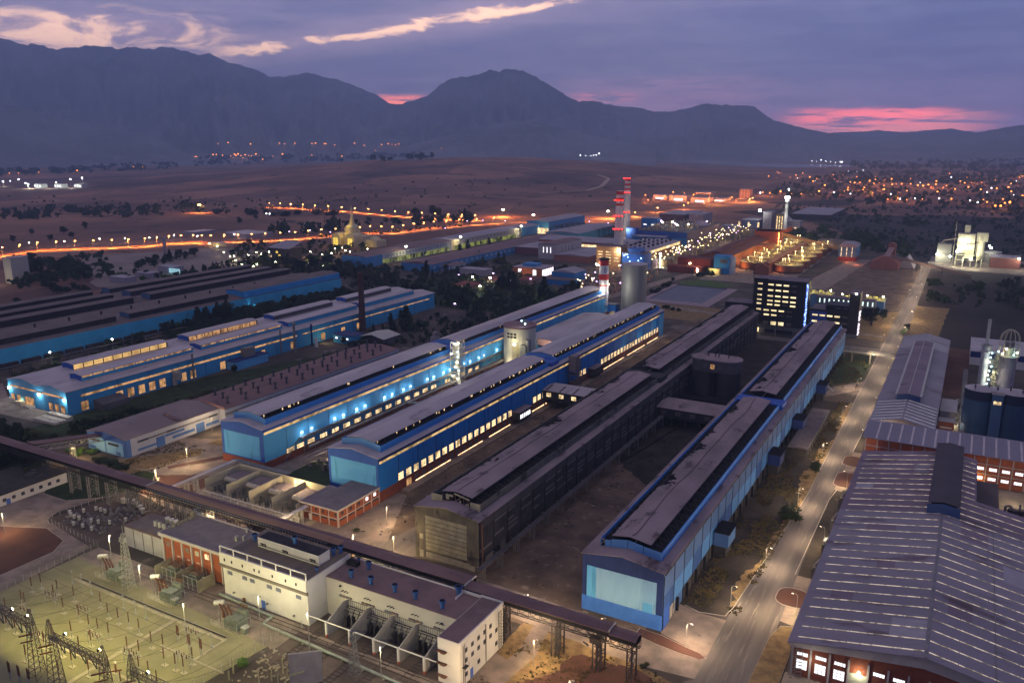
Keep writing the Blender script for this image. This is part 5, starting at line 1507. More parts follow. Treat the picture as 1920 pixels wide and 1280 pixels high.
for k in range(5):
 t.p("window",MB().box(-195,-194.88,215.6 + k * 4.85,217.0 + k * 4.85,4.4,5.7),LIT_WH if k in (3,4) else WG)
 t.p("low_window",MB().box(-195,-194.88,215.0 + k * 4.85,218.2 + k * 4.85,2.3,3.0),WG)
for k in range(3): t.p("low_window",MB().box(-207.8 + k * 4.35,-204.9 + k * 4.35,213.88,214,2.3,3.0),WG)
t.p("door",MB().box(-209.6,-208.3,213.8,214,0,2.6),WHITE)
t = T("low_white_house","low white-walled house with small square windows and a mossy dark roof at the left edge","building",(-335,172,0))
t.p("wall",MB().box(-349,-324,150,190,0,4.6),WHITE)
t.p("roof",MB().box(-349.5,-323.6,149.6,190.4,4.6,5.0),mat("mossy_roof",(.065,.06,.05),(.04,.04,.035),.12,.95,c3=(.12,.105,.09),s3=.15,lo3=.58,detail=8))
for k in range(10): t.p("window",MB().box(-324,-323.88,152 + k * 3.7,153.4 + k * 3.7,1.6,3.0),WG)
t.p("door",MB().box(-324,-323.86,164.4,166,0,2.4),mat("blue_door",(1,1,1)))
LW = mat("lilac_white_sheet",(.42,.44,.52),(.36,.385,.47),.08,.65,c3=(.28,.30,.36),s3=.3,lo3=.64,corr=("Y",.8,.04))
MB1 = mat("mid_blue_sheet",(.08,.17,.42),(.07,.145,.37),.2,.65,corr=("X",.8,.04))
FELT = mat("brown_lilac_roof",(.27,.215,.20),(.22,.175,.17),.05,.9,c3=(.17,.14,.135),s3=.12,lo3=.6,detail=8)
FELTR = mat("reddish_roof",(.22,.135,.13),(.18,.115,.115),.05,.9,c3=(.13,.09,.09),s3=.15,lo3=.6,detail=8)
t = T("workshop","long pale workshop with blue gable and rows of flue stacks on its rear roof","industrial hall",(-338,220,0))
t.p("wall",MB().prism(gable_pts(-354,-326,8.6,10.4),220,274),LW)
t.p("wall",MB().box(-350,-322,274,420,0,8.4),LW)
t.p("gable_cladding",MB().prism([(-354,0),(-326,0),(-326,8.5),(-340,10.3),(-354,8.5)],219.85,220),MB1)
t.p("gable_panel",MB().box(-353,-341,219.7,219.85,.5,6.8).box(-340,-328,219.7,219.85,.5,6.6),PALEB)
for xa in (-352.3,-338.4): t.p("window",MB().box(xa,xa + 7.6,219.6,219.7,4.7,5.9),WG)
t.p("low_window",MB().box(-352.4,-347.6,219.6,219.7,.8,2.2).box(-333,-330,219.6,219.7,.8,2.2),MB1)
t.p("corner_band",MB().box(-326,-325.8,220,222.4,0,8.6),MB1)
t.p("blue_gate",MB().box(-326,-325.8,236,240.5,0,5.0).box(-326,-325.8,259,264,0,4.6),MB1)
t.p("blue_band",MB().box(-326,-325.85,226,236,1.6,2.6).box(-326,-325.85,241,252,3.8,5.0).box(-326,-325.85,245,258,1.6,3.0).box(-326,-325.85,265,273,1.6,3.0),MB1)
t.p("window_strip",MB().box(-326,-325.84,226,273,5.6,6.5).box(-322,-321.84,274,420,5.4,6.6),mat("grey_strip",(.20,.20,.21),(.12,.12,.13),.2,.6))
for y in (226.5,242,267): t.p("window",MB().box(-325.84,-325.7,y,y + 5,5.6,6.5),WG)
t.p("roof",hall_roof(-354,-326,220,274,8.6,10.4,.2,.4),FELT)
t.p("roof",hall_roof(-350,-322,274.5,420,8.5,9.9,.2,.3),FELTR)
t.p("firewall",MB().prism([(-351,8.6),(-322,8.6),(-322,9.6),(-336,11.2),(-351,9.6)],273.8,274.3),mat("reddish_wall",(.26,.15,.14),None,rough=.9))
t.p("skylight",MB().box(-335,-326.6,249,251.6,9.7,9.9),FELTR); t.p("skylight_box",MB().box(-337,-335.4,249.2,251.4,9.9,11),FELTR)
t.p("low_window",MB().box(-322,-321.8,276,279.5,.8,3.0).box(-322,-321.8,281,285,.8,3.0).box(-322,-321.8,287,291,.8,3.0),GREYP)
FLUE = mat("flue_dark",(.075,.075,.10),(.055,.055,.07),.6,.7)
fp = bpy.data.objects.new("flue_stack",None); COL.objects.link(fp); fp["category"] = "flue"; fp["group"] = "dark flue stacks in rows on the reddish workshop roof"
MB().cyl(0,0,0,2.8,.55,n=10).build("pipe",FLUE,fp)
MB().cyl(0,0,2.8,3.7,.55,1.05,n=10).cyl(0,0,3.7,3.9,1.05,.9,n=10).build("cowl",FLUE,fp)
MB().box(-1.0,1.0,-1.0,1.0,-.3,.4).build("base_box",FLUE,fp)
n_ = 0
for r in range(3):
 for k in range(13):
  y = 281 + k * 10.6 + r * 3.2
  if y > 416: continue
  x = (-327.5,-334.5,-344)[r] + (2 if k % 2 else 0)
  o = fp if n_ == 0 else copy_tree(fp)
  o.location = (x,y,8.9 + (0,.5,.3)[r]); n_ += 1
  o["label"] = "dark wide-mouthed flue stack on the reddish rear roof of the pale workshop"
# ================================================================== RIGHT SIDE SHEDS
SHED = mat("violet_ribbed_roof",(.30,.275,.315),(.24,.22,.26),.05,.6,metal=.15,corr=("Y",.75,.07),c3=(.17,.135,.15),s3=.14,lo3=.56,detail=9,stretch=(.25,1,1))
SHED2 = mat("mauve_ribbed_roof",(.25,.195,.235),(.20,.16,.20),.05,.65,corr=("Y",.75,.07),c3=(.12,.09,.095),s3=.14,lo3=.56,detail=9,stretch=(.25,1,1))
SHED3 = mat("violet_ribbed_roof_across",(.25,.235,.29),(.21,.20,.25),.05,.6,metal=.15,corr=("X",.75,.06),c3=(.19,.165,.22),s3=.1,lo3=.62)
LGR = mat("lilac_grey_fascia",(.40,.38,.38),(.33,.31,.32),.2,.85,c3=(.24,.21,.20),s3=.5,lo3=.62)
def slope_strips(t,x0,x1,z0,z1,ys,m,name="rooflight",wd=.5,seg=True):
 rr = random.Random(int(x0 * 7 + x1))
 k = (z1 - z0) / (x1 - x0)
 for y in ys:
  b = MB()
  n = 5 if seg else 1
  for i in range(n):
   a = x0 + (x1 - x0) * (i + (.015 if seg else 0)) / n; c = x0 + (x1 - x0) * (i + (.985 if seg else 1)) / n; v = rr.uniform(-.05,.05) if seg else 0
   w2 = wd * rr.uniform(.85,1.1) if seg else wd
   b.add([(a,y + v,z0 + k * (a - x0)),(c,y + v,z0 + k * (c - x0)),(c,y + w2 + v,z0 + k * (c - x0)),(a,y + w2 + v,z0 + k * (a - x0))],[(0,1,2,3)])
  t.p(name,b,m)
LILR_ = mat("pale_patch_sheet",(.38,.36,.40),(.33,.31,.35),.3,.6,corr=("Y",.75,.07))
t = T("ribbed_shed","huge ribbed violet-roofed shed with many glowing rooflight strips and a brick front","warehouse",(2,207,0))
t.p("wall",MB().prism([(-29.4,0),(36,0),(36,10.4),(2,16.4),(-29.4,10.6)],207,318).prism([(-29.4,0),(12,0),(12,14),(2,16.4),(-29.4,10.6)],318,363.6),BRICK)
t.p("roof",MB().prism([(-30.6,10.8),(2,16.8),(2,17.05),(-30.6,11.05)],204.6,298).prism([(2,16.8),(37,10.6),(37,10.85),(2,17.05)],204.6,298),SHED)
t.p("roof",MB().prism([(-30.6,10.8),(2,16.8),(2,17.0),(-30.6,11.0)],298,364.6).prism([(2,16.8),(37,10.6),(37,10.8),(2,17.0)],298,319).prism([(2,16.8),(12.4,14.9),(12.4,15.1),(2,17.0)],319,364.6),SHED2)
zl = lambda x: 11.05 + (x + 30.6) * 6 / 32.6 if x <= 2 else 17.05 - (x - 2) * .1771
for x0_,x1_,y0_,y1_,m_ in ((-7,1.4,213.5,223,LILR_),(-24,-18,231,236,SHED2),(-14,-9,253,258.5,SHED2),(6,12,230,240,SHED2),(20,26,262,273,LILR_),(-20,-11,281,286,SHED2),(8,16,283,297,SHED2),(-28,-22,320,325,LILR_),(-9,-4,337,347,SHED)):
 t.p("replaced_sheet",MB().add([(x0_,y0_,zl(x0_) + .03),(x1_,y0_,zl(x1_) + .03),(x1_,y1_,zl(x1_) + .03),(x0_,y1_,zl(x0_) + .03)],[(0,1,2,3)]),m_)
t.p("ridge_cap",MB().bar((2,204.6,17.12),(2,298,17.12),.5,h=.16).bar((17.5,204.6,14.4),(17.5,319,14.4),.16),STEEL)
ys = [207.4 + 5.6 * k for k in range(28)]
slope_strips(t,-28.4,1.6,11.455 + .05,16.976 + .05,ys,SKYL)
slope_strips(t,2.5,36,16.96 + .05,10.9 + .14,[y for y in ys if y < 317],SKYL)
slope_strips(t,2.5,11.8,16.96 + .05,15.2 + .08,[y for y in ys if y > 319],SKYL)
mn = t.p("monitor_wall",MB().box(-1.6,6.2,298,362.6,15.6,20.2),BLACK)
t.p("monitor_roof",MB().prism([(-2.6,20.2),(2.2,21.0),(7.2,20.2),(7.2,20.4),(2.2,21.2),(-2.6,20.4)],297.6,363),mat("charcoal_roof",(.085,.075,.09),(.07,.062,.075),.1,.8,corr=("Y",.75,.05)))
t.p("monitor_end",MB().prism([(-2.8,15.9),(7.4,15.7),(7.4,19.6),(2.2,20.6),(-2.8,19.6)],297.2,297.55),mat("dark_blue_end",(.05,.09,.21),None,rough=.7))
t.p("front_fascia",MB().prism([(-30.2,8.6),(2,12.8),(37,8.6),(37,10.6),(2,16.7),(-30.2,10.7)],206.4,207),LGR)
b = MB()
for k in range(15): b.box(-29.6 + k * 4.72,-29.1 + k * 4.72,206.6,207.0,0,9.4)
t.p("pilaster",b,LGR)
W_W = grid_window(2.9,3.0,3,3,LIT_WH,LSTEEL,"X"); W_W2 = grid_window(2.9,1.2,4,1,LIT_WH,LSTEEL,"X")
for k in range(13):
 x = -26.8 + k * 4.72
 if k == 3: continue
 place(W_W,"window",t,x,206.95,3.9 if k != 4 else 3.0); place(W_W2,"upper_window",t,x,206.95,7.2 if k != 0 else 7.0)
t.p("gate",MB().box(-14.9,-10.6,206.75,206.95,0,5.8),mat("grey_green_gate",(.40,.42,.34),None,rough=.7))
gl_ = t.p("gate_lamp",MB().box(-12.9,-12.3,206.2,206.7,6.3,6.7),LAMPY)
light(t.o,(-12.6 - t.loc[0],205.6 - t.loc[1],6.2),700,(1.0,.88,.6),.2)
light(t.o,(-24 - t.loc[0],204 - t.loc[1],6.0),500,(1.0,.85,.6),.3)
b = MB()
for k in range(8):
 b.bar((-29.8,205.5,1 + k),(-26.6,206.4,1 + k),.1); b.bar((-29.8,205.5,1 + k),(-26.6,206.4,2 + k),.07)
for x in (-29.8,-28.2,-26.6): b.bar((x,206,0),(x,206,9),.12)
t.p("stair_frame",b,STEEL)
t.p("apron",MB().box(-30.8,36,200.5,207,0,.25),CONC)
for y0,y1,h,lb in ((262,271,3.6,"nearest"),(282,290,3.2,"middle"),(300,313,4.2,"third"),(322,332,4.6,"farthest")):
 tt = T("filter_unit",f"{lb} dark filter unit against the road-side wall of the huge ribbed shed","machine",(-32,y0,0),"filter units by the ribbed shed")
 tt.p("casing",MB().box(-33.6,-29.8,y0,y1,.8,h),GREYD)
 tt.p("duct",MB().tube([(-33,y0 + 1,h + .5),(-32,(y0 + y1) / 2,h + 1.3),(-30,y1 - 1,h + .6)],.5,8),STEEL)
 tt.p("leg",MB().box(-33.4,-33.1,y0 + .3,y0 + .6,0,.8).box(-33.4,-33.1,y1 - .6,y1 - .3,0,.8),DKST)
t = T("cross_building","low cross-lying building with pale roof strips and a lit brick wall behind the huge shed","building",(10,376,0))
t.p("wall",MB().box(-31,70,377.2,398,0,13.2),BRICKW)
t.p("roof",MB().prism([(376,13.3),(396,15.3),(399,14.8),(399,15.05),(396,15.55),(376,13.55)],-32.2,71,axis="X"),SHED3)
b = MB()
for k in range(22):
 x = -27 + k * 4.6
 b.add([(x,376.4,13.66),(x + .8,376.4,13.66),(x + .8,395.6,15.58),(x,395.6,15.58)],[(0,1,2,3)])
t.p("roof_strip",b,mat("frosted_strip",(.55,.50,.50),(.42,.38,.40),1.0,.6))
b = MB()
for k in range(22): b.box(-31 + k * 4.72,-30.6 + k * 4.72,376.9,377.2,0,13.1)
b.box(-31,70,376.95,377.2,9.5,9.8); b.box(-31,70,376.95,377.2,5.2,5.5)
t.p("frame",b,LGR)
W_X = grid_window(3.0,1.5,4,2,LIT_WH,LSTEEL,"X")
for k in range(10):
 x = 14.2 + k * 4.72
 place(W_X,"window",t,x,377.15,7.6); place(W_X,"window",t,x,377.15,3.4)
light(t.o,(13.5 - t.loc[0],374.6 - t.loc[1],3),900,(1.0,.65,.25),.3)
light(t.o,(26 - t.loc[0],360 - t.loc[1],7),2600,(1.0,.8,.45),.4)
t = T("lean_to","black-roofed lean-to in the yard right of the huge shed's rear half","building",(17,335,0))
t.p("wall",MB().box(12.6,20.4,338.6,364.4,0,6.0),GREYD)
t.p("roof",MB().box(12.6,20.8,338.2,364.8,6.0,6.4),mat("charcoal_roof",(1,1,1)))
t = T("dust_collector","dark cylindrical dust collector with looping duct in the yard by the lit brick wall","machine",(25.5,341,0))
t.p("drum",MB().cyl(25.5,341,.6,6.0,1.8,n=14).cyl(27.8,343,.4,5.4,1.5,n=12),DKST)
t.p("duct",MB().tube([(25.5,341,6),(24.5,342,7),(23,342,6.5),(22.8,342,1.5)],.45,8).tube([(27.8,343,5.4),(27.8,344,7.2)],.4,8),STEEL)
sheet("concrete_yard",[(12,318),(90,318),(90,376),(12,376)],.06,CONC)
t = T("ribbed_shed","long violet-roofed shed with a raised central monitor and bright roof lines at both ends","warehouse",(-18.5,411,0))
t.p("wall",MB().prism(gable_pts(-32.4,-5.2,10.6,13.6),411,615),LGR)
k_ = 3.0 / 13.6
b = MB(); b.prism([(-33.2,10.6 - k_ * .8 + .06),(-18.8,13.66),(-4.4,10.6 - k_ * .8 + .06),(-4.4,10.9 - k_ * .8),(-18.8,13.9),(-33.2,10.9 - k_ * .8)],409.6,616)
t.p("roof",b,SHED)
ys1 = [412.5 + 5.2 * k for k in range(7)] + [577 + 6.6 * k for k in range(6)]
STR = glowm("lit_roof_line",(.86,.84,1.0),.62,.3)
slope_strips(t,-32.6,-19.2,10.78 + .12,13.84 + .04,ys1,STR,wd=.42,seg=False)
slope_strips(t,-18.4,-5.0,13.84 + .04,10.78 + .12,ys1,STR,wd=.42,seg=False)
t.p("monitor_wall",MB().prism([(-24.2,12),(-13.4,12),(-13.4,15.6),(-18.8,16.6),(-24.2,15.6)],446,576),mat("dark_blue_end",(1,1,1)))
t.p("monitor_roof",MB().prism([(-25,15.65),(-18.8,16.7),(-12.6,15.65),(-12.6,15.85),(-18.8,16.9),(-25,15.85)],445,577),SHED2)
t.p("monitor_edge",MB().bar((-24.5,445,16.0),(-24.5,577,16.0),1.1,h=.12).bar((-13.1,445,16.0),(-13.1,577,16.0),1.1,h=.12).bar((-18.8,445,17),(-18.8,577,17),.4,h=.1),LSTEEL)
light(t.o,(-34.6 - t.loc[0],468 - t.loc[1],6),900,(1.0,.85,.65),.3)
light(t.o,(1.5 - t.loc[0],424 - t.loc[1],5),1500,(1.0,.85,.5),.3)
sheet("concrete_yard",[(-5,392),(8,392),(8,480),(-5,480)],.06,CONC)
for x0,x1,y0,y1,h,m_,lb in ((-3.8,3.0,446,452,4.6,BRICKW,"orange-brick kiosk with white window in the alley by the twin blue tanks"),(-3.8,3.4,462,486,5.2,LGR,"pale flat-roofed kiosk behind the orange-brick one by the twin blue tanks"),
        ):
 tt = T("kiosk",lb,"building",(x0,y0,0))
 tt.p("wall",MB().box(x0,x1,y0,y1,0,h),m_); tt.p("roof",MB().box(x0 - .3,x1 + .3,y0 - .3,y1 + .3,h,h + .3),LGR)
 tt.p("window",MB().box(x0 + .8,x1 - .8,y0 - .1,y0,1.2,2.0),WHITE)
t = T("alley_pipes","bundle of pipes and machines between the kiosks and the twin blue tanks","pipe rack",(6,430,0))
b = MB(); rr = random.Random(77)
for k in range(5): b.tube([(5.2 + k * .5,400,5 + (k % 2) * .5),(5.2 + k * .5,560,5 + (k % 2) * .5)],.18,6)
for k in range(15): b.bar((5.0,402 + k * 11,0),(5.0,402 + k * 11,5),.2); b.bar((7.6,402 + k * 11,0),(7.6,402 + k * 11,5),.2)
t.p("pipes",b,STEEL)
b = MB()
for k in range(26):
 x,y = rr.uniform(3.2,7),rr.uniform(405,500)
 b.cyl(x,y,0,rr.uniform(1,3),rr.uniform(.3,1.0),n=8)
t.p("vessels",b,LSTEEL)
for x,y,pw in ((4.2,447,900),(3.5,418,900),(6.5,470,800)): light(t.o,(x - t.loc[0],y - t.loc[1],4),pw,(1.0,.82,.5),.3)
TNK = mat("tank_dark_blue",(.035,.075,.15),(.028,.06,.12),.15,.6,c3=(.05,.09,.16),s3=.6,lo3=.62,stretch=(1,1,.15))
t = T("twin_tank","pair of dark blue storage tanks joined by a square lift shaft with one lit window","tank",(20,447,0))
for x in (12.8,27.2):
 s = t.p("tank_shell",MB().cyl(x,450,0,23,7.1,n=40),TNK,smooth=False)
 t.p("tank_band",MB().cyl(x,450,18.2,23.1,7.2,n=40),mat("tank_navy_band",(.016,.024,.05),None,rough=.7),s)
 t.p("tank_roof",MB().cyl(x,450,23.1,24.2,7.3,1.0,n=40),ROOFM,s)
t.p("lift_shaft",MB().box(17.6,22.4,443.2,452,0,22.6),mat("shaft_blue",(.06,.12,.22),(.05,.105,.195),.2,.6))
t.p("shaft_window",MB().box(18.4,21.6,443.05,443.2,17.6,19.2),LIT_W)
t.p("shaft_roof",MB().box(17.2,22.8,442.8,453,22.6,24.0),ROOFM)
b = MB()
for x,y in ((10,446),(16,450),(19.5,446),(25,448),(30,446)): b.bar((x,y,23.4),(x,y,26.6),.35); b.box(x - .5,x + .5,y - .3,y + .3,24.6,25.2)
t.p("roof_fittings",b,DKST)
t = T("process_tower","slim white-lit process column with ring platform behind the twin blue tanks","tower",(14.6,529,0))
t.p("column",MB().cyl(14.6,531,0,28,2.2,n=16).cyl(14.6,531,28,43,.9,n=12),mat("column_grey_white",(.42,.43,.44),(.34,.35,.36),.4,.7))
t.p("platform",MB().cyl(14.6,531,24.2,24.6,3.6,n=16).cyl(14.6,531,27.6,28,3.4,n=16),LSTEEL)
b = MB()
for k in range(30): b.bar((11.9,530,1 + k * .9),(11.9,531.2,1 + k * .9),.1)
b.lattice(18.4,530,0,26,2.2,2.2,12,.14)
t.p("ladder",b,STEEL)
rr = random.Random(50)
for k in range(9):
 z = 3 + k * 2.6; x = 17.4 + rr.uniform(-.6,.9)
 t.p("work_lamp",MB().box(x - .3,x + .3,528.0,528.4,z,z + .5),LAMPC if k % 3 else LAMPY)
 if k % 2 == 0: light(t.o,(x - t.loc[0],-2.2,z),420,(.85,.95,.85),.3)
t = T("process_tower","fat lilac process column with caged dome top and green-lit platform behind the twin blue tanks","tower",(26,534,0))
t.p("column",MB().cyl(26,537,0,22,4.8,n=24),mat("column_lilac",(.28,.26,.30),(.22,.205,.24),.3,.7))
t.p("platform",MB().cyl(26,537,21.6,22.2,5.8,n=24).cyl(26,537,27,27.3,5.6,n=24),LSTEEL)
t.p("neck",MB().cyl(26,537,22.2,30,2.6,n=16),STEEL)
b = MB()
for k in range(12):
 a = 2 * pi * k / 12
 p = [(26 + 5.2 * cos(a) * f,537 + 5.2 * sin(a) * f,z) for f,z in ((1,22),(1,30),(.92,33),(.7,35.4),(.35,36.8),(0,37.2))]
 for q,r in zip(p,p[1:]): b.bar(q,r,.22)
t.p("cage",b,mat("cage_cream",(.50,.47,.36),None,rough=.7))
for x,y,z,m_ in ((23,531.6,23.4,LAMPY),(28.5,531.6,23.4,LAMPC),(24.6,531.8,26.4,LAMPY),(30,532.5,24.6,LAMPY),(21,532.6,24.2,LAMPC)):
 t.p("work_lamp",MB().box(x - .3,x + .3,y - .3,y,z,z + .5),m_)
light(t.o,(3.0,-3.4,24.4),700,(.45,1.0,.75),.3); light(t.o,(-2.5,-3.4,24.8),700,(1.0,.85,.4),.3); light(t.o,(-6.6,-3.2,12),900,(1.0,.9,.6),.3)
t = T("pipe_maze","tangle of bright pipes between the two process columns","pipe rack",(19.5,530,0))
b = MB(); rr = random.Random(90)
for k in range(30):
 z = 1 + rr.random() * 21; x = 18.5 + rr.random() * 1.5
 b.tube([(x,529 + rr.random() * 4,z),(x + rr.uniform(1,3.4),529 + rr.random() * 4,z + rr.uniform(-1,2)),(x + rr.uniform(.5,2),530,z + rr.uniform(1,3))],.22,6)
t.p("pipes",b,CREAM)
light(t.o,(1.0,-2.5,9),900,(1.0,.9,.65),.3)
t = T("background_hall","white-walled hall with navy band and lilac roof behind the process columns","warehouse",(30,600,0))
t.p("wall",MB().box(8,70,597,640,0,9.0),WHITE); t.p("band",MB().box(7.9,70,596.8,597,5.2,9.0),NAVYL); t.p("roof",MB().box(7.6,70.4,596.4,640.4,9.0,9.4),ROOFM)
t.p("window",MB().box(32.2,34.4,596.7,596.8,5.6,7.4),LIT_O)
sheet("red_yard",[(-5,500),(8,500),(8,640),(-5,640)],.06,REDS)
# ================================================================== COURT BETWEEN A AND B, SILOS
CRS = mat("silo_cream",(.56,.54,.44),(.48,.46,.38),.1,.8,c3=(.38,.36,.30),s3=.3,lo3=.64,stretch=(1,1,.2))
t = T("storage_silo","broad cream silo with mauve rim and small dark openings between the lit blue halls","silo",(-247,449,0))
t.p("shell",MB().cyl(-247,450,0,26.4,10.4,n=48),CRS)
t.p("rim",MB().cyl(-247,450,26.4,27.6,10.9,n=48),mat("mauve_rim",(.22,.13,.14),None,rough=.8))
b = MB()
for r in range(2):
 for c in range(3):
  for j in range(3):
   a = radians(-108 + c * 13 + j * 3.3)
   x,y = -247 + 10.5 * cos(a),450 + 10.5 * sin(a)
   b.box(x - .25,x + .25,y - .2,y + .15,20.4 + r * 2.0,21.6 + r * 2.0)
t.p("openings",b,BLACK)
b = MB(); rr = random.Random(6)
for k in range(12): x,y = -247 + rr.uniform(-2,8),450 + rr.uniform(-7,7); b.bar((x,y,27.4),(x,y,27.6 + rr.uniform(1.5,5)),.25)
t.p("roof_fittings",b,STEEL)
t.p("roof_lamp",MB().box(-240,-239.2,443,443.6,29.4,30.2).box(-243,-242.4,444,444.6,31,31.6),LAMPC)
light(t.o,(6,-8,31.5),500,(.7,.85,1.0),.3)
t.p("lift_tower",MB().box(-240.5,-236.5,438.4,442,0,17).cyl(-236,441,8,20.4,1.8,n=14),STEEL)
b = MB()
b.lattice(-243.5,437.5,0,16.5,3,3,8,.16)
t.p("stair_tower",b,mat("yellow_steel",(.45,.38,.16),None,rough=.6))
t.p("flood_lamp",MB().box(-244,-243,436,436.4,17.0,17.8),LAMPY)
light(t.o,(3.6,-17.6,18.0),3600,(1.0,.90,.55),.4)
light(t.o,(-2,-13,4),1500,(1.0,.85,.6),.4)
t = T("scrubber_tower","lattice scrubber tower covered in bright floodlights between the lit blue halls","tower",(-255,388,0))
b = MB(); b.lattice(-254.5,388,0,28,6.0,6.0,8,.3)
for z in (7,13,19,24): b.box(-257.2,-251.6,385.2,390.8,z,z + .25)
t.p("frame",b,mat("pale_frame2",(.42,.40,.35),None,rough=.7))
t.p("vessel",MB().cyl(-255,388.5,13,27,1.7,n=14).box(-257.6,-253,387,391,20,27).cyl(-252.8,386.6,2,12,1.0,n=12),LSTEEL)
for k,(x,z) in enumerate(((-254.2,27.2),(-252,27.8),(-252.4,22.6),(-256.8,21.0),(-253,16.4),(-251.8,11.6),(-256,8.0),(-252.6,6.4),(-252.4,19.6),(-254,13.4))):
 t.p("flood_lamp",MB().box(x - .3,x + .3,384.7,385.2,z,z + .5),LAMPY if k % 3 != 2 else LAMPC)
for x,z,pw in ((-252,30,3600),(-251,22,700),(-252,11,700),(-249.5,4,1200)): light(t.o,(x + 255,-5.0,z),pw,(1.0,.93,.74),.4)
t = T("scrubber_tower","dim grey lift tower standing against the deep-blue hall near the footbridge","tower",(-191,414,0))
b = MB(); b.lattice(-191,414,0,22,5.2,5.2,7,.26)
for z in (6,11): b.box(-193.8,-188.2,411.2,416.8,z,z + .2)
t.p("frame",b,mat("brown_frame",(.15,.12,.12),None,rough=.8))
t.p("housing",MB().box(-193.8,-189.2,411.4,416.6,13.2,22),mat("mauve_housing",(.25,.21,.22),(.19,.165,.17),.4,.8))
b = MB(); rr = random.Random(9)
for k in range(24):
 x = rr.uniform(-189.2,-186.8); y = rr.uniform(411,417); z = rr.uniform(2,24)
 b.bar((x,y,z),(x,y,z + rr.uniform(1,3)),.25)
t.p("fittings",b,STEEL)
t = T("blue_shed","lilac-roofed shed with a bright open front standing between the two lit halls","warehouse",(-242,470,0))
t.p("wall",MB().box(-231.4,-231,470,566,0,13.4).box(-254,-253.6,470,566,0,13.4).box(-254,-231,565.6,566,0,13.4),CYAN_S)
t.p("roof",MB().prism([(-254.6,13.4),(-242.5,14.6),(-230.6,13.4),(-230.6,13.7),(-242.5,14.9),(-254.6,13.7)],469,567),ROOFM)
t.p("back_panel",MB().box(-253.4,-231.6,486,486.4,5.4,13.2),mat("pink_inner",(.60,.42,.36),None,rough=.8))
t.p("low_front",MB().box(-253.4,-231.4,470,470.3,0,5.0),CYAN_S)
b = MB()
for k in range(4): b.bar((-253 + k * 7.2,472 + k,13.0),(-240 + k * 2,484,12.8),.2)
for x in (-250.5,-234): b.bar((x,470.2,0),(x,470.2,13.2),.35)
t.p("crane_beam",b,mat("pink_inner",(1,1,1)))
light(t.o,(2,8,11),5200,(1.0,.72,.60),.5)
for k in range(6): t.p("wall_rib",MB().box(-231,-230.8,474 + k * 16,474.3 + k * 16,0,13.2),NAVYL)
t = T("ramp_wall","yellowish sloping concrete ramp near the foot of the red-banded stack","ramp",(-248,585,0))
t.p("ramp",MB().add([(-247,572,0),(-244,572,0),(-244,604,9),(-247,604,9),(-244,604,0),(-247,604,0)],[(0,1,2,3),(1,4,2),(0,3,5),(3,2,4,5)]),mat("yellow_concrete",(.50,.42,.20),None,rough=.9))
t = T("duct_line","grey duct and roller conveyor running the length of the court between the two lit halls","pipe rack",(-245,262,0))
b = MB(); b.tube([(-254,262,5.2),(-254,440,5.2)],.7,10); b.tube([(-254,336,6),(-245,336,6.5),(-243,330,6.5)],.9,10)
t.p("duct",b,STEEL)
b = MB(); b.box(-250.5,-250.2,252,430,3.2,3.6); b.box(-247.2,-246.9,252,430,3.2,3.6)
for k in range(118): b.box(-250.2,-247.2,252.4 + k * 1.5,252.8 + k * 1.5,3.35,3.5)
for k in range(16): b.bar((-250.3,254 + k * 11.6,0),(-250.3,254 + k * 11.6,3.2),.25); b.bar((-247,254 + k * 11.6,0),(-247,254 + k * 11.6,3.2),.25)
t.p("roller_bed",b,mat("roller_mauve",(.26,.21,.22),None,rough=.6))
b = MB(); rr = random.Random(15)
for k in range(34):
 x,y = rr.uniform(-246,-238),rr.uniform(252,300); b.box(x,x + rr.uniform(.4,2),y,y + rr.uniform(.4,2),0,rr.uniform(.4,2.6))
t.p("equipment",b,GREYP)
for y,pw in ((262,700),(300,500),(350,500),(400,700)): light(t.o,(1.5,y - 262,4.5),pw,(1.0,.78,.5),.3)
t = T("pipe_bridge","low grey pipe bridge between the rectifier yard and the light-blue hall's corner","pipe rack",(-262,235,0))
t.p("deck",MB().box(-273,-240,233.6,236.2,4.4,4.9),STEEL)
b = MB()
for x in (-272,-262,-251,-241): b.lattice(x,235,0,4.4,1.2,1.0,4,.14)
t.p("leg",b,STEEL)
t = T("annex_house","long low lilac-roofed annex behind the light-blue hall with a short tower","building",(-305,398,0))
t.p("wall",MB().box(-316,-297,400,505,0,5.6),LW); t.p("roof",hall_roof(-316,-297,400,505,5.7,7.2,.2,.4),ROOFM)
t.p("tower",MB().box(-310.5,-306,440,445,6,14).box(-309.5,-307,441,444,14,17),mat("mauve_housing",(1,1,1)))
for k in range(9): t.p("window",MB().box(-297,-296.9,404 + k * 4.4,406 + k * 4.4,3.0,4.4),BLACK)
for k in range(3): t.p("window",MB().box(-313 + k * 5,-311.5 + k * 5,399.9,400,2.0,3.6),BLACK)
t = T("storage_silo","dark twin silo with one oval roof and faint windows in the unlit court","silo",(-116,436,0))
for x in (-122.5,-109.5): t.p("shell",MB().cyl(x,440,0,17.5,7.0,n=32),mat("dark_silo",(.055,.052,.06),(.04,.038,.043),.3,.8,stretch=(1,1,.2)))
b = MB()
oval = [(-116 + (6.5 * (1 if cos(a) > 0 else -1) if abs(cos(a)) > 1e-6 else 0) + 7.2 * cos(a),440 + 7.2 * sin(a)) for a in [2 * pi * k / 48 for k in range(48)]]
b.add([(x,y,17.5) for x,y in oval] + [(x,y,24) for x,y in oval],[(i,(i + 1) % 48,48 + (i + 1) % 48,48 + i) for i in range(48)])
t.p("upper_shell",b,mat("dark_silo_head",(.10,.09,.105),(.075,.07,.08),.3,.8))
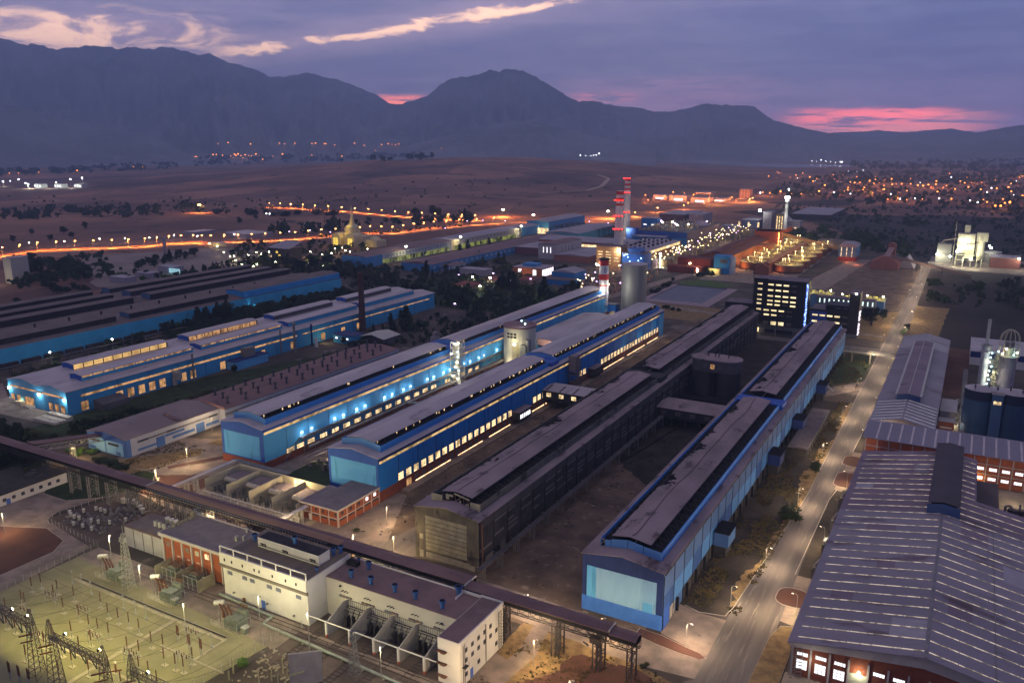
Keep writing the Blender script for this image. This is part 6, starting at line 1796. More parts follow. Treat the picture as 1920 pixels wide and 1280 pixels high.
b = MB(); b.add([((x + 116) * 1.04 - 116,(y - 440) * 1.06 + 440,24) for x,y in oval] + [((x + 116) * 1.04 - 116,(y - 440) * 1.06 + 440,24.6) for x,y in oval],[(i,(i + 1) % 48,48 + (i + 1) % 48,48 + i) for i in range(48)] + [tuple(range(48,96))])
t.p("oval_roof",b,ROOFT)
for x,m_ in ((-121.5,GREYP),(-117.5,LIT_O),(-113.0,GREYP)): t.p("window",MB().box(x,x + 2.2,432.55,432.7,19.6,22.2),m_)
b = MB()
for x in (-121,-117,-115,-109.6): b.bar((x,440,24.6),(x,440,27),.3); b.box(x - .5,x + .5,439.8,440.4,25.6,26)
t.p("roof_fittings",b,DKST)
t.p("stair_slot",MB().box(-117.6,-114.4,434,440,0,17.5),BLACK)
SR = mat("stack_red",(.55,.05,.04),(.45,.045,.04),.4,.7); SW = mat("stack_white",(.70,.69,.68),(.62,.61,.60),.4,.7,c3=(.5,.48,.46),s3=.4,lo3=.66,stretch=(1,1,.2)); SG = mat("stack_lilac",(.50,.49,.54),(.44,.43,.48),.3,.8)
t = T("banded_stack","stout red-and-white banded stack with a dark mouth and a floodlight at mid height","chimney",(-263,624,0))
x,y = -263,624
t.p("lower_shaft",MB().cyl(x + .6,y,0,9,2.3,n=24).cyl(x,y,9,25.5,4.0,n=28),SG)
for z0,z1,m_ in ((25.5,26.6,SR),(26.6,30.6,SW),(30.6,35.4,SR),(35.4,42.6,SW),(42.6,47.0,SR)): t.p("band",MB().cyl(x,y,z0,z1,4.0,n=28),m_)
t.p("mouth",MB().cyl(x,y,47.0,48.6,4.2,n=28),DKST)
b = MB(); s_ = 1.5; yy = y - 4.06
for p,q in (((1.6,38.9),(3.0,41.2)),((3.0,41.2),(4.1,38.9)),((4.1,38.9),(3.0,36.6)),((3.0,36.6),(1.6,38.9))):
 def on(c):
  u = c[0] / 4.15; a = -pi / 2 + u
  return (x + 4.1 * cos(a),y + 4.1 * sin(a),c[1])
 b.bar(on(p),on(q),.5,h=.3)
t.p("emblem",b,mat("emblem_blue",(.05,.14,.42),None))
t.p("flood_lamp",MB().box(x + .2,x + 1.4,y - 5.0,y - 4.4,23.6,24.6),LAMPY)
t.p("side_lamp",MB().box(x - 7.0,x - 6.0,y - 1,y - .4,42.4,43.4).bar((x - 6.4,y - .6,42.6),(x - 4,y,42.4),.2),LAMPY)
light(t.o,(1.0,-6.2,23.2),2600,(1.0,.95,.8),.4); light(t.o,(-7.2,-3,43),2400,(1.0,.95,.85),.4)
t = T("grey_silo","tall plain grey metal silo behind the end of the deep-blue hall","silo",(-246,650,0))
t.p("shell",MB().cyl(-246,650,0,41.5,10.6,n=56),mat("silo_grey",(.34,.34,.31),(.27,.27,.25),.3,.45,metal=.2,stretch=(1,1,.05)))
t.p("roof",MB().cyl(-246,650,41.5,41.9,10.8,n=56),ROOFM)
light(t.o,(-8,-24,24),6000,(1.0,.95,.82),.4)
t = T("blue_hut","small bright blue hut at the foot of the tall grey silo","hut",(-266,650,0))
t.p("wall",MB().box(-268,-258,640,648,0,6.5),mat("hut_blue",(.03,.20,.62),(.03,.17,.55),.3,.6)); t.p("roof",MB().box(-268.4,-257.6,639.6,648.4,6.5,7),STEEL)
# ================================================================== BLACK OFFICE TOWER
BLK = mat("black_cladding",(.022,.021,.024),(.016,.015,.018),.3,.5,c3=(.03,.028,.03),s3=.8,lo3=.62)
LITB = glowm("office_window",(1.0,.78,.42),1.7,.6,.12)
DIMB = mat("dim_office_window",(.12,.10,.09),None,rough=.3)
ROOFD = mat("dusk_roof",(.20,.165,.19),(.16,.13,.15),.1,.85)
t = T("office_tower","black eight-storey office block with lit windows and a blue light strip down one corner","building",(-121,627,0))
t.p("wall",MB().box(-140.5,-102.4,627,650,0,40),BLK)
t.p("roof",MB().box(-140,-103,627.5,649.5,40,40.3),ROOFD)
t.p("parapet",MB().box(-140.6,-130,626.6,627,38.6,41.4).box(-130,-102.3,625.6,627,16.0,41.0),BLK)
rows = [(36.8,1),(32.6,1),(28.2,1),(24.6,1),(21.6,1),(17.2,0),(13.4,0),(6.4,2)]
rr = random.Random(2)
for z,kk in rows:
 if kk != 2: t.p("window",MB().box(-137.6,-134.2,626.85,627,z,z + 1.1),LITB if kk == 1 else (LITB if z > 17 else DIMB))
 for c in range(4):
  x = -129.6 + c * 5.6 - (2.2 if kk != 1 else 0)
  lit = (kk == 1 and not (c == 3 and z in (32.6,)) and not (c == 2 and z == 21.6)) or (kk == 0 and c < (3 if z > 17 else 2)) or (kk == 2 and c in (1,2))
  t.p("window",MB().box(x,x + 3.9,625.45,625.6,z,z + (1.1 if kk != 2 else 2.4)) if z > 16.2 else MB().box(x,x + 3.9,626.85,627,z,z + (1.1 if kk != 2 else 2.6)),LITB if lit and not (c == 3 and z > 32) else DIMB)
t.p("entrance",MB().box(-138,-134.6,626.8,627,0,3.6),LITB); t.p("entrance",MB().box(-133.6,-130.4,626.8,627,.2,3.4).box(-110,-106,626.8,627,.2,4),GREYP,label="grey shuttered doorway")
b = MB(); rr = random.Random(44)
for k in range(64):
 z = 1 + k * .6
 b.box(-102.1 + rr.uniform(0,.7),-101.2 + rr.uniform(0,.7),625.9 - rr.uniform(0,.8),626.4,z,z + rr.uniform(.15,.4))
t.p("light_strip",b,glowm("led_blue",(.22,.36,1.0),7,.9,.8,True))
t.p("light_strip_frame",MB().box(-102.4,-100.9,626.4,628.4,0,39.6),mat("strip_frame_blue",(.05,.08,.30),None,rough=.5))
b = MB(); b.bar((-140.8,626,0),(-140.8,626,48),.3); b.box(-141.6,-140,625.8,626.2,45,45.4)
t.p("flag_pole",b,DKST)
wt = T("office_wing","low black wing with faint windows on the left of the black office tower","building",(-152,632,0))
wt.p("wall",MB().box(-163,-140.7,632,650,0,20),BLK); wt.p("roof",MB().box(-162.6,-140.9,632.4,649.6,20,20.3),ROOFD)
for z in (14.6,10.8,5.0):
 for c in range(3): wt.p("window",MB().box(-158 + c * 5,-155 + c * 5,631.88,632,z,z + 1),DIMB if (c,z) != (2,5.0) else LITB)
wt = T("office_wing","black and blue wing with two lit window rows right of the black office tower","building",(-88,640,0))
wt.p("wall",MB().box(-100.6,-73,640,662,0,19),BLK); wt.p("blue_front",MB().box(-100.4,-88.5,639.8,640,3,17.6),mat("wing_blue",(.035,.07,.28),None,rough=.6))
wt.p("upper_block",MB().box(-90,-73,644,662,19,22.5),BLK); wt.p("roof",MB().box(-100.2,-90.2,640.4,661.6,19,19.3),ROOFD)
wt.p("shaft",MB().box(-73,-66,638,652,0,33.5),BLK); wt.p("shaft_roof",MB().box(-73.2,-65.8,637.8,652.2,33.5,33.9),ROOFD)
for z in (14.2,9.4):
 for c in range(5): wt.p("window",MB().box(-98.6 + c * 5.3,-94.8 + c * 5.3,639.7,639.8,z,z + 1.2),LITB if c < 4 else DIMB)
for c in range(2): wt.p("window",MB().box(-83 + c * 5.3,-79.6 + c * 5.3,643.9,644,20,21),DIMB)
b = MB()
for k in range(18): b.box(-65.9 + (k % 2) * .5,-65.2 + (k % 3) * .3,638.4,639,3 + k * .95 + (k > 9) * 1.4,3.35 + k * .95 + (k > 9) * 1.4)
wt.p("light_strip",b,glowm("led_white",(.95,.85,1.0),6,.6,.8,True))
wt.p("top_lamp",MB().box(-69.4,-68.4,637.2,637.8,33,33.9),LAMPW)
light(t.o,(21.5,-4,30),350,(.3,.45,1.0),.3); light(t.o,(21.5,-4,12),350,(.3,.45,1.0),.3)
light(t.o,(-15.5,-4,2.4),500,(1.0,.8,.5),.3); light(t.o,(-19.6,-3,6),350,(1.0,.8,.8),.3)
t = T("skybridge","conveyor-like grey skybridge with a row of small bright windows behind the office tower","bridge",(-100,700,0))
t.p("housing",MB().box(-104,-60,690,697,14.5,20.0),mat("skybridge_grey",(.12,.13,.16),None,rough=.7)); t.p("roof",MB().box(-104.4,-59.6,689.6,697.4,20,20.4),ROOFD)
for k in range(12): t.p("window",MB().box(-102 + k * 3.6,-101 + k * 3.6,689.85,690,15.6,19.0),glowm("bridge_window",(.70,.90,.85),1.6,.3))
b = MB()
for x in (-102,-90,-78,-62): b.box(x,x + 1,691,696,0,14.5)
t.p("leg",b,GREYD)
CTL = mat("cooler_panel",(.50,.46,.22),(.42,.38,.18),.4,.8)
for x0,x1,y0,y1,lb in ((-121,-101,752,766,"left yellow-lit cooling tower behind the office tower"),(-92,-78,738,752,"middle yellow-lit cooling tower beside the dark shaft"),(-73,-58,742,757,"right yellow-lit cooling tower, partly behind its own railing")):
 t = T("cooling_tower",lb,"cooling tower",((x0 + x1) / 2,y0,0),"yellow-lit cooling towers")
 t.p("basin_wall",MB().box(x0,x1,y0,y1,0,11.4),GREYBL)
 t.p("deck",MB().box(x0 - .4,x1 + .4,y0 - .4,y1 + .4,11.4,11.9),CTL)
 b = MB()
 for k in range(3):
  xx = x0 + (x1 - x0) * (k + .5) / 3
  b.cyl(xx,(y0 + y1) / 2,11.9,13.6,2.3,1.9,n=16,cap=False)
 t.p("fan_ring",b,CTL)
 b = MB()
 for xx in [x0 + (x1 - x0) * k / 8 for k in range(9)]: b.bar((xx,y0 - .3,11.9),(xx,y0 - .3,13.1),.12)
 b.bar((x0,y0 - .3,13.1),(x1,y0 - .3,13.1),.12)
 t.p("railing",b,CTL)
 for xx in (x0 + 1.5,x1 - 1): t.p("work_lamp",MB().box(xx - .45,xx + .45,y0 - 1,y0 - .6,15.2,16),LAMPY); light(t.o,(xx - t.loc[0],-1.6,16.2),1300,(1.0,.85,.30),.3)
 light(t.o,(0,7,16),2200,(1.0,.88,.28),.5)
# ================================================================== LEFT AND MIDDLE DISTANCE
FX0,FX1,FY0,FY1 = -459.0,-406.0,243.5,583.0
t = T("fabrication_hall","wide twin-gabled blue hall with amber window strips and glowing roof monitors","industrial hall",(-432,243.5,0))
FB = mat("mid_blue_wall_side",(.06,.33,.58),(.05,.28,.52),.12,.65,corr=("Y",.8,.04),c3=(.07,.23,.44),s3=.3,lo3=.62)
FBX = mat("mid_blue_wall_front",(.07,.30,.52),(.055,.26,.47),.12,.65,corr=("X",.8,.04),c3=(.09,.25,.46),s3=.3,lo3=.62)
xm = (FX0 + FX1) / 2
prof = [(FX0,0),(FX1,0),(FX1,13),((xm + FX1) / 2,15.0),(xm,13),((xm + FX0) / 2,15.0),(FX0,13)]
t.p("wall",MB().prism(prof,FY0,FY1),FB)
t.p("front_wall",MB().prism(prof,FY0 - .15,FY0 - .01),FBX)
b = MB()
for a,c,za,zc in ((FX0 - .5,(xm + FX0) / 2,13,15.05),((xm + FX0) / 2,xm,15.05,13.05),(xm,(xm + FX1) / 2,13.05,15.05),((xm + FX1) / 2,FX1 + .5,15.05,13)):
 b.prism([(a,za),(c,zc),(c,zc + .25),(a,za + .25)],FY0 - .4,FY1 + .4)
t.p("roof",b,ROOFM)
b = MB(); b.box(FX0 + 2,FX1 - 2,FY0 - .25,FY0 - .15,9.4,10.3)
t.p("clerestory_strip",b,LIT_O)
t.p("clerestory_strip",MB().box(FX1,FX1 + .12,FY0 + 8,FY0 + 170,8.6,9.8).box(FX1,FX1 + .12,FY0 + 175,FY1 - 8,8.8,9.5),LIT_O)
for x in (FX0 + 3.5,FX0 + 9,FX1 - 14.5,FX1 - 9.2,FX1 - 4): place(grid_window(3.6,4.2,2,3,LIT_O,DKST,"X"),"window",t,x,FY0 - .2,3.3)
t.p("gate",MB().box(FX0 + 15,FX0 + 23,FY0 - .3,FY0 - .15,0,5.4),LIT_O)
n_ = 0
for y in (253,274,281,288,295,302,317,324,347,354,381,409,440,462,480):
 place(W_AMB,"window",t,FX1 + .1,y,3.4)
b = MB()
for k in range(17): b.box(FX1,FX1 + .14,FY0 + 20 * k + 10,FY0 + 20 * k + 10.2,0,12.8)
t.p("panel_joint",b,GREYBL)
def f_monitor(xa,xb,y0,y1,lit,bluewall):
 b = MB(); xm_ = (xa + xb) / 2
 b.prism([(xa,13.6),(xb,13.6),(xb,17.4),(xm_,18.1),(xa,17.4)],y0,y1)
 mw = t.p("monitor_wall",b,FB if bluewall else GREYP)
 t.p("monitor_end",MB().prism([(xa,13.6),(xb,13.6),(xb,17.3),(xm_,18.0),(xa,17.3)],y0 - .15,y0 - .01),NAVY)
 t.p("monitor_roof",MB().prism([(xa - .6,17.4),(xm_,18.2),(xb + .6,17.4),(xb + .6,17.65),(xm_,18.45),(xa - .6,17.65)],y0 - .4,y1 + .4),ROOFM)
 if lit:
  z0,z1 = (16.3,17.3) if bluewall else (14.6,17.2)
  n = int((y1 - y0) / 6.2)
  b = MB()
  for k in range(n): b.box(xb,xb + .1,y0 + .5 + k * (y1 - y0 - 1) / n,y0 + .2 + (k + .94) * (y1 - y0 - 1) / n,z0,(z0 + z1) / 2 - .08); b.box(xb,xb + .1,y0 + .5 + k * (y1 - y0 - 1) / n,y0 + .2 + (k + .94) * (y1 - y0 - 1) / n,(z0 + z1) / 2 + .08,z1)
  t.p("monitor_glazing",b,glowm("monitor_amber",(1.0,.60,.22),.95,.45,.12) if lit > 1 else LIT_O,mw)
for ya,yb,l1,l2 in ((262,328,2,1),(342,404,1,1),(418,484,0,0),(498,560,0,0)):
 f_monitor(FX0 + 9,FX0 + 19,ya + 8,yb + 6,l1,False)
 f_monitor(FX1 - 18,FX1 - 8,ya - 4,yb + 4,l2,True)
for i,(x,z) in enumerate(((FX0 + 1,8.0),(FX0 + 29,8.2),(FX1 - 1.5,8.4))):
 t.p("wall_flood",MB().box(x - .4,x + .4,FY0 - .9,FY0 - .3,z,z + .7),LAMPW)
 light(t.o,(x - t.loc[0],-2.0,z),1300,(.95,1.0,.92),.3)
t.p("filter_box",MB().box(FX1 + .2,FX1 + 4,309,313,3.6,8.2).cyl(FX1 + 2,309,.5,4.5,1.3,n=12),mat("beige_unit",(.36,.34,.28),None,rough=.8))
t.p("filter_box",MB().box(FX1 + .2,FX1 + 5,362,370,5.5,11.5).box(FX1 + 1,FX1 + 4,364,368,0,5.5),mat("grey_unit",(.20,.19,.17),None,rough=.8))
t.p("lean_to",MB().prism([(FX1 + .1,0),(FX1 + 8,0),(FX1 + 8,3.6),(FX1 + .1,5.2)],258,274),GREYP)
t.p("blue_annex",MB().box(FX1 + .1,FX1 + 8,350,378,0,5.6),mat("annex_bright_blue",(.12,.38,.66),(.10,.34,.6),.2,.7)); t.p("annex_roof",MB().box(FX1 + .1,FX1 + 8.4,349.6,378.4,5.6,5.9),NAVYL)
b = MB(); b.cyl(FX1 + 3,322,0,16.5,.6,n=10); b.cyl(FX1 + 3,395,0,17.5,.6,n=10); b.cyl(FX1 + 3,322,16.5,17,.9,n=10)
t.p("flue",b,STEEL)
t.p("flue",MB().cyl(FX1 + 7,404,0,20,1.0,.9,n=12).cyl(FX1 + 7,404,20,20.8,1.5,n=12),STEEL)
t.p("flue",MB().cyl(FX1 + 4,424,0,16,.7,n=10),NAVYL,label="dark blue flue")
t.p("vessel",MB().cyl(FX1 + 9,423,0,6.5,1.2,n=12),WHITE)
t = T("gatehouse","small blue house and pale ribbed canopy beside the twin-gabled blue hall","building",(-385,445,0))
t.p("wall",MB().box(-396,-378,440,452,0,6),FB); t.p("roof",MB().box(-396.4,-377.6,439.6,452.4,6,6.5),NAVYL)
t.p("canopy",MB().prism([(-377,5.4),(-366,7.6),(-355,5.2),(-355,5.5),(-366,7.9),(-377,5.7)],446,466),LSTEEL)
for k in range(3): t.p("window",MB().box(-394 + k * 5,-392.2 + k * 5,439.85,440,3.2,4.4),LIT_WH)
t.p("canopy_wall",MB().box(-376,-356,452,465,0,5.2),GREYP)
light(t.o,(-14,-10,3.5),900,(1.0,.78,.4),.3)
GDS = mat("stacked_bales",(.50,.47,.38),(.40,.37,.3),.9,.8)
for i,(px,py,n,lb) in enumerate(((28,752,2,"small pale bale stack nearest the left corner of the twin-gabled hall"),(40,759,2,"small pale bale stack left of the yellow loader"),(56,764,1,"low pale bale stack right of the yellow loader"))):
 x,y = G(px,py)
 tt = T("bale_stack",lb,"stack",(x,y,0))
 for k in range(2): tt.p("bale",MB().box(-3 + k * 3.2,-.2 + k * 3.2,-2,2,0,1.2 * n),GDS,local=True)
x,y = G(97,787)
tt = T("bale_stack","wide ordered field of flat pale bales under the corner floodlight","stack",(x,y,0))
for r in range(3):
 for k in range(5): tt.p("bale",MB().box(-8 + k * 3.7,-4.7 + k * 3.7,-5 + r * 3.6,-1.8 + r * 3.6,0,1.3 + (r == 2) * .9),GDS,local=True)
x,y = G(50,756)
tt = T("wheel_loader","yellow wheel loader parked among the bales in front of the twin-gabled hall","loader",(x,y,0))
YEL = mat("machine_yellow",(.60,.32,.04),None,rough=.5)
tt.p("body",MB().box(-2.6,1.4,-1.1,1.1,.9,2.0),YEL,local=True); tt.p("cab",MB().box(-1.0,.6,-.8,.8,2.0,3.4),DKST,local=True)
tt.p("bucket",MB().box(2.6,3.6,-1.3,1.3,.2,1.2).bar((1.2,-.7,1.6),(2.8,-.7,.8),.25).bar((1.2,.7,1.6),(2.8,.7,.8),.25),YEL,local=True)
for dx in (-1.8,1.0):
 for dy in (-1.2,1.2):
  tt.p("wheel",MB().tube([(dx,dy - .25,.75),(dx,dy + .25,.75)],.75,12),BLACK,local=True)
light(tt.o,(0,-3,3),300,(1.0,.7,.3),.2)
DKR = mat("dim_brown_roof",(.17,.135,.13),(.13,.105,.10),.05,.9,c3=(.09,.075,.075),s3=.1,lo3=.6,detail=8)
CYW = mat("turquoise_lit_wall",(.07,.42,.66),(.055,.36,.58),.1,.7,corr=("Y",.8,.03),c3=(.05,.22,.40),s3=.15,lo3=.62)  # cyan brightened so the colour carries the turquoise light on the wall
DSL = mat("dark_slot_side",(.045,.035,.04),(.03,.025,.028),.4,.9)
t = T("multi_ridge_hall","enormous dark-roofed hall with parallel ridges and a cyan-blue side wall","industrial hall",(-600,230,0))
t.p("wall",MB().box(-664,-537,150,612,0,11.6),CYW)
b = MB()
for k in range(4):
 xa = -664 + k * 31.75; b.prism([(xa,11.6),(xa + 15.9,13.6),(xa + 31.75,11.6)],149.6,612.4)
t.p("roof",b,DKR)
for i,(xa,xb) in enumerate(((-666,-655),(-638,-627),(-612,-601),(-563,-551))):
 for y0,y1 in ((150,428 if i != 3 else 372),(444 if i != 3 else 383,608 if i != 3 else 478)):
  if i == 3: xx0,xx1 = -556,-545
  else: xx0,xx1 = xa,xb
  mw = t.p("monitor_wall",MB().box(xx0,xx1,y0,y1,12,16.4),DSL)
  t.p("monitor_end",MB().prism([(xx0,12),(xx1,12),(xx1,16.3),((xx0 + xx1) / 2,17.0),(xx0,16.3)],y0 - .2,y0 - .02),mat("dusty_blue_end",(.07,.12,.22),None,rough=.7),mw)
  t.p("monitor_roof",MB().prism([(xx0 - .7,16.4),((xx0 + xx1) / 2,17.2),(xx1 + .7,16.4),(xx1 + .7,16.6),((xx0 + xx1) / 2,17.4),(xx0 - .7,16.6)],y0 - .4,y1 + .4),DKR)
t.p("blue_monitor",MB().prism([(-560,12),(-538,12),(-538,17),(-549,18),(-560,17)],489,611),mat("azure_wall",(.05,.29,.62),(.04,.25,.56),.1,.7))
t.p("blue_monitor_roof",MB().prism([(-561,17.1),(-549,18.1),(-539,17.2),(-539,17.4),(-549,18.4),(-561,17.4)],488.6,611.6),DKR)
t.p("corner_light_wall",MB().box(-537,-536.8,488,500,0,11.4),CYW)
light(t.o,(67.5,266,3.5),2200,(.35,.85,1.0),.3)
rr = random.Random(3)
for k in range(14):
 tt_y = 200 + k * 26
 t.p("roof_vent",MB().cyl(-577,tt_y,12.6,15.2,.5,.9,n=8),DSL)
t = T("rail_wagons","string of dark wagons standing along the cyan-blue wall","wagon train",(-530,300,0))
for k in range(12): t.p("wagon",MB().box(-531.5,-528.5,232 + k * 15,244 + k * 15,.9,3.6).box(-531,-529,234 + k * 15,235.5 + k * 15,0,.9).box(-531,-529,240.5 + k * 15,242 + k * 15,0,.9),DSL)
t = T("pipe_trestle","low dark pipe trestle between the cyan-blue wall and the twin-gabled hall","pipe rack",(-515,300,0))
b = MB(); b.box(-517,-514,225,470,4.2,4.6)
for k in range(20): b.bar((-516.8,226 + k * 12.5,0),(-516.8,226 + k * 12.5,4.2),.3); b.bar((-514.2,226 + k * 12.5,0),(-514.2,226 + k * 12.5,4.2),.3)
t.p("deck",b,DKST)
t = T("brick_chimney","old dark brick chimney rising beside the twin-gabled blue hall","chimney",(-402,480,0))
t.p("shaft",MB().cyl(-402,480,0,44,2.7,1.9,n=20),mat("dark_brick",(.10,.05,.045),(.075,.04,.036),.4,.9,brick=(3.0,)))
t.p("crown",MB().cyl(-402,480,43,45,2.25,n=20),mat("dark_brick",(1,1,1)))
def block(name,label,cat,x0,x1,y0,y1,h,wallm,roofm,gable=0.0,axis="Y",wins=(),group=None,trim=None,litm=None):
 t = T(name,label,cat,((x0 + x1) / 2,y0,0),group)
 t.p("wall",MB().box(x0,x1,y0,y1,0,h),wallm)
 if gable:
  if axis == "Y": t.p("roof",MB().prism([(x0 - .4,h),(x1 + .4,h),((x0 + x1) / 2,h + gable)],y0 - .4,y1 + .4),roofm)
  else: t.p("roof",MB().prism([(y0 - .4,h),(y1 + .4,h),((y0 + y1) / 2,h + gable)],x0 - .4,x1 + .4,axis="X"),roofm)
 else: t.p("roof",MB().box(x0 - .3,x1 + .3,y0 - .3,y1 + .3,h,h + .4),roofm)
 for face,n,z,ww,wh,m_ in wins:
  for k in range(n):
   if face == "S":
    xx = x0 + (x1 - x0) * (k + .5) / n
    t.p("window",MB().box(xx - ww / 2,xx + ww / 2,y0 - .12,y0,z,z + wh),m_)
   else:
    yy = y0 + (y1 - y0) * (k + .5) / n
    t.p("window",MB().box(x1,x1 + .12,yy - ww / 2,yy + ww / 2,z,z + wh),m_)
 return t
WB = mat("white_blue_wall",(.46,.50,.55),(.38,.43,.50),.1,.8); PUR = mat("plum_roof",(.22,.15,.155),(.18,.125,.13),.05,.9,c3=(.13,.09,.10),s3=.1,lo3=.62)
LILR = mat("pale_lilac_roof",(.34,.31,.35),(.28,.26,.30),.05,.8); BLW = mat("workshop_blue",(.07,.25,.50),(.06,.21,.44),.15,.7); TEAL = mat("teal_wall",(.12,.34,.40),None,rough=.7)
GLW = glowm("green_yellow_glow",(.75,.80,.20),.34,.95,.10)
t = block("anode_shop","long two-storey white-and-blue shop with small windows and floodlit loading front","building",-648,-612,742,920,12.5,WB,PUR,2.2,wins=(("E",26,9.0,2.4,1.6,DIMB),))
t.p("blue_end",MB().box(-648,-611.9,741.8,742,0,12.4).box(-612,-611.8,742,772,0,12),BLW)
t.p("loading_front",MB().box(-612,-611.7,772,916,.5,6),GLW)
b = MB()
for k in range(24): b.box(-611.6,-611.2,772 + k * 6,772.5 + k * 6,0,12)
t.p("pilaster",b,WB)
t = block("anode_shop","farther half of the pale long shop with a tan bay and greenish loading front","building",-648,-612,922,1180,13.5,mat("pale_tan_wall",(.48,.42,.32),(.38,.38,.38),.03,.8),LILR,2.0,wins=(("E",26,9.6,2.6,1.8,DIMB),))
t.p("loading_front",MB().box(-612,-611.7,930,1100,.5,6),GLW)
t.p("blue_end",MB().box(-612,-611.8,1120,1180,0,13.4),BLW)
for y,pw in ((812,5200),(936,5200),(1108,5200)):
 tt = T("flood_mast",None,"lamp mast",(-606,y,0),"flood masts on the long pale shops")
 tt.o["label"] = {812: "bright yellow floodlight at the near end of the white-and-blue shop",936: "bright yellow floodlight at the tan bay of the long shop",1108: "bright yellow floodlight at the far end of the long shop"}[y]
 tt.p("pole",MB().cyl(0,0,0,17,.25,n=8),DKST,local=True); tt.p("lamp_head",MB().box(-1.1,1.1,-.7,.7,17,18.2),LAMPY,local=True)
 light(tt.o,(2,-2,18),pw * 2.4,(1.0,.82,.38),.6)
block("low_shop","long low blue shop with plum roof in front of the pale two-storey shops","building",-565,-523,747,1090,9,BLW,PUR,3.0,wins=(("E",30,4.2,5,2.6,mat("pale_blue_glass",(.30,.38,.50),None,rough=.4)),("S",5,4,2,1.6,DIMB)))
block("blue_porch","small blue-columned porch house by the end of the low plum-roofed shop","building",-521,-505,762,792,7,WB,PUR,0,wins=(("S",4,1,2,5,BLW),))
block("far_blue_shed","blue round-roofed shed behind the pale long shop","building",-640,-600,1190,1330,18,BLW,LILR,3.0)
block("teal_shed","teal-walled shed left of the pale windowed block","building",-560,-505,1100,1250,12,TEAL,LILR,2.5)
block("lilac_flat_shed","flat lilac-roofed shed with plum underside left of the pale windowed block","building",-520,-474,935,1010,9.5,mat("plum_wall",(.17,.08,.09),None,rough=.9),LILR,0)
t = block("windowed_block","tall pale block with slit windows beside the trees in the middle distance","building",-474,-448,911,985,18.5,mat("pale_lilac_wall",(.42,.38,.40),(.36,.33,.35),.2,.8),PUR,1.6)
for k in range(3): t.p("window",MB().box(-467 + k * 5,-466 + k * 5,910.85,911,8,15),LIT_WH)
for k in range(4): t.p("window",MB().box(-448,-447.85,925 + k * 10,926 + k * 10,8,15),GREYP)
block("low_brick_shed","low brick-walled lilac-roofed shed right of the pale windowed block","building",-447,-400,900,975,8,mat("dull_red_wall",(.30,.13,.10),None,rough=.9),LILR,2.4)
t = block("casting_hall","long red-fasciaed hall with a glowing strip of windows behind the pale windowed block","industrial hall",-520,-385,1000,1060,13,mat("dull_red_wall",(1,1,1)),LILR,3,axis="X")
t.p("clerestory_strip",MB().box(-505,-388,999.8,1000,6.5,9.8),LIT_W)
t.p("grey_apron",MB().box(-500,-400,990,999,0,5.4),GREYP)
for k in range(4): t.p("lit_opening",MB().box(-492 + k * 11,-490.5 + k * 11,989.8,990,2,5),LIT_W)
t = block("brick_office","two-storey brick office with tall lit windows and small blue roof box","building",-434,-398,774,802,10,mat("brick_glow",(.42,.15,.07),(.36,.13,.06),.3,.85),LILR,0,wins=(("E",6,1.2,2.8,7.6,LIT_WH),("S",2,1.2,4,7.0,LIT_WH)))
t.p("roof_box",MB().box(-426,-410,782,796,10.4,13.4),BLW)
light(t.o,(0,-8,5),1500,(1.0,.6,.35),.4)
t = block("blue_gabled_house","blue gabled shed with lower blue lean-to in the middle distance","building",-378,-352,758,786,11,mat("strong_blue",(.035,.17,.42),(.03,.15,.38),.2,.7),LILR,3)
t.p("lean_to",MB().box(-380,-348,742,757.8,0,5.4),mat("strong_blue",(1,1,1))); t.p("lean_roof",MB().box(-380.4,-347.6,741.6,757.8,5.4,5.8),DKR)
for i,(px0,px1,py,h,lb) in enumerate(((855,895,540,4.2,"red hip-roofed bungalow nearest the blue hall end"),(905,935,530,4.2,"red-roofed bungalow with lit windows right of the nearest one"),(862,925,518,8.5,"pale grey two-storey block behind the red bungalows"),(975,1002,532,5,"plum-roofed low house in front of the brick office"))):
 x0,y0 = G(px0,py); x1,_ = G(px1,py)
 t = T("bungalow",lb,"building",(x0,y0,0))
 t.p("wall",MB().box(x0,x1,y0,y0 + 16,0,h),mat("bungalow_wall",(.34,.22,.17),None,rough=.9) if i != 2 else mat("grey_block_wall",(.30,.27,.29),None,rough=.9))
 t.p("roof",MB().add([(x0 - 1.5,y0 - 1.5,h),(x1 + 1.5,y0 - 1.5,h),(x1 + 1.5,y0 + 17.5,h),(x0 - 1.5,y0 + 17.5,h),((x0 + x1) / 2 - 5,y0 + 8,h + 2.6),((x0 + x1) / 2 + 5,y0 + 8,h + 2.6)],[(0,1,5,4),(1,2,5),(2,3,4,5),(3,0,4)]) if i != 2 else MB().box(x0 - .4,x1 + .4,y0 - .4,y0 + 16.4,h,h + .5),mat("hip_roof_red",(.26,.09,.07),(.21,.075,.06),.2,.9) if i != 2 else LILR)
 for k in range(4): t.p("window",MB().box(x0 + 2 + k * (x1 - x0 - 4) / 4,x0 + 4 + k * (x1 - x0 - 4) / 4,y0 - .12,y0,1,2.8),LIT_W if i in (0,1) else DIMB)
t = T("settling_pond","rectangular settling pond with grey concrete ribs and sloping banks","pond",(-228,708,0))
t.p("bank",MB().add([(-262,702,.1),(-196,702,.1),(-196,806,.1),(-262,806,.1),(-254,710,1.6),(-204,710,1.6),(-204,798,1.6),(-254,798,1.6)],[(0,1,5,4),(1,2,6,5),(2,3,7,6),(3,0,4,7)]),mat("bank_lilac",(.30,.24,.26),None,rough=.9))
t.p("water",MB().box(-254,-204,710,798,.2,1.2),mat("pond_water",(.05,.055,.08),None,rough=.1,spec=.9))
b = MB()
for k in range(9): b.box(-253,-205,716 + k * 9.2,719.4 + k * 9.2,1.2,1.5)
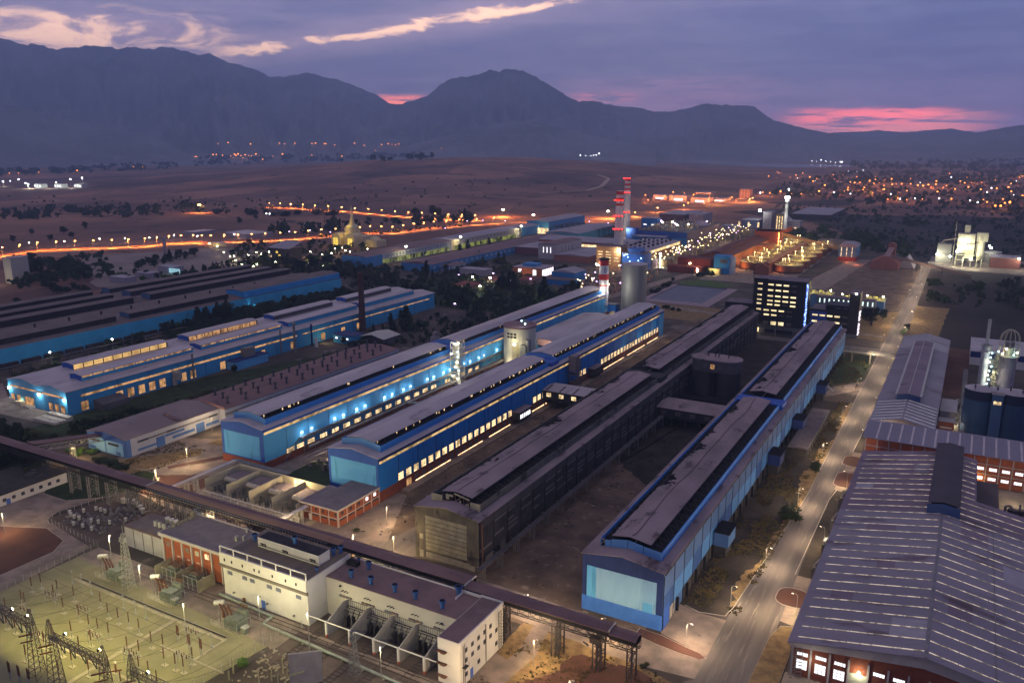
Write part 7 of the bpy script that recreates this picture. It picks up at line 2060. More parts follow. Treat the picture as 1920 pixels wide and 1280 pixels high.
t.p("rib",b,mat("rib_grey",(.17,.17,.20),None,rough=.8))
for (x,y,r0,r1,h,lb) in ((-359.8,895,6.2,4.2,88,"nearer and shorter of the two tall red-ringed white chimneys"),(-441.4,1126,5.9,4.0,93,"farther and taller of the two tall red-ringed white chimneys")):
 t = T("tall_chimney",lb,"chimney",(x,y,0),"tall white chimneys with red rings")
 H_ = h
 def rad(z): return r0 + (r1 - r0) * z / H_
 s = t.p("shaft",MB().cyl(x,y,0,H_,r0,r1,n=24),mat("chimney_white",(.62,.60,.59),(.54,.52,.51),.15,.8,stretch=(1,1,.3)))
 for z0,z1 in ((H_ - 4.5,H_ - .5),(H_ - 11,H_ - 8),(H_ - 17,H_ - 14.6)):
  t.p("red_band",MB().cyl(x,y,z0,z1,rad(z0) + .12,rad(z1) + .12,n=24),SR,s)
 for z in (H_ - 12,H_ - 30,H_ - 45) if h < 90 else (H_ - 2,H_ - 22,H_ - 50):
  t.p("ring_platform",MB().cyl(x,y,z,z + .5,rad(z) + 1.6,n=20),DKST,s)
  for k in range(4):
   a = -pi / 2 + (k - 1.5) * .62
   t.p("beacon",MB().box(x + (rad(z) + 1.5) * cos(a) - .5,x + (rad(z) + 1.5) * cos(a) + .5,y + (rad(z) + 1.5) * sin(a) - .5,y + (rad(z) + 1.5) * sin(a) + .5,z + .5,z + 1.7),LAMPR,s)
  light(t.o,(0,-rad(z) - 5,z + 2),160,(1.0,.08,.05),.5)
 light(t.o,(12,-30,22),16000,(1.0,.8,.6),1)
CH = mat("wall_dull_orange",(.32,.14,.08),(.26,.12,.07),.1,.9)
t = block("furnace_hall","broad lilac-roofed hall with rows of dark vents and a glowing slatted eave","industrial hall",-402,-347,930,1092,11.5,CH,LILR,1.2)
for r in range(4):
 for k in range(9): t.p("roof_vent",MB().box(-395 + r * 12,-392.6 + r * 12,940 + k * 17,942.4 + k * 17,11.6,15),DSL)
t.p("glowing_slats",MB().box(-347,-346.7,934,1085,7.6,10.8),glowm("slats_warm",(1.0,.72,.34),1.5,.5,.4))
t = block("boiler_house","tan stepped boiler house full of lit slots at the foot of the nearer tall chimney","building",-376,-346,868,888,26,mat("tan_wall",(.30,.19,.10),(.24,.15,.09),.2,.9),DKR,0)
rr = random.Random(21)
for r in range(7):
 for k in range(3):
  if rr.random() < .6: t.p("lit_slot",MB().box(-374 + k * 10,-368 + k * 10,867.8,868,3 + r * 3.3,4.2 + r * 3.3),LIT_W)
light(t.o,(-12,-10,16),5000,(1.0,.62,.28),.5); light(t.o,(10,-12,8),3500,(1.0,.62,.3),.5)
t = block("blue_machinery_block","bright blue machinery block with many small lamps beside the tan boiler house","building",-344,-318,868,892,20,mat("royal_wall",(.04,.13,.46),(.03,.11,.40),.3,.7),DKR,0)
for k in range(14): x,z = -343 + rr.random() * 24,3 + rr.random() * 16; t.p("work_lamp",MB().box(x,x + .7,867.5,868,z,z + .7),LAMPC)
t.p("upper_box",MB().box(-338,-324,872,888,20.4,25),mat("royal_wall",(1,1,1)))
light(t.o,(0,-8,12),2000,(.7,.8,1.0),.5)
block("blue_step_house","blue flat-roofed annex between the taller chimney and the vented hall","building",-420,-372,1094,1118,14,mat("strong_blue",(1,1,1)),LILR,0)
t = block("blue_tower_house","square blue tower block with two rows of small lit windows behind the vented hall","building",-448,-424,1206,1228,29,mat("strong_blue",(1,1,1)),LILR,0,wins=(("S",2,19,5,1.6,LIT_WH),("S",2,13,4,1.4,LIT_WH)))
t = block("blue_process_hall","large two-tone blue hall with a grey flank and brightly lit roof deck","industrial hall",-423,-346,1113,1290,20,mat("azure_panel",(.045,.20,.46),(.04,.18,.42),.1,.7),GREYP,0)
t.p("upper_band",MB().box(-423.2,-345.8,1112.7,1113,12.5,20.4),mat("deep_blue_band",(.03,.09,.34),None,rough=.7)); t.p("flank",MB().box(-346,-345.7,1113.2,1290,0,20),mat("mauve_flank",(.17,.12,.14),None,rough=.9))
b = MB(); rr = random.Random(66)
for k in range(160): x,y = rr.uniform(-420,-350),rr.uniform(1118,1285); b.bar((x,y,20.4),(x,y,20.6 + rr.uniform(1,5)),rr.choice((.4,.8,1.6)))
t.p("roof_clutter",b,mat("tan_steel",(.45,.36,.2),None,rough=.7))
for k in range(7):
 x,y = -415 + k * 10.6,1140 + rr.random() * 100
 t.p("work_lamp",MB().box(x - .7,x + .7,y - .7,y + .7,26,27.4),LAMPY if k % 3 else LAMPV); light(t.o,(x + 384.5,y - 1113,27),3800,(1.0,.80,.42),.5)
t.p("rooftop_dome",MB().cyl(-365,1240,20,26,16,3,n=10),LILR)
t.p("corner_tower",MB().box(-431,-417,1100,1112,0,24),mat("deep_blue_band",(1,1,1)))
def clutter(name,lab,x0,x1,y0,y1,n,hmax,m_,seed,lamps,pw,col,cat="pipework"):
 t = T(name,lab,cat,((x0 + x1) / 2,y0,0))
 rr = random.Random(seed); b = MB()
 for k in range(n):
  x,y = rr.uniform(x0,x1),rr.uniform(y0,y1); h = rr.uniform(.2,1) * hmax
  c = rr.random()
  if c < .35: b.cyl(x,y,0,h,rr.uniform(.4,2.0),n=8)
  elif c < .6: b.box(x,x + rr.uniform(1,4),y,y + rr.uniform(1,4),h * .6,h * .6 + .3)
  elif c < .8: b.bar((x,y,h),(x + rr.uniform(-12,12),y + rr.uniform(-3,3),h),.35)
  else: b.bar((x,y,0),(x,y,h * 1.2),.3)
 for k in range(n // 3):
  x,y,z = rr.uniform(x0,x1),rr.uniform(y0,y1),rr.uniform(1,hmax)
  b.bar((x,y,z),(x,min(y1,y + rr.uniform(6,20)),z),.3)
 t.p("structure",b,m_)
 for k in range(lamps):
  x,y,z = rr.uniform(x0,x1),rr.uniform(y0,y1),hmax * rr.uniform(.6,1.25)
  t.p("work_lamp",MB().box(x - .3,x + .3,y - .3,y + .3,z,z + .6),rr.choice((LAMPF,LAMPF,LAMPF,LAMPF,LAMPV)))
  if k % 3 == 0: light(t.o,(x - t.loc[0],y - t.loc[1],z + .5),pw * rr.uniform(.6,1.3),col,.4)
 return t
LAMPF = glowm("lamp_far_gold",(1.0,.74,.34),16)
TAN = mat("lit_tan_steel",(.34,.26,.15),(.24,.19,.11),.4,.75)
clutter("process_area","brightly lit maze of tanks and pipes right of the vented hall",-336,-304,900,1090,150,12,TAN,31,60,4200,(1.0,.68,.28))
clutter("process_area","strip of dotted lamps and pipework between the brown hall and the blue process hall",-338,-304,1100,1330,110,14,TAN,32,50,4600,(1.0,.68,.28))
clutter("process_area","orange-lit pipework beyond the footway left of the banded stack",-345,-290,700,860,120,9,mat("rusty_lit_steel",(.36,.22,.14),None,rough=.8),33,34,3000,(1.0,.66,.36))
t = T("round_vat","floodlit round vat at the near end of the bright pipe maze","tank",(-312,918,0))
t.p("vat_shell",MB().cyl(-312,925,0,9,9,n=28),TAN); t.p("vat_rim",MB().cyl(-312,925,9,9.4,9.4,n=28),GREYP)
t.p("flood_lamp",MB().box(-316,-314,914,914.8,15,16.6).cyl(-315,914.4,0,15,.25,n=6),LAMPW); light(t.o,(-3,-6,16),9000,(1.0,.88,.6),.5)
block("grey_skirt_house","grey rounded store in front of the glowing slatted eave","building",-342,-318,896,915,9,mat("mauve_flank",(1,1,1)),GREYP,0)
RO = mat("orange_brown_wall",(.36,.13,.055),(.29,.105,.05),.06,.85,c3=(.42,.18,.08),s3=.3,lo3=.62)
RR = mat("maroon_roof",(.17,.07,.06),(.13,.06,.055),.06,.9)
DKRD = mat("dark_red_wall",(.20,.05,.035),(.16,.045,.035),.1,.9)
t = T("digestion_hall","long orange-brown hall with maroon roof stretching back from the blue stair tower","industrial hall",(-250,905,0))
t.p("wall",MB().prism([(-272,0),(-238,0),(-238,15),(-248,18),(-262,18),(-272,15)],925,1130),RO)
t.p("roof",MB().prism([(-272.6,15.1),(-262,18.2),(-248,18.2),(-237.4,15.1),(-237.4,15.4),(-248,18.6),(-262,18.6),(-272.6,15.4)],924,1131),RR)
t.p("roof_step",MB().box(-259,-250,930,1128,18.6,20.2),RR)
t.p("front_block",MB().box(-290,-252,903,925,0,14.5),DKRD); t.p("front_roof",MB().box(-290.5,-251.5,902.5,925.5,14.5,15),RR)
t.p("low_block",MB().box(-296,-256,885,903,0,7),DKRD)
t.p("front_lamp",MB().box(-276,-274.8,902,902.6,8,9.2).box(-262,-260.6,884.4,885,2.4,6),LAMPY)
t.p("stair_tower",MB().box(-247,-230,898,912,0,20),mat("bright_blue_tower",(.05,.24,.52),(.04,.20,.46),.1,.7)); t.p("stair_tower_side",MB().box(-230,-226,900,912,0,18),mat("white_blue_wall",(1,1,1)))
t.p("tower_window",MB().box(-240,-232,897.8,898,12,16.4),GREYP)
t.p("bright_porch",MB().box(-251,-238,890,897,0,6.4),mat("porch_yellow",(.60,.50,.25),None,rough=.8))
light(t.o,(6,-20,6),3600,(1.0,.78,.34),.5); light(t.o,(-14,-12,10),2600,(1.0,.5,.25),.5)
for k in range(6): light(t.o,(18,35 + k * 30,8),3800,(1.0,.52,.20),.5)
t.p("side_block",MB().box(-238,-222,1060,1090,0,15),RO)
t.p("tall_block",MB().box(-258,-226,1131,1165,0,26).prism([(-258,26),(-226,26),(-214,32),(-214,26)],1131.2,1160),mat("red_orange_wall",(.34,.08,.045),(.29,.07,.04),.08,.9))
for k in range(12): t.p("tower_lamp",MB().box(-225.6,-225,1130,1130.6,3 + k * 1.9,3.5 + k * 1.9),LAMPO)
b = MB(); b.bar((-226,1150,22),(-150,1148,6),5,h=3.4)
t.p("inclined_gallery",b,mat("tan_gallery",(.34,.20,.12),None,rough=.9))
CLT = mat("clarifier_cream",(.54,.46,.24),(.44,.37,.2),.2,.85,c3=(.3,.24,.14),s3=.4,lo3=.6)
n_ = 0
for c,xx in enumerate((-217,-176)):
 for r in range(7):
  yy = 958 - (8 if c else 0) + r * 42
  if c == 1 and r > 5: continue
  col_,row_ = ("left","right")[c],("nearest","second","third","fourth","fifth","sixth","farthest")[r]
  t = T("clarifier_tank",f"{row_} yellow-lit open round clarifier tank in the {col_} row beside the orange-brown hall","tank",(xx,yy,0),"yellow-lit round clarifier tanks")
  t.p("tank_shell",MB().cyl(0,0,1.5,8.4,15.5,n=36),mat("clarifier_shell",(.26,.11,.05),(.2,.09,.045),.2,.9),local=True)
  t.p("tank_top",MB().cyl(0,0,8.4,8.9,15.9,n=36),CLT,local=True)
  b = MB(); rr = random.Random(n_)
  for k in range(26):
   a,q = rr.random() * 2 * pi,rr.uniform(0,13)
   b.bar((q * cos(a),q * sin(a),8.9),(q * cos(a),q * sin(a),8.9 + rr.uniform(.4,1.8)),rr.choice((.5,.9,1.6)))
  b.bar((-15,0,11),(15,0,11),1.2,h=.6); b.bar((0,-15,10.6),(0,15,10.6),.8,h=.5)
  for k in range(20):
   a = 2 * pi * k / 20; b.bar((15.6 * cos(a),15.6 * sin(a),8.9),(15.6 * cos(a),15.6 * sin(a),10),.14)
  t.p("rake_bridge",b,TAN,local=True)
  b = MB()
  for k in range(14):
   a = 2 * pi * k / 14; b.bar((14.6 * cos(a),14.6 * sin(a),0),(14.6 * cos(a),14.6 * sin(a),1.6),.8)
  t.p("leg",b,DKRD,local=True)
  for k in range(3):
   a = rr.uniform(0,6.28)
   t.p("work_lamp",MB().box(9 * cos(a) - .3,9 * cos(a) + .3,9 * sin(a) - .3,9 * sin(a) + .3,13.4,14).bar((9 * cos(a),9 * sin(a),9),(9 * cos(a),9 * sin(a),13.4),.07),LAMPF,local=True)
  light(t.o,(3,-6,18),5600,(1.0,.70,.20),.5); light(t.o,(-9,-17,4),1500,(1.0,.36,.12),.5); light(t.o,(-6,7,18),3600,(1.0,.70,.20),.5)
  n_ += 1
t = T("clarifier_gallery","maroon-roofed gallery running between the two rows of round tanks","gallery",(-197,925,0))
t.p("wall",MB().box(-200,-193,928,1180,0,11),DKRD); t.p("roof",MB().prism([(-201,11),(-196.5,13),(-192,11)],926,1182),mat("tan_roof",(.28,.15,.10),None,rough=.9))
t.p("front_house",MB().prism([(-206,0),(-190,0),(-190,8),(-198,12),(-206,8)],914,927),mat("dark_red_wall2",(.22,.08,.05),None,rough=.9))
t.p("side_arm",MB().bar((-190,950,8),(-182,1010,8),3),mat("tan_roof",(1,1,1)))
t = T("round_store","plain grey-tan round store behind the right row of round tanks","tank",(-166,1190,0))
t.p("shell",MB().cyl(-166,1196,0,12,19,n=36),mat("store_tan",(.24,.19,.17),None,rough=.9)); t.p("roof",MB().cyl(-166,1196,12,13.6,19.2,3,n=36),DKR)
t = T("blue_barn","blue barn with rounded roof and three tall lit slits beyond the round tanks","building",(-131,1078,0))
b = MB()
pr = [(-142,5),(-121,5),(-121,17)] + [(-131.5 + 10.5 * cos(pi * k / 8),17 + 4 * sin(pi * k / 8)) for k in range(1,8)] + [(-142,17)]
b.prism(pr,1078,1112); t.p("wall",b,mat("barn_blue",(.10,.20,.36),(.08,.17,.32),.2,.8))
pr2 = [(-131.5 + 10.9 * cos(pi * k / 8),17 + 4.3 * sin(pi * k / 8)) for k in range(9)]
t.p("roof",MB().prism(pr2 + [(-142.4,16.8),(-120.6,16.8)][:0] + [(-131.5,17)],1077,1113),LILR)
t.p("base",MB().box(-142,-121,1078,1112,0,5),DKRD)
for k in range(3): t.p("lit_slit",MB().box(-139 + k * 6.2,-138.2 + k * 6.2,1077.8,1078,5.5,16.5),LIT_W)
light(t.o,(0,-10,3),4200,(1.0,.22,.08),.6); light(t.o,(14,-30,3),2600,(1.0,.25,.1),.6)
t = T("peaked_store","dull red peaked store with a raised ridge house and outstretched conveyor","building",(-83,1030,0))
t.p("wall",MB().prism([(-99,0),(-69,0),(-69,7),(-80,15),(-86,15),(-99,7)],1022,1052),mat("dull_maroon",(.24,.10,.09),(.19,.085,.08),.1,.9))
t.p("side_store",MB().prism([(-72,0),(-54,0),(-62,13)],1046,1080),LILR)
t.p("ridge_house",MB().box(-84,-76,1050,1062,12,26).prism([(-84.4,26),(-75.6,26),(-80,28)],1049.6,1062.4),mat("dull_maroon",(1,1,1)))
t.p("sloping_roof",MB().bar((-83,1026,14),(-80,1052,23),6,h=.8),mat("mauve_slope",(.30,.2,.2),None,rough=.9))
t.p("conveyor",MB().bar((-78,1036,14),(4,1008,1.5),3.4,h=2.6),mat("tan_gallery2",(.19,.14,.12),None,rough=.9))
t.p("conveyor_leg",MB().bar((-50,1027,0),(-50,1027,9),1).bar((-24,1018,0),(-24,1018,5),1),DKST)
LPW = mat("plant_cream",(.52,.50,.38),(.42,.41,.32),.2,.8)
t = T("batching_plant","tall floodlit cream batching plant standing alone on the right with stepped towers","plant",(-5,1090,0))
t.p("main_tower",MB().box(-14,4,1092,1108,10,38).box(-8,-2,1094,1102,38,48),LPW)
t.p("side_silo",MB().cyl(10,1098,14,36,4.6,n=20).box(5,17,1094,1104,30,40).cyl(10,1098,8,14,1.5,4.6,n=20),LPW)
b = MB()
for x in (-14,-6,2,8,13): b.bar((x,1092,0),(x,1092,12),.9); b.bar((x,1106,0),(x,1106,12),.9)
for z in (8,14,20,26): b.box(-15,6,1089,1092,z,z + .4)
b.bar((-17,1092,0),(-17,1092,52),.5)
t.p("frame",b,LPW)
t.p("dark_panel",MB().box(-13,-5,1091.6,1092,4,16),DKST)
t.p("hopper_house",MB().box(-36,-19,1120,1136,0,10).box(-35,-20,1122,1134,10,22).cyl(-30,1128,22,24,6,2,n=12),mat("plant_grey",(.33,.33,.30),None,rough=.8))
t.p("duct",MB().tube([(-31,1126,23),(-29,1126,26),(-15,1104,32)],.8,8),LPW)
t.p("low_building",MB().box(22,52,1098,1128,0,12),mat("dull_maroon",(1,1,1))); t.p("low_roof",MB().box(21.6,52.4,1097.6,1128.4,12,12.6),LILR)
t.p("round_tank",MB().cyl(22,1152,0,13,12,n=28),mat("plant_grey",(1,1,1)))
for k,(x,y,z) in enumerate(((-10.5,1091,30),(-4,1091,30),(-8,1090,24),(-4,1090,22),(-34,1119,9.6),(-20,1100,9.6),(2,1090,9),(20,1138,20),(22,1138,18),(50,1095,12),(-13,1090,17))):
 t.p("flood_lamp",MB().box(x - .9,x + .9,y - .9,y,z,z + 1.5),LAMPW if k % 3 else LAMPY)
for x,y,z,pw in ((-6,1080,24,16000),(-8,1084,8,9000),(10,1084,22,9000),(-30,1112,9,8000),(6,1078,8,7000),(20,1134,19,6000),(52,1088,13,7000)):
 light(t.o,(x + 5,y - 1090,z),pw,(1.0,.95,.68),.8)
sheet("concrete_yard",[(-42,1060),(66,1050),(66,1180),(-42,1180)],.06,CONC)
def far_block(name,lab,cat,px0,px1,pyb,pyt,depth,wallm,roofm,gable=0,z=0):
 x0,y0 = G(px0,pyb,z); x1,y1 = G(px1,pyb,z)
 ym = (y0 + y1) / 2
 lo,hi = 0,150
 for _ in range(30):
  m_ = (lo + hi) / 2
  dx,dy,dz = (x0 + x1) / 2,ym,m_ + z - CAM_H
  d = dx * CF[0] + dy * CF[1] + dz * CF[2]
  if 640 - FPX * (dx * CU[0] + dy * CU[1] + dz * CU[2]) / d > pyt: lo = m_
  else: hi = m_
 h = lo
 return block(name,lab,cat,min(x0,x1),max(x0,x1),ym,ym + depth,h,wallm,roofm,gable),h
LGW = mat("lilac_grey_wall",(.30,.27,.31),(.24,.215,.25),.06,.85); DPU = mat("dark_purple_wall",(.07,.055,.07),None,rough=.9)
far_block("open_store","wide dark open-sided store under a pale flat roof, left of the grey kiln tower","building",1232,1288,415,402,110,DPU,LILR)
far_block("pale_store","pale windowless store beside the wide open-sided store","building",1289,1320,418,402,60,LGW,LILR)
far_block("canopy_store","very wide pale canopy roof on thin posts beyond the kiln tower","building",1478,1560,412,402,190,DPU,LILR)
far_block("green_shed","small grey shed under a green-white lamp","building",1350,1376,435,424,30,LGW,LILR)
t,h = far_block("kiln_house","blue-grey kiln house with tall lit slots behind the orange-brown hall","building",1388,1424,430,412,50,mat("kiln_blue",(.08,.09,.18),None,rough=.8),LILR)
for k in range(3): t.p("lit_slot",MB().box(t.loc[0] - 20 + k * 16,t.loc[0] - 17 + k * 16,t.loc[1] - .3,t.loc[1],4,h * .75),LIT_W)
t,h = far_block("kiln_tower","lilac-grey kiln tower with inclined conveyor and lit slots","building",1428,1446,432,398,30,LGW,LILR)
lx,ly = t.loc[0],t.loc[1]
t.p("side_frame",MB().box(lx + 14,lx + 30,ly + 2,ly + 22,2,h * .92),mat("kiln_frame",(.20,.15,.09),None,rough=.9))
for k in range(4): t.p("lit_slot",MB().box(lx + 15 + k * 4,lx + 16.4 + k * 4,ly + 1.6,ly + 2,3,h * .8),LIT_W)
t.p("inclined_conveyor",MB().bar((lx + 22,ly + 10,h),(lx + 62,ly - 30,6),4,h=3),LGW)
t.p("lower_block",MB().box(lx + 32,lx + 58,ly - 30,ly - 6,0,20),LGW)
for k in range(3): t.p("lit_window",MB().box(lx + 34 + k * 8,lx + 38 + k * 8,ly - 30.4,ly - 30,6,10),LIT_W)
t.p("floodlight",MB().box(lx - 14,lx - 11,ly - 3,ly - 1,h + 1,h + 4),LAMPW); light(t.o,(-12,-8,h + 4),11000,(.95,1.0,.85),1)
x,y = G(1471,440)
t = T("lit_chimney","white lattice-lit chimney with brilliant lamp at its top","chimney",(x,y,0))
t.p("shaft",MB().cyl(x,y,0,57,3.0,2.4,n=16),mat("chimney_white",(1,1,1))); t.p("flood_lamp",MB().cyl(x,y,57,60,3.4,n=12),LAMPW)
t.p("platform",MB().cyl(x,y,40,40.6,4.4,n=14).cyl(x,y,52,52.6,4.4,n=14),STEEL)
light(t.o,(0,-6,56),24000,(.95,1.0,.85),1); light(t.o,(0,-14,30),7000,(.95,1.0,.85),1)
t,h = far_block("apartment_tower","orange-lit square apartment tower on the far road","building",1384,1407,372,355,30,mat("apt_wall",(.55,.30,.22),None,rough=.9),LILR)
for r in range(6):
 for k in range(4): t.p("window",MB().box(t.loc[0] - 14 + k * 8,t.loc[0] - 11 + k * 8,t.loc[1] - .4,t.loc[1],2 + r * h / 6.5,4 + r * h / 6.5),DIMB)
light(t.o,(0,-30,8),40000,(1.0,.35,.12),1)
for i,(p0,p1,pb,pt,lb) in enumerate(((1222,1250,374,366,"low round-fronted far retail block nearest the chimneys"),(1252,1290,377,367,"long low orange-lit far retail block"),(1292,1330,380,371,"pale low far retail block in orange light"),(1333,1362,378,372,"small flat far retail block"),(1300,1335,366,361,"thin far retail block at the back"))):
 t,h = far_block("retail_block",lb,"building",p0,p1,pb,pt,50,mat("retail_wall",(.50,.36,.30),None,rough=.9),LILR)
 t.p("shop_front",MB().box(t.loc[0] - 10,t.loc[0] + 12,t.loc[1] - .6,t.loc[1] - .1,1,h * .5),LIT_WH)
 light(t.o,(-15,-14,9),22000,(1.0,.36,.12),1); light(t.o,(18,-14,9),16000,(1.0,.36,.12),1)
sheet("car_park",[G(1215,385),G(1215,368),G(1420,362),G(1400,384)],.05,ASPH)
GO = mat("temple_stone",(.52,.46,.30),(.44,.38,.25),.1,.8)
t = T("domed_building","golden-lit domed building with arched wings and a needle spire","place of worship",(-768,890,0))
t.p("nave",MB().box(-788,-750,892,930,0,13),GO)
for x0,x1 in ((-790,-774),(-764,-748)):
 pr = [(x0,0),(x1,0)] + [((x0 + x1) / 2 + (x1 - x0) / 2 * cos(pi * k / 8),12 + 7 * sin(pi * k / 8)) for k in range(9)]
 t.p("arched_wing",MB().prism(pr,884,900),GO)
 t.p("arch_window",MB().box(x0 + 4,x1 - 4,883.6,884,2,12),glowm("golden_window",(1.0,.70,.12),1.2,.3))
t.p("drum",MB().cyl(-769,905,18,24,11,n=24).cyl(-769,905,13,18,13,n=24),GO)
t.p("dome",MB().dome(-769,905,24,10,7,n=24,k=6),mat("dome_grey_gold",(.42,.40,.26),None,rough=.6))
t.p("spire",MB().cyl(-769,905,30,38,4,2.4,n=8).cyl(-769,905,38,58,2.4,.1,n=8),GO)
t.p("side_pavilion",MB().box(-745,-722,900,922,0,9).dome(-733,911,9,8,5,n=16),GO)
for x,y,z,pw in ((-784,872,3,3000),(-756,872,3,3000),(-769,884,20,3200),(-769,893,31,2600),(-735,892,3,2200),(-800,900,3,1500)): light(t.o,(x + 768,y - 890,z),pw,(1.0,.64,.12),.8)
t,h = far_block("dark_hall","dark block with pale sloping roof and small roof lights beside the tree park","building",503,546,490,466,26,mat("dark_hall_wall",(.06,.05,.055),None,rough=.9),LILR)
lx,ly = t.loc[0],t.loc[1]
t.p("sloping_roof",MB().add([(lx - 18,ly - 1,h + .5),(lx + 18,ly - 1,h + .5),(lx + 15,ly + 26,h + 7),(lx - 15,ly + 26,h + 7)],[(0,1,2,3)]),LILR)
for k in range(3): t.p("lit_opening",MB().box(lx - 5 + (k % 2) * 4,lx - 2 + (k % 2) * 4,ly - .4,ly,2 + k * 4,4.5 + k * 4),glowm("golden_window",(1,1,1),1))
light(t.o,(0,-7,4),1200,(1.0,.72,.15),.5)
far_block("pale_warehouse","long pale-roofed warehouse beyond the left stretch of highway","building",403,486,446,438,46,LGW,ROOFM)
far_block("pale_warehouse","smaller pale-roofed shed left of the long warehouse beyond the highway","building",338,372,441,435,40,LGW,ROOFM)
for i,(p0,p1,pb,pt,lb) in enumerate(((195,245,530,520,"leftmost of the low grey link buildings beyond the dark multi-ridge hall"),(246,288,522,512,"middle low grey link building beyond the dark multi-ridge hall"),(286,336,512,500,"low link building with a cyan-lit glass end"))):
 t,h = far_block("link_building",lb,"building",p0,p1,pb,pt,14,LGW,LILR)
 if i == 2: t.p("glass_end",MB().box(t.loc[0] + 6,t.loc[0] + 24,t.loc[1] - .3,t.loc[1],1,h - 1),glowm("cyan_glass",(.45,.85,1.0),.8,.4)); light(t.o,(14,-8,4),900,(.5,.9,1.0),.4)
t,h = far_block("lit_gallery","yellow-lit covered entrance gallery beside the highway junction","building",388,435,462,456,10,mat("temple_stone",(1,1,1)),LILR)
light(t.o,(-5,-8,6),3600,(1.0,.70,.25),.5)
t = T("silo_post","slim grey water tower shaft in front of the highway","tower",(*G(310,478),0))
t.p("shaft",MB().cyl(t.loc[0],t.loc[1],0,21,2.0,n=14),LGW); t.p("head",MB().cyl(t.loc[0],t.loc[1],21,23,2.5,n=14),LGW)
t,h = far_block("lit_facade","blurred floodlit pale building front at the left edge below the highway","building",4,33,532,484,18,mat("pale_tan_wall",(1,1,1)),LILR)
light(t.o,(0,-16,10),3600,(1.0,.90,.62),.5)
for i,(px,lb) in enumerate(((60,"leftmost far white-lit apartment slab on the plain"),(98,"middle far white-lit apartment slab on the plain"),(135,"rightmost far white-lit apartment slab on the plain"))):
 t,h = far_block("apartment_slab",lb,"building",px,px + 24,354,345,20,mat("apt_pale",(.50,.50,.46),None,rough=.9),LILR)
 for k in range(3): t.p("lit_window",MB().box(t.loc[0] - 20 + k * 14,t.loc[0] - 14 + k * 14,t.loc[1] - .5,t.loc[1],6,12),LIT_WH)
 light(t.o,(0,-26,8),40000,(.9,1.0,.9),1)
t = T("open_steelwork","field of bare steel columns lit from within beyond the casting hall","structure frame",(*G(1090,440),0))
b = MB(); x0,y0 = t.loc[0],t.loc[1]
for i in range(9):
 for j in range(5):
  b.bar((x0 - 45 + i * 12,y0 - 20 + j * 20,0),(x0 - 45 + i * 12,y0 - 20 + j * 20,13),.8)
 b.bar((x0 - 45 + i * 12,y0 - 20,12),(x0 - 45 + i * 12,y0 + 60,12),.7)
for j in range(5): b.bar((x0 - 45,y0 - 20 + j * 20,12.6),(x0 + 51,y0 - 20 + j * 20,12.6),.7)
t.p("frame",b,DKST)
t.p("lit_wall",MB().box(x0 - 80,x0 - 50,y0 - 18,y0 - 17,0,9),LIT_W)
for k in range(4): light(t.o,(-60 + k * 30,-14,7),4200,(1.0,.80,.40),.5)
# ================================================================== VEGETATION
LEAFD = mat("leaf_dark_green",(.035,.055,.022),(.022,.036,.015),.8,.8,c3=(.055,.075,.03),s3=1.2,lo3=.55,rnd=.5)
LEAFO = mat("leaf_olive",(.075,.085,.03),(.045,.055,.02),.8,.8,c3=(.10,.11,.04),s3=1.2,lo3=.55,rnd=.4)
LEAFG = mat("leaf_fresh_green",(.09,.17,.035),(.055,.11,.025),.8,.8,rnd=.3)
BARK = mat("bark",(.09,.065,.05),(.06,.045,.035),1,.95)
def crown_mesh(kind,n,leaf,seed):
 rr = random.Random(seed); b = MB()
 cl = []
 if kind == "round":
  for k in range(13):
   a,z,q = rr.uniform(0,6.28),rr.uniform(2.6,6.6),rr.uniform(.2,2.3)
   q *= 1 - abs(z - 4.4) / 5.2
   cl.append((q * cos(a),q * sin(a),z,rr.uniform(.9,1.7)))
 elif kind == "tall":
  for k in range(14):
   z = 1.6 + 9.4 * k / 13; a = rr.uniform(0,6.28); q = .55 * (1 - (z / 13) ** 2)
   cl.append((q * cos(a),q * sin(a),z,(1.25 if z < 9 else .7) * rr.uniform(.8,1.2)))
 elif kind == "cone":
  for k in range(14):
   f = k / 13; z = 1.0 + 7.6 * f; a = rr.uniform(0,6.28); q = 1.5 * (1 - f)
   cl.append((q * cos(a),q * sin(a),z,.5 + 1.35 * (1 - f)))
 else:
  for k in range(8):
   a = rr.uniform(0,6.28); q = rr.uniform(.2,1.4)
   cl.append((q * cos(a),q * sin(a),rr.uniform(.6,1.5),rr.uniform(.6,1.0)))
 for i in range(n):
  cx,cy,cz,cr = rr.choice(cl)
  u,v = rr.uniform(-1,1),rr.uniform(0,6.28)
  s = math.sqrt(1 - u * u); q = cr * rr.uniform(.55,1.08)
  x,y,z = cx + q * s * cos(v),cy + q * s * sin(v),cz + q * u * .85
  L = leaf * rr.uniform(.6,1.3)
  a1,a2 = rr.uniform(0,6.28),rr.uniform(-.7,.7)
  dx,dy,dz = cos(a1) * L,sin(a1) * L,a2 * L
  ex,ey,ez = -sin(a1) * L * .6,cos(a1) * L * .6,rr.uniform(-.6,.9) * L * .7
  b.add([(x - dx - ex,y - dy - ey,z - dz - ez),(x + dx - ex,y + dy - ey,z + dz - ez),(x + dx + ex,y + dy + ey,z + dz + ez),(x - dx * .4 + ex,y - dy * .4 + ey,z - dz + ez)],[(0,1,2,3)])
 return b
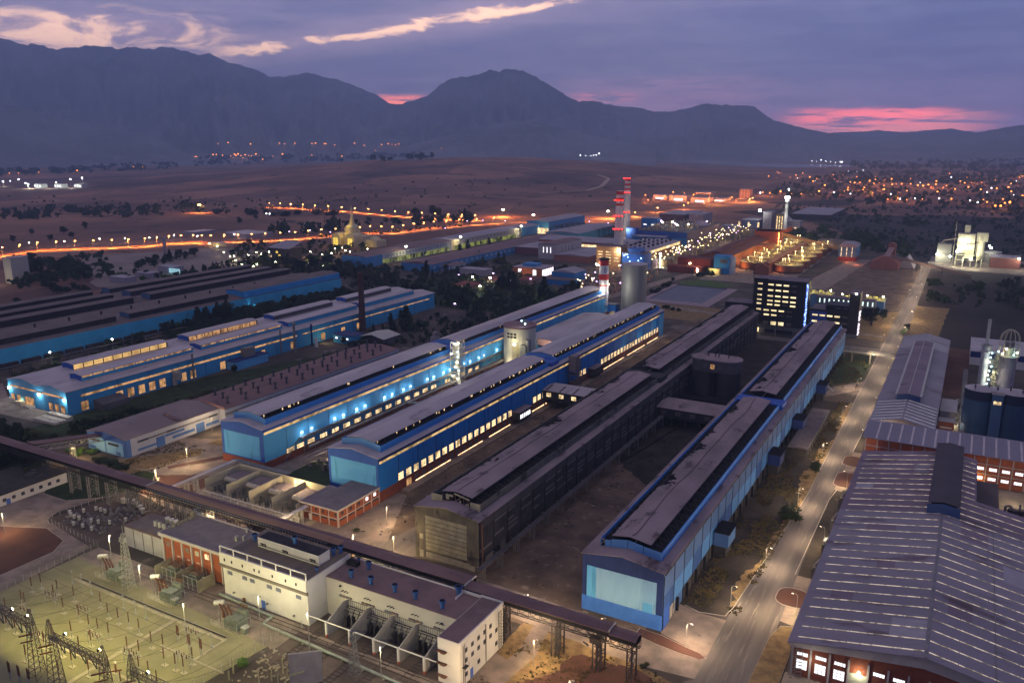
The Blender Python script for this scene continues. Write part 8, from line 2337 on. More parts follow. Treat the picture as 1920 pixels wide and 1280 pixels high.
def tree_proto(name,kind,n,leaf,m_,seed):
 o = bpy.data.objects.new(name,None); COL.objects.link(o); o.location = (0,-500,-60)
 crown_mesh(kind,n,leaf,seed).build("crown",m_,o)
 b = MB()
 h = {"round": 4.0,"tall": 9,"cone": 7,"bush": .8}[kind]
 b.cyl(0,0,-.1,h * .6,.22 if kind != "bush" else .1,.14,n=7,cap=False); b.cyl(0,0,h * .6,h,.14,.05,n=6)
 rr = random.Random(seed)
 for k in range(5):
  a = rr.uniform(0,6.28); z = h * rr.uniform(.35,.7)
  b.bar((0,0,z),(1.4 * cos(a) * (.4 if kind in ("tall","cone","bush") else 1),1.4 * sin(a) * (.4 if kind in ("tall","cone","bush") else 1),z + h * .28),.09)
 b.build("trunk",BARK,o)
 return o
PROT = {}
for key,args in {
 "round": ("broadleaf_tree","round",1500,.26,LEAFD,1),"round2": ("broadleaf_tree","round",1300,.28,LEAFO,2),"round3": ("broadleaf_tree","round",1600,.25,LEAFD,3),
 "tall": ("poplar_tree","tall",1600,.26,LEAFD,4),"tall2": ("poplar_tree","tall",1500,.27,LEAFD,5),"cone": ("conifer_tree","cone",1600,.25,LEAFD,6),
 "bush": ("shrub","bush",700,.17,LEAFD,7),"bush2": ("shrub","bush",700,.17,LEAFO,8),"bushg": ("shrub","bush",700,.17,LEAFG,9),"green": ("broadleaf_tree","round",1500,.26,LEAFG,10)}.items():
 PROT[key] = [tree_proto(*args),False]
TR = random.Random(99)
BASEH = {"round": 7.6,"round2": 7.6,"round3": 7.6,"green": 7.6,"tall": 12.2,"tall2": 12.2,"cone": 9.2,"bush": 2.3,"bush2": 2.3,"bushg": 2.3}
def plant(key,x,y,h,label,group,z=0.0,wide=1.0):
 pr = PROT[key]
 if not pr[1]: o = pr[0]; pr[1] = True
 else: o = copy_tree(pr[0])
 s = h / BASEH[key]
 o.location = (x,y,z); o.scale = (s * wide,s * wide,s); o.rotation_euler = (0,0,TR.uniform(0,6.28))
 o["label"] = label; o["category"] = "shrub" if "bush" in key else "tree"; o["group"] = group
 return o
def grow(pts,keys,h,label,group,jit=0.0,wide=1.0):
 for p in pts:
  x,y,z = GT(p[0],p[1])
  k = TR.choice(keys)
  hh = (p[2] if len(p) > 2 else h) * TR.uniform(1 - jit,1 + jit)
  plant(k,x,y,hh,label,group,z,wide * TR.uniform(.85,1.2))
def row(p,q,n,jx=0,jy=0):
 return [(p[0] + (q[0] - p[0]) * i / max(1,n - 1) + TR.uniform(-jx,jx),p[1] + (q[1] - p[1]) * i / max(1,n - 1) + TR.uniform(-jy,jy)) for i in range(n)]
grow([(63,872,12),(50,880,9),(78,880,8)],["round3"],11,"big dark tree standing over the conveyor at the far left","dark trees by the conveyor's left end",wide=1.25)
grow([(8,850,9),(2,878,10),(20,862,7)],["round","round3"],9,"dark tree at the left edge beside the low white house","dark trees at the left edge")
grow([(150,852,3.4),(133,848,2.6),(172,850,2.4)],["bushg","bush"],3,"bright green bush below the blue gable of the pale workshop","bushes by the pale workshop",wide=1.3)
grow([(207,872,3.8),(188,866,3.2),(232,880,2.8),(219,874,2.6)],["bush","bush2"],3,"dark bush in front of the pale workshop's near corner","bushes by the pale workshop",wide=1.4)
grow([(268,987,1.5),(1528,888,6),(1478,972,6)],["bush","round3"],4,"lone dark tree on the rough ground beside the straight road","trees by the road",wide=1.1)
grow([(667,996,1.6)],["bush2"],1.6,"small bush at the corner of the brick annex","small bushes")
grow([(455,1250,2.6)],["bushg"],2.6,"green bush growing at the switchyard fence","small bushes")
grow([(1205,1252,1.4),(1213,1246,1.0)],["bush2"],1.4,"tiny bush on the dry grass near the end of the conveyor","small bushes")
grow(row((150,800),(420,735),26,6,7) + row((200,815),(330,765),12,6,5),["bush","bush2","round3"],3.2,"dark shrub in the overgrown strip behind the pale workshop","shrubs behind the pale workshop",.35,1.5)
grow(row((470,735),(640,665),12,5,4),["bush","bush2","bushg"],3.0,"shrub along the rear of the flue-studded roof","shrubs behind the pale workshop",.3,1.5)
grow([(440,700,6),(548,712,5),(578,700,6)],["round2","round3"],6,"small tree beside the blue annexes of the twin-gabled hall","trees beside the twin-gabled hall")
grow(row((0,812),(130,828),9,5,6),["bush2","bush"],3.0,"brownish shrub beside the bale yard","shrubs by the bale yard",.3,1.6)
grow(row((30,705),(300,640),26,3,3),["bush","bush2"],3.0,"low dark shrub along the foot of the cyan-blue wall","shrubs along the cyan-blue wall",.3,1.3)
grow([(107,680,7),(205,655,7.5),(240,650,6),(262,648,11),(225,652,6)],["round","round3"],8,"dark round tree along the foot of the cyan-blue wall","trees by the cyan-blue wall",wide=1.2)
grow([(312,630,12),(325,622,10),(345,620,9),(355,622,11)],["cone","round"],10,"dark conical tree before the far half of the cyan-blue wall","trees by the cyan-blue wall",wide=1.1)
grow([(335,622,8)],["green"],7,"bright lime-green lit tree near the cyan-blue wall","trees by the cyan-blue wall")
grow(row((372,612),(430,600),9,5,5),["cone","round3","tall"],15,"tall black tree in the dense clump before the azure wall","tall clump before the azure wall",.15,1.2)
grow(row((440,598),(650,555),22,4,3),["round","round3","bush"],8,"dark tree in the hedge along the azure wall","trees along the azure wall",.3,1.2)
grow(row((450,590),(640,552),16,4,2),["round","bush"],7,"dark tree in the hedge along the azure wall","trees along the azure wall",.3,1.2)
grow([(733,618,15),(752,612,13),(762,620,19),(718,625,8),(740,622,10),(700,625,7),(785,612,7),(770,620,8)],["tall","cone","tall2"],14,"tall dark tree in the clump behind the brick chimney","clump behind the brick chimney",.1,1.25)
grow(row((650,650),(830,600),20,6,6),["round","bush","round3"],5,"dark shrub on the black lawn below the tall clump","shrubs on the black lawn",.3,1.3)
grow(row((655,520),(870,560),34,6,10),["round","round3","round2","tall"],9,"dark tree in the wooded belt behind the twin-gabled hall","wooded belt behind the twin-gabled hall",.35,1.25)
grow(row((560,512),(700,525),24,6,8),["round","round3","round2"],9,"dark tree in the wooded belt beside the plum-roofed shop","wooded belt left of the plum-roofed shop",.35,1.25)
grow([(800,523,22),(811,530,15),(862,482,17),(877,478,20),(917,470,19),(898,488,12),(905,492,9),(935,490,12),(945,488,10)],["tall","tall2"],18,"tall dark poplar standing against the low plum-roofed shop","poplars by the plum-roofed shop",.1,1.3)
grow([(942,540,19),(950,545,16),(956,540,18),(963,545,20),(936,545,14),(1020,556,22),(1012,560,14),(1028,562,12),(868,580,18),(861,576,14),(876,585,12),(892,565,8)],["tall","tall2","cone"],18,"tall dark conifer on the lawn before the brick office","conifers on the lawn",.1,1.3)
grow([(1072,550,14),(1084,552,13),(1060,548,8)],["tall","round"],13,"dark tree right of the blue gabled house","trees by the blue gabled house",.1,1.3)
grow([(1107,568,11)],["green"],11,"green lamplit tree at the foot of the red-banded stack","trees by the blue gabled house",wide=.9)
grow(row((880,612),(1070,570),28,5,5),["round","bush","round3"],5.5,"dark shrub on the slope behind the light-blue hall","shrubs behind the light-blue hall",.3,1.4)
grow(row((1000,505),(1090,520),14,6,6),["round2","round","round3"],8,"dull green tree between the brick office and the blue gabled house","trees between the brick office and blue house",.3,1.2)
grow(row((830,500),(1000,500),24,6,12),["round2","bush2","round"],7,"greenish tree around the red-roofed bungalows","trees around the bungalows",.35,1.25)
grow([(1632,608,15),(1622,602,10),(1655,600,9),(1700,622,7),(1692,630,6)],["round","round3"],10,"dark round tree right of the black office wing","trees by the black office wing",wide=1.2)
grow([(1247,577,3.2),(1253,578,3.2),(1262,581,3.2),(1272,583,3.2)],["bush"],3.2,"clipped dark bush behind the far end of the deep-blue hall","clipped bushes in a row",wide=1.2)
grow(row((1222,552),(1262,530),7,2,2) + row((1308,520),(1340,512),6,3,2),["bush","round"],5,"dark bush along the bank of the settling pond","bushes by the settling pond",.2,1.2)
grow([(1290,512,6),(1298,516,6),(1324,514,7),(1335,520,6)],["round2","round"],6,"tree around the low house before the dark red block","trees before the dark red block",.2,1.2)
grow(row((30,500),(170,520),24,8,14),["round","round3","tall"],11,"dark tree in the big grove below the left highway","grove below the left highway",.3,1.3)
grow(row((50,530),(230,575),26,10,12),["round","round3"],8,"dark tree on the waste ground beyond the multi-ridge hall","trees beyond the dark multi-ridge hall",.3,1.3)
grow(row((150,545),(170,590),6,8,8) + row((30,575),(90,590),8,5,6),["round","round3"],9,"dark tree on the waste ground beyond the multi-ridge hall","trees beyond the dark multi-ridge hall",.3,1.3)
grow(row((265,500),(360,480),16,6,7),["round","cone","round2"],11,"dark tree round the low grey link buildings","trees round the link buildings",.3,1.2)
grow(row((220,520),(340,525),14,5,8),["round2","bushg","round"],7,"tree in front of the low grey link buildings","trees round the link buildings",.3,1.2)
grow(row((345,520),(480,500),26,5,7),["round","round2","cone"],8,"dark park tree between the access road and the slab block","park trees by the access road",.3,1.2)
grow(row((440,470),(650,468),46,6,12),["round","round2","round3","cone"],8,"small tree in the park before the golden domed building","park trees before the domed building",.35,1.2)
grow(row((480,500),(640,505),40,6,12),["round","round2","green","round3"],9,"tree in the lamplit park right of the dark slab block","park trees right of the slab block",.35,1.25)
grow([(540,500,17),(565,512,17),(590,508,18),(612,500,14),(495,500,15),(510,505,12)],["round","round3","tall"],16,"large dark park tree close to the dark slab block","large park trees",.1,1.2)
grow([(872,418,26),(880,420,22),(812,406,22),(822,408,20),(777,405,17),(785,405,15)],["tall","round3"],22,"tall dark tree where the two lit roads draw together","tall trees by the lit roads",.1,1.2)
grow(row((600,446),(860,425),30,3,2),["bush2","round2"],5,"small orange-lit roadside tree along the highway","roadside trees along the highway",.3,1.1)
grow(row((380,398),(620,404),14,14,4),["round","bush"],11,"dark scattered tree on the near plain","scattered trees on the near plain",.3,1.3)
grow([(480,412,14),(450,420,12),(120,438,12),(135,446,10),(160,430,12),(60,440,9),(95,452,12),(25,455,10)],["round","round3"],12,"dark scattered tree on the near plain","scattered trees on the near plain",.3,1.3)
def far_wood(name,quad,n,h,lab,m_=LEAFD,seed=1):
 """a mass of far tree crowns nobody could count"""
 rr = random.Random(seed); b = MB()
 for k in range(n):
  u,v = rr.random(),rr.random()
  px = (quad[0][0] * (1 - u) + quad[1][0] * u) * (1 - v) + (quad[3][0] * (1 - u) + quad[2][0] * u) * v
  py = (quad[0][1] * (1 - u) + quad[1][1] * u) * (1 - v) + (quad[3][1] * (1 - u) + quad[2][1] * u) * v
  if mnoise.noise(Vector((px * .03,py * .16,seed))) < -.12: continue
  x,y,z = GT(px,py)
  hh = h * rr.uniform(.5,1.3)
  for q in range(9):
   a = rr.uniform(0,6.28); r = hh * .55 * rr.random(); L = hh * rr.uniform(.18,.36)
   cx,cy,cz = x + r * cos(a),y + r * sin(a),z + hh * rr.uniform(.25,.85)
   c,s = cos(a * 3) * L,sin(a * 3) * L; t_ = rr.uniform(.3,1) * L
   b.add([(cx - c,cy - s,cz - t_),(cx + c,cy + s,cz - t_ * .5),(cx + c * .6,cy + s * .6,cz + t_),(cx - c * .7,cy - s * .7,cz + t_ * .8)],[(0,1,2,3)])
 o = b.build(name,m_); tag(o,lab,"woodland",None,"stuff")
 return o
far_wood("woodland",[(0,416),(380,404),(360,384),(0,398)],190,13,"far thicket beyond the left highway",seed=11)
far_wood("woodland",[(500,444),(640,436),(640,420),(500,426)],60,14,"dark tree belt behind the lamps of the highway",seed=12)
far_wood("woodland",[(645,432),(890,418),(880,406),(640,418)],60,13,"dark tree belt between the two lit roads",seed=13)
far_wood("woodland",[(1470,448),(1700,486),(1700,462),(1480,428)],130,13,"woods beyond the blue barn",seed=14)
far_wood("woodland",[(1735,570),(1920,585),(1920,535),(1745,525)],110,7,"sparse dark scrub wood below the floodlit batching plant",seed=15)
far_wood("woodland",[(20,545),(250,520),(190,480),(30,492)],130,10,"dense grove below the left highway",seed=21)
far_wood("woodland",[(380,540),(470,505),(440,490),(345,520)],70,7,"thick hedges beside the access road",seed=22)
far_wood("woodland",[(650,570),(880,585),(890,500),(640,500)],330,7,"dense wooded belt behind the twin-gabled hall",seed=23)
far_wood("woodland",[(430,622),(660,575),(650,560),(380,600)],200,6,"thick undergrowth along the azure wall",seed=24)
far_wood("woodland",[(130,835),(430,745),(340,758),(130,800)],320,2.6,"overgrown strip of brush behind the pale workshop",seed=25)
far_wood("woodland",[(655,660),(900,640),(1060,585),(860,590)],300,4,"dark brush on the slope behind the light-blue hall",seed=26)
far_wood("woodland",[(440,515),(690,520),(690,460),(440,470)],330,6,"leafy park mass before the domed building",LEAFO,seed=27)
far_wood("woodland",[(0,905),(70,900),(60,830),(0,800)],160,6,"black tree mass at the left edge",seed=28)
far_wood("woodland",[(880,600),(1080,575),(1060,545),(870,560)],260,6,"dark thicket between the bungalows and the light-blue hall",seed=41)
far_wood("woodland",[(820,545),(1000,560),(1000,500),(840,500)],200,6,"leafy grounds round the bungalows",LEAFO,seed=42)
far_wood("woodland",[(330,645),(660,560),(640,550),(300,625)],200,7,"dark hedge in front of the azure wall",seed=43)
far_wood("woodland",[(360,312),(820,300),(760,290),(380,296)],420,26,"far dark woodland round the lit village under the mountains",seed=1)
far_wood("woodland",[(0,332),(340,318),(330,306),(0,322)],320,20,"thin far woodland on the left plain",seed=2)
far_wood("woodland",[(1500,345),(1920,350),(1920,318),(1560,326)],620,15,"scattered far trees among the village lamps",seed=3)
far_wood("woodland",[(1440,372),(1920,402),(1920,355),(1470,345)],620,12,"trees among the nearer village lamps on the right",seed=4)
far_wood("woodland",[(1580,320),(1920,318),(1920,300),(1600,306)],300,24,"farthest dark woodland line below the right ridge",seed=5)
far_wood("scrub",[(1480,412),(1920,440),(1920,392),(1440,385)],640,6,"dark low scrub on the wild ground before the village",seed=6)
far_wood("scrub",[(1600,470),(1920,505),(1920,440),(1560,425)],420,5,"dark low scrub between the wild ground and the batching plant",seed=7)
far_wood("scrub",[(0,400),(560,398),(700,372),(0,368)],170,7,"specks of scrub on the brown plain",seed=8)
far_wood("scrub",[(560,395),(1180,392),(1250,320),(700,330)],90,7,"specks of scrub on the brown hill",seed=9)
b = MB(); rr = random.Random(31)
def tufts(x0,x1,y0,y1,n,h=.5):
 for k in range(n):
  x,y = rr.uniform(x0,x1),rr.uniform(y0,y1)
  if mnoise.noise(Vector((x * .12,y * .06,4))) < -.05: continue
  for q in range(4):
   a = rr.uniform(0,6.28); L = rr.uniform(.15,.5); hh = h * rr.uniform(.5,1.4); xx,yy = x + rr.uniform(-.6,.6),y + rr.uniform(-.6,.6)
   b.add([(xx - L * cos(a),yy - L * sin(a),.05),(xx + L * cos(a),yy + L * sin(a),.05),(xx + L * .5 * cos(a),yy + L * .5 * sin(a),.05 + hh),(xx - L * .4 * cos(a),yy - L * .4 * sin(a),.05 + hh * .8)],[(0,1,2,3)])
tufts(-65,-48.5,228,370,2300); tufts(-54,-48,370,470,500); tufts(-66,-49,500,600,700); tufts(-104,-40,142,190,1500,.35); tufts(-325,-303,208,246,400,.4)
o = b.build("grass",mat("tuft_grass",(.07,.065,.03),(.13,.10,.045),.15,.95)); tag(o,"coarse dry grass tufts on the waste ground by the roads","grass",None,"stuff")
b = MB()
tufts(-130,-93,214,600,500,.25); tufts(-190,-160,215,560,500,.25)
o = b.build("grass",mat("tuft_grass_dark",(.04,.04,.03),None)); tag(o,"sparse weeds in the courts between the long halls","weeds",None,"stuff")
# ================================================================== LAMPS
POLEM = mat("lamp_pole",(.25,.24,.22),None,rough=.6)
def lamp_proto(name,h,m_,arm,r,power,col,spot=False):
 o = bpy.data.objects.new(name,None); COL.objects.link(o)
 b = MB(); b.cyl(0,0,0,h,.12 if h < 9 else .18,.07,n=6)
 if arm: b.bar((0,0,h),(arm,0,h + .3),.1)
 b.build("pole",POLEM,o)
 MB().box((arm or 0) - r,(arm or 0) + r,-r * .7,r * .7,h + .25 - r * .3,h + .25 + r * .5).build("lamp_head",m_,o)
 if power: light(o,((arm or 0),0,h - .6),power,col,.3,"SPOT" if spot else "POINT",radians(152) if spot else None)
 return o
def dense(pts):  # inserts made-up lamps midway between the real ones for a continuous glow
 out = []
 for p,q in zip(pts,pts[1:]): out += [p,((p[0] + q[0]) / 2,(p[1] + q[1]) / 2)]
 return out + [pts[-1]]
def lamps(proto,pts,lab,grp,z=True):
 for i,p in enumerate(pts):
  x,y,zz = GT(*p[:2])
  o = proto if i == 0 else copy_tree(proto)
  o.location = (x,y,zz); o["label"] = lab; o["category"] = "street lamp"; o["group"] = grp
hw = lamp_proto("street_lamp",11,LAMPO,1.6,.75,95000,(1.0,.28,.05),True)
lamps(hw,dense([(-160,500),(-60,490),(5,480),(71,470),(141,467),(210,465),(272,462),(317,457),(362,455),(395,456),(446,454),(497,452),(553,449),(602,444),(655,441),(693,437),(735,438),(775,432),(812,428),(860,424),(925,420)]),
 "tall orange-glowing lamp on the highway before the plain","orange lamps along the highway")  # alternate lamps here are added to join the pools of light
hw2 = lamp_proto("street_lamp",10,LAMPO,1.4,.8,190000,(1.0,.26,.05),True)
lamps(hw2,dense([(505,389),(545,391),(590,394),(640,397),(690,401),(740,406),(790,409),(840,412),(890,414)]),"orange lamp on the farther straight road across the plain","orange lamps on the farther road")  # midway lamps are additions that even out the road glow
big = lamp_proto("street_lamp",16,LAMPO,0,2.6,260000,(1.0,.34,.08))
lamps(big,[(375,399)],"single very bright orange lamp alone on the left plain",None); big["group"] = "lone lamps"
big2 = lamp_proto("street_lamp",14,LAMPY,0,1.8,420000,(1.0,.30,.07))
lamps(big2,[(943,407),(1075,416),(1000,418),(1140,410)],"warm lamp on the bend of the highway beyond the pale shops","warm lamps on the highway bend")
rd = lamp_proto("street_lamp",9,LAMPO,1,.8,90000,(1.0,.38,.10))
lamps(rd,[(1190,407),(1232,398),(1281,393),(1340,384),(1405,380),(1410,378)],"orange lamp on the road behind the blue process hall","orange lamps behind the process hall")
vi = lamp_proto("street_lamp",7,LAMPV,0,.6,0,None)
lamps(vi,[(876,422),(905,421),(947,422),(1019,421),(1028,423),(1056,423),(1105,423),(1140,426),(835,436),(862,470),(1240,380),(620,444),(582,440),(543,443),(861,528),(925,525),(958,540),(995,536),(853,585)],
 "small violet-white path lamp in the middle distance","violet-white path lamps")
wl = lamp_proto("yard_lamp",8,LAMPW,0,.75,2000,(1.0,.92,.95))
lamps(wl,[(886,534),(919,536),(900,552)],"white ball lamp over the red-roofed bungalows","white lamps by the bungalows")
pk = lamp_proto("park_lamp",5,LAMPY,0,.5,2600,(1.0,.78,.25))
lamps(pk,row((440,486),(620,480),14,6,8) + row((470,505),(640,500),11,6,6) + row((620,468),(690,478),8,4,6) + row((395,462),(480,520),8,2,2),"small yellow park lamp among the trees near the domed building","yellow park lamps")
wt_ = lamp_proto("car_park_lamp",7,LAMPW,0,.5,500,(1.0,1.0,.95))
lamps(wt_,[(56,465),(122,462),(188,457),(235,456),(281,455),(327,450),(371,452),(440,448)],"small white lamp just behind the left highway","small white lamps behind the highway")
yd = lamp_proto("yard_lamp",9,LAMPW,0,.45,1500,(1.0,.95,.75))
lamps(yd,[(97,686),(213,660)],"starry white lamp beside the tracks before the cyan-blue wall","white lamps by the cyan-blue wall")
RP = [(-52.2,231.5,1),(-33.4,236,0),(-48.4,262,1),(-33.6,287,1),(-48.2,318,0),(-33.6,345,1),(-48.2,376,1),(-33.4,404,1),(-48.2,438,1),(-33.4,462,1),(-48.2,497,1),(-33.4,530,1),(-48,560,1),(-33.4,592,1),(-48,626,1),(-34,660,1),(-48,694,1),(-34,728,1),(-47,762,1),(-35,800,1),(-46,838,1),(-36,880,1),(-46,922,1),(-37,965,1),(-46,1010,1),(-38,1050,1),(-58,205,1),(-106,196,0)]
n_ = 0
rl = bpy.data.objects.new("street_lamp",None); COL.objects.link(rl)
b = MB(); b.cyl(0,0,0,7.2,.09,.06,n=6); b.bar((0,0,7.2),(.5,0,7.8),.08); b.bar((.5,0,7.8),(1.5,0,7.9),.07)
b.build("pole",POLEM,rl)
MB().box(1.2,1.8,-.14,.14,7.76,7.92).build("lamp_head",LSTEEL,rl)
MB().box(1.25,1.75,-.11,.11,7.72,7.76).build("lens",glowm("lens_warm",(1.0,.82,.58),20),rl)
light(rl,(1.5,0,7.5),8500,(1.0,.74,.47),.25)
for x,y,lit in RP:
 o = rl if n_ == 0 else copy_tree(rl)
 n_ += 1
 o.location = (x,y,0); o.rotation_euler = (0,0,pi if x > -40 else 0)
 o["label"] = "thin curved-arm lamp post beside the long straight road on the right"; o["category"] = "street lamp"; o["group"] = "lamp posts along the straight road"
ypr = lamp_proto("yard_lamp",8,LSTEEL,1.0,.3,6500,(1.0,.70,.36))
YL = [(-295,228,0),(-318,262,0),(-286,205,0),(-270,246,0),(-176,200,1),(-180,224,0),(-92,176,1),(-100,150,0),(-76,165,0),(-163,206,1),(-232,186,0),(-205,197,0),(-222,184,0),(-300,150,1),(-278,200,0),(-345,206,0),(-80,195,0),(-228,226,0)]  # the post before the unlit hall's gable is added to brighten its panel
LBL = ["lamp post on the dry lawn by the pale workshop's blue gates","lamp post between the pale workshop and the light-blue hall","lamp post beside the red soil bed left of the rectifier yard","lamp post before the light-blue hall's gable","lamp post on the dirt before the brick annex","lamp post between the brick annex and the torn-roof hall","lamp post on the dry lawn under the conveyor's right part","lamp post on the apron beside the white stair block","lamp post on the dark soil right of the footpath","lamp post behind the conveyor near the torn-roof hall's left corner","lamp post under the conveyor behind the drum-topped house","lamp post under the brown conveyor before the rectifier yard","lamp post under the conveyor behind the orange-brick house","lamp post on the red soil at the left edge","lamp post on the road bend under the conveyor's left part","lamp post beside the conveyor branch","added lamp post lighting the pale-blue panel of the unlit hall's gable","lamp post on the dark lawn between the two lit blue gables"]
for i,((x,y,k),lb) in enumerate(zip(YL,LBL)):
 o = ypr if i == 0 else copy_tree(ypr)
 o.location = (x,y,0); o["label"] = lb; o["category"] = "lamp post"; o["group"] = "lamp posts in the near yards"
fpo = lamp_proto("added_floodlight_pole",13,LSTEEL,.8,.3,4800,(1.0,.86,.52))  # floodlights added on thin poles to brighten the white buildings
for i,((x,y),lb) in enumerate((((-184,136),"added thin floodlight pole on the gravel before the transformer nearest the white wall"),((-214,144),"added thin floodlight pole by the cable walkway near the lattice mast"),((-150,150),"added thin floodlight pole by the rails before the transformer bays"),((-240,152),"added thin floodlight pole by the farthest transformer"),((-122,147),"added thin floodlight pole by the rails before the white stair block"),((-168,149),"added thin floodlight pole beside the pale pipe"))):
 o = fpo if i == 0 else copy_tree(fpo)
 o.location = (x,y,0); o["label"] = lb; o["category"] = "lamp post"; o["group"] = "added floodlight poles in the switchyard"
# ================================================================== FAR VILLAGES
HSW = mat("house_wall",(.40,.32,.28),(.30,.25,.23),.01,.9); HSR = mat("house_roof",(.22,.10,.08),(.16,.09,.08),.02,.9)
hp = bpy.data.objects.new("village_house",None); COL.objects.link(hp)
MB().box(-6,6,-5,5,0,6).build("wall",HSW,hp); MB().prism([(-6.8,6),(6.8,6),(0,9.2)],-5.6,5.6).build("roof",HSR,hp)
b = MB()
for k in range(3): b.box(-4.5 + k * 3.4,-3.3 + k * 3.4,-5.15,-5,2,3.6)
b.build("window",LIT_O,hp)
VR = random.Random(17)
VL = [(1441,335),(1481,336),(1492,333),(1505,329),(1518,338),(1531,339),(1553,334),(1559,338),(1562,331),(1564,340),(1580,334),(1580,342),(1594,346),(1600,344),(1602,349),(1606,336),(1620,349),(1630,346),(1638,349),(1641,336),(1641,342),(1648,347),(1659,340),(1657,353),(1655,360),
 (1671,342),(1672,353),(1680,349),(1690,351),(1707,338),(1707,350),(1720,355),(1730,356),(1740,354),(1745,355),(1754,353),(1774,353),(1790,361),(1800,345),(1808,349),(1821,346),(1821,347),(1840,346),(1862,344),(1866,343),(1815,358),(1838,362),(1757,366),(1700,363),(1657,362),(1620,358),(1590,357),
 (1573,365),(1583,365),(1589,362),(1546,355),(1535,367),(1502,368),(1484,368),(1463,367),(1443,368),(1430,366),(1618,361),(1626,360),(1636,366),(1664,379),(1683,376),(1699,381),(1723,374),(1729,378),(1783,380),(1813,336),(1841,327),(1861,324),(1874,322),(1898,331),(1911,336),(1916,334),(1895,350),(1890,358),(1895,366),(1916,375),(1880,379),(1883,388),(1892,390),(1865,395),(1875,396),(1843,380),(1868,360),(1850,385),(1457,325),(1780,330),(1755,346),(1612,347),(1524,346),(1905,348)]
n_ = 0
for px,py in VL:
 x,y,z = GT(px,py)
 for q in range(2 if VR.random() < .6 else 1):
  o = hp if n_ == 0 else copy_tree(hp)
  n_ += 1
  o.location = (x + VR.uniform(-30,30),y + VR.uniform(8,60),z - .5); o.rotation_euler = (0,0,VR.uniform(-.6,.6)); o.scale = [VR.uniform(.7,1.1)] * 3
  o["label"] = "small far village house with pitched roof among orange lamps on the right"; o["category"] = "house"; o["group"] = "far village houses"
vlp = bpy.data.objects.new("street_lamp",None); COL.objects.link(vlp)
MB().cyl(0,0,0,8,.2,n=5).build("pole",POLEM,vlp)
MB().cyl(0,0,8,10.6,1.6,1.3,n=6).build("lamp_head",glowm("village_lamp",(1.0,.27,.045),7),vlp)
vlw = bpy.data.objects.new("street_lamp",None); COL.objects.link(vlw)
MB().cyl(0,0,0,8,.2,n=5).build("pole",POLEM,vlw)
MB().cyl(0,0,8,10.2,1.3,1.0,n=6).build("lamp_head",glowm("village_lamp_white",(.95,.95,1.0),9),vlw)
def vil(pts,base,lab,grp,s=1.0,lit=0,col=(1.0,.30,.08),pw=30000):
 first = True
 for i,(px,py) in enumerate(pts):
  x,y,z = GT(px,py)
  o = base if not base.get("used") else copy_tree(base)
  base["used"] = 1
  o.location = (x,y,z); k = s * VR.uniform(.6,1.35); o.scale = (k,k,k)
  o["label"] = lab; o["category"] = "street lamp"; o["group"] = grp
  if lit and i % lit == 0:
   light(o,(0,-1,11 / k),pw * VR.uniform(.6,1.4),col,1.0)
vil([p for p in VL],vlp,"orange lamp in the far village on the right","orange village lamps",1.05,2)
vil([(1495,337),(1528,343),(1607,324),(1590,324),(1618,323),(1790,318),(1783,338),(1725,346),(1670,370),(1687,380),(1715,379),(1760,380),(1765,383),(1563,368),(1594,370),(1425,370),(1479,364),(1478,362),(1858,360),(1850,367),(1905,344),(1900,370),(1907,396),(1818,383),(1832,388)],
 vlw,"white lamp in the far village on the right","white village lamps",1.0)
vil([(1088,297),(1098,296),(1113,296),(1118,297),(1108,297),(1123,296)],vlw,"white lamp in the cluster below the central massif","white lamps below the central massif",2.6)
vil([(1522,306),(1531,306),(1539,306),(1548,307),(1557,307),(1566,308),(1575,309),(1578,311)],vlw,"white lamp in the straight row beyond the lake","white lamps in a row beyond the lake",2.1)
vil([(366,298),(369,298),(400,296),(406,295),(418,297),(433,296),(440,295),(447,295),(452,296),(460,296),(466,295),(472,296),(480,295),(487,295),(493,303),(476,297),(456,300),(443,297),(512,296),(530,295),(585,295),(641,298),(827,282)],vlp,"orange lamp in the village at the foot of the left mountains","lamps at the foot of the left mountains",2.1)
vil([(409,273),(428,272),(470,276),(524,273),(534,273),(553,273),(585,274),(592,274),(608,273),(611,275),(628,276),(665,274),(683,277),(704,286),(716,276),(728,275),(735,274),(742,275),(748,274)],vlp,"tiny lamp in the farthest village below the left mountains","farthest village lamps",2.1)
vil([(7,350),(20,345),(49,352),(54,354),(84,352),(106,349),(155,343),(133,346),(36,345)],vlw,"greenish-white lamp by the far apartment slabs","lamps by the apartment slabs",1.5,3,(.85,1.0,.8),30000)
vil([(18,329),(35,328),(73,326),(268,318),(251,317),(145,325)],vlp,"orange lamp on the far left plain","orange lamps on the far left plain",1.2)
vil([(1215,380),(1230,376),(1250,374),(1275,378),(1305,383),(1320,386),(1340,380),(1350,385),(1290,388),(1300,372),(1330,374),(1372,376),(1380,380),(1210,372),(1262,367),(1283,366)],vlp,"orange lamp in the retail car park far behind the chimneys","orange car park lamps",.8,3,(1.0,.33,.1),12000)
vil([(500,408),(506,408)],vlw,"one of two small white lamps close together on the plain","pair of white lamps on the plain",.9)
cp_ = bpy.data.objects.new("parked_car",None); COL.objects.link(cp_)
b = MB(); b.box(-2.1,2.1,-.85,.85,.35,.95); b.build("body",mat("car_paint",(.30,.30,.33),(.12,.12,.14),.02,.35,rnd=.8),cp_)
b = MB(); b.prism([(-1.3,.95),(1.1,.95),(.6,1.5),(-.9,1.5)],-.75,.75,axis="Y"); b.build("cabin",WG,cp_)
for dx in (-1.3,1.3):
 for dy in (-.8,.8): MB().tube([(dx,dy - .1,.33),(dx,dy + .1,.33)],.33,8).build("wheel",BLACK,cp_)
n_ = 0
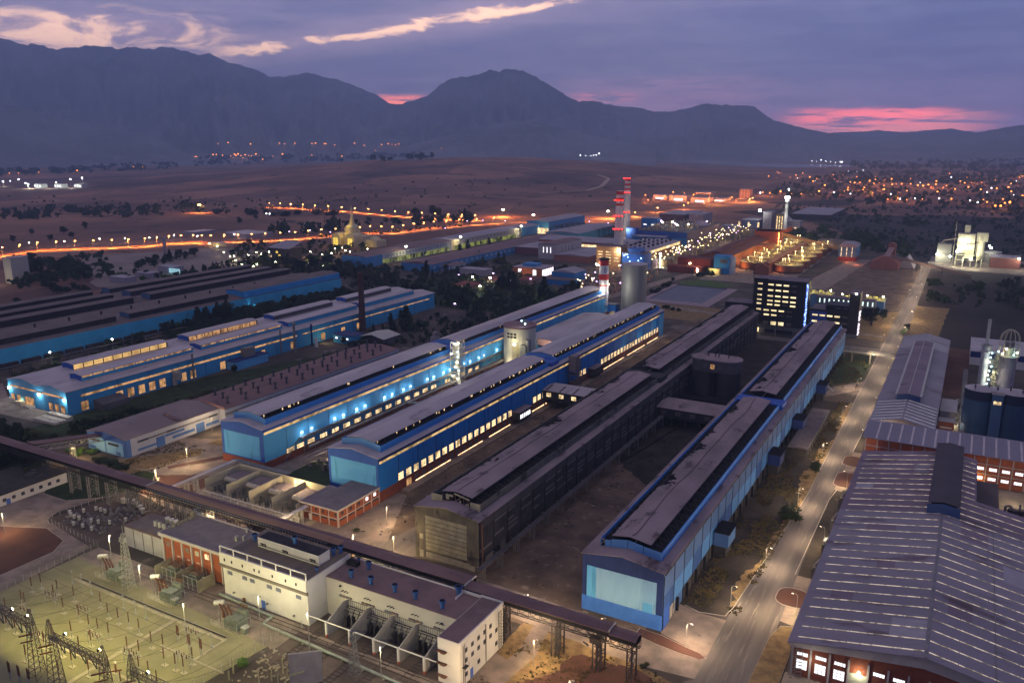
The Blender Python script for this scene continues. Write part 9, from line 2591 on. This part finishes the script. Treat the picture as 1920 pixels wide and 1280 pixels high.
for p in row((455,478),(490,476),8) + row((450,482),(488,481),8) + [(18,726),(24,728),(1100,745),(0,560)][:2] + row((250,449),(350,444),14):
 x,y = G(*p)
 o = cp_ if n_ == 0 else copy_tree(cp_); n_ += 1
 o.location = (x,y,.06); o.rotation_euler = (0,0,1.3)
 o["label"] = "small car parked in the rows beside the highway"; o["category"] = "car"; o["group"] = "parked cars by the highway"
# ================================================================== HAZE
HZ = bpy.data.materials.new("haze_air"); HZ.use_nodes = True
hn = NT(HZ.node_tree); hn.n.clear()
hv = hn.new("ShaderNodeVolumePrincipled")
hn.put(hv.inputs["Color"],(.44,.64,1.0)); hv.inputs["Density"].default_value = 1.0e-4; hv.inputs["Anisotropy"].default_value = 0.0
ho = hn.new("ShaderNodeOutputMaterial"); hn.l.new(hv.outputs[0],ho.inputs[1])
HZ.cycles.homogeneous_volume = True
b = MB(); b.box(-14300,14300,-14300,14300,-12,1800)
hz = b.build("haze",HZ); hz["kind"] = "stuff"; tag(hz,"thin blue evening haze filling the valley air","haze")
for k,(pr,used) in PROT.items():
 if not used:
  for c in list(pr.children): bpy.data.objects.remove(c)
  bpy.data.objects.remove(pr)
ONES = "zeroth first second third fourth fifth sixth seventh eighth ninth tenth eleventh twelfth thirteenth fourteenth fifteenth sixteenth seventeenth eighteenth nineteenth".split()
TENS = "x x twent thirt fort fift sixt sevent eight ninet".split()
def ordinal(n):
 if n >= 100: return ("hundredth" if n == 100 else "hundred-and-" + ordinal(n - 100)) if n < 200 else "two-hundred-" + ordinal(n - 200)
 if n < 20: return ONES[n]
 return TENS[n // 10] + ("ieth" if n % 10 == 0 else "y-" + ONES[n % 10])
same = {}
for o in COL.objects:
 if o.parent is None and o.get("label") and not o.get("kind"): same.setdefault(o["label"],[]).append(o)
for lab,os_ in same.items():
 if len(os_) < 2: continue
 def across(o):
  d = (o.location[0],o.location[1],o.location[2] - CAM_H)
  return sum(d[i] * CR[i] for i in range(3)) / sum(d[i] * CF[i] for i in range(3))
 os_.sort(key=across)
 for i,o in enumerate(os_):
  o["label"] = lab + ", " + (("leftmost" if i == 0 else "rightmost") if i in (0,len(os_) - 1) else ordinal(i + 1) + " from left")
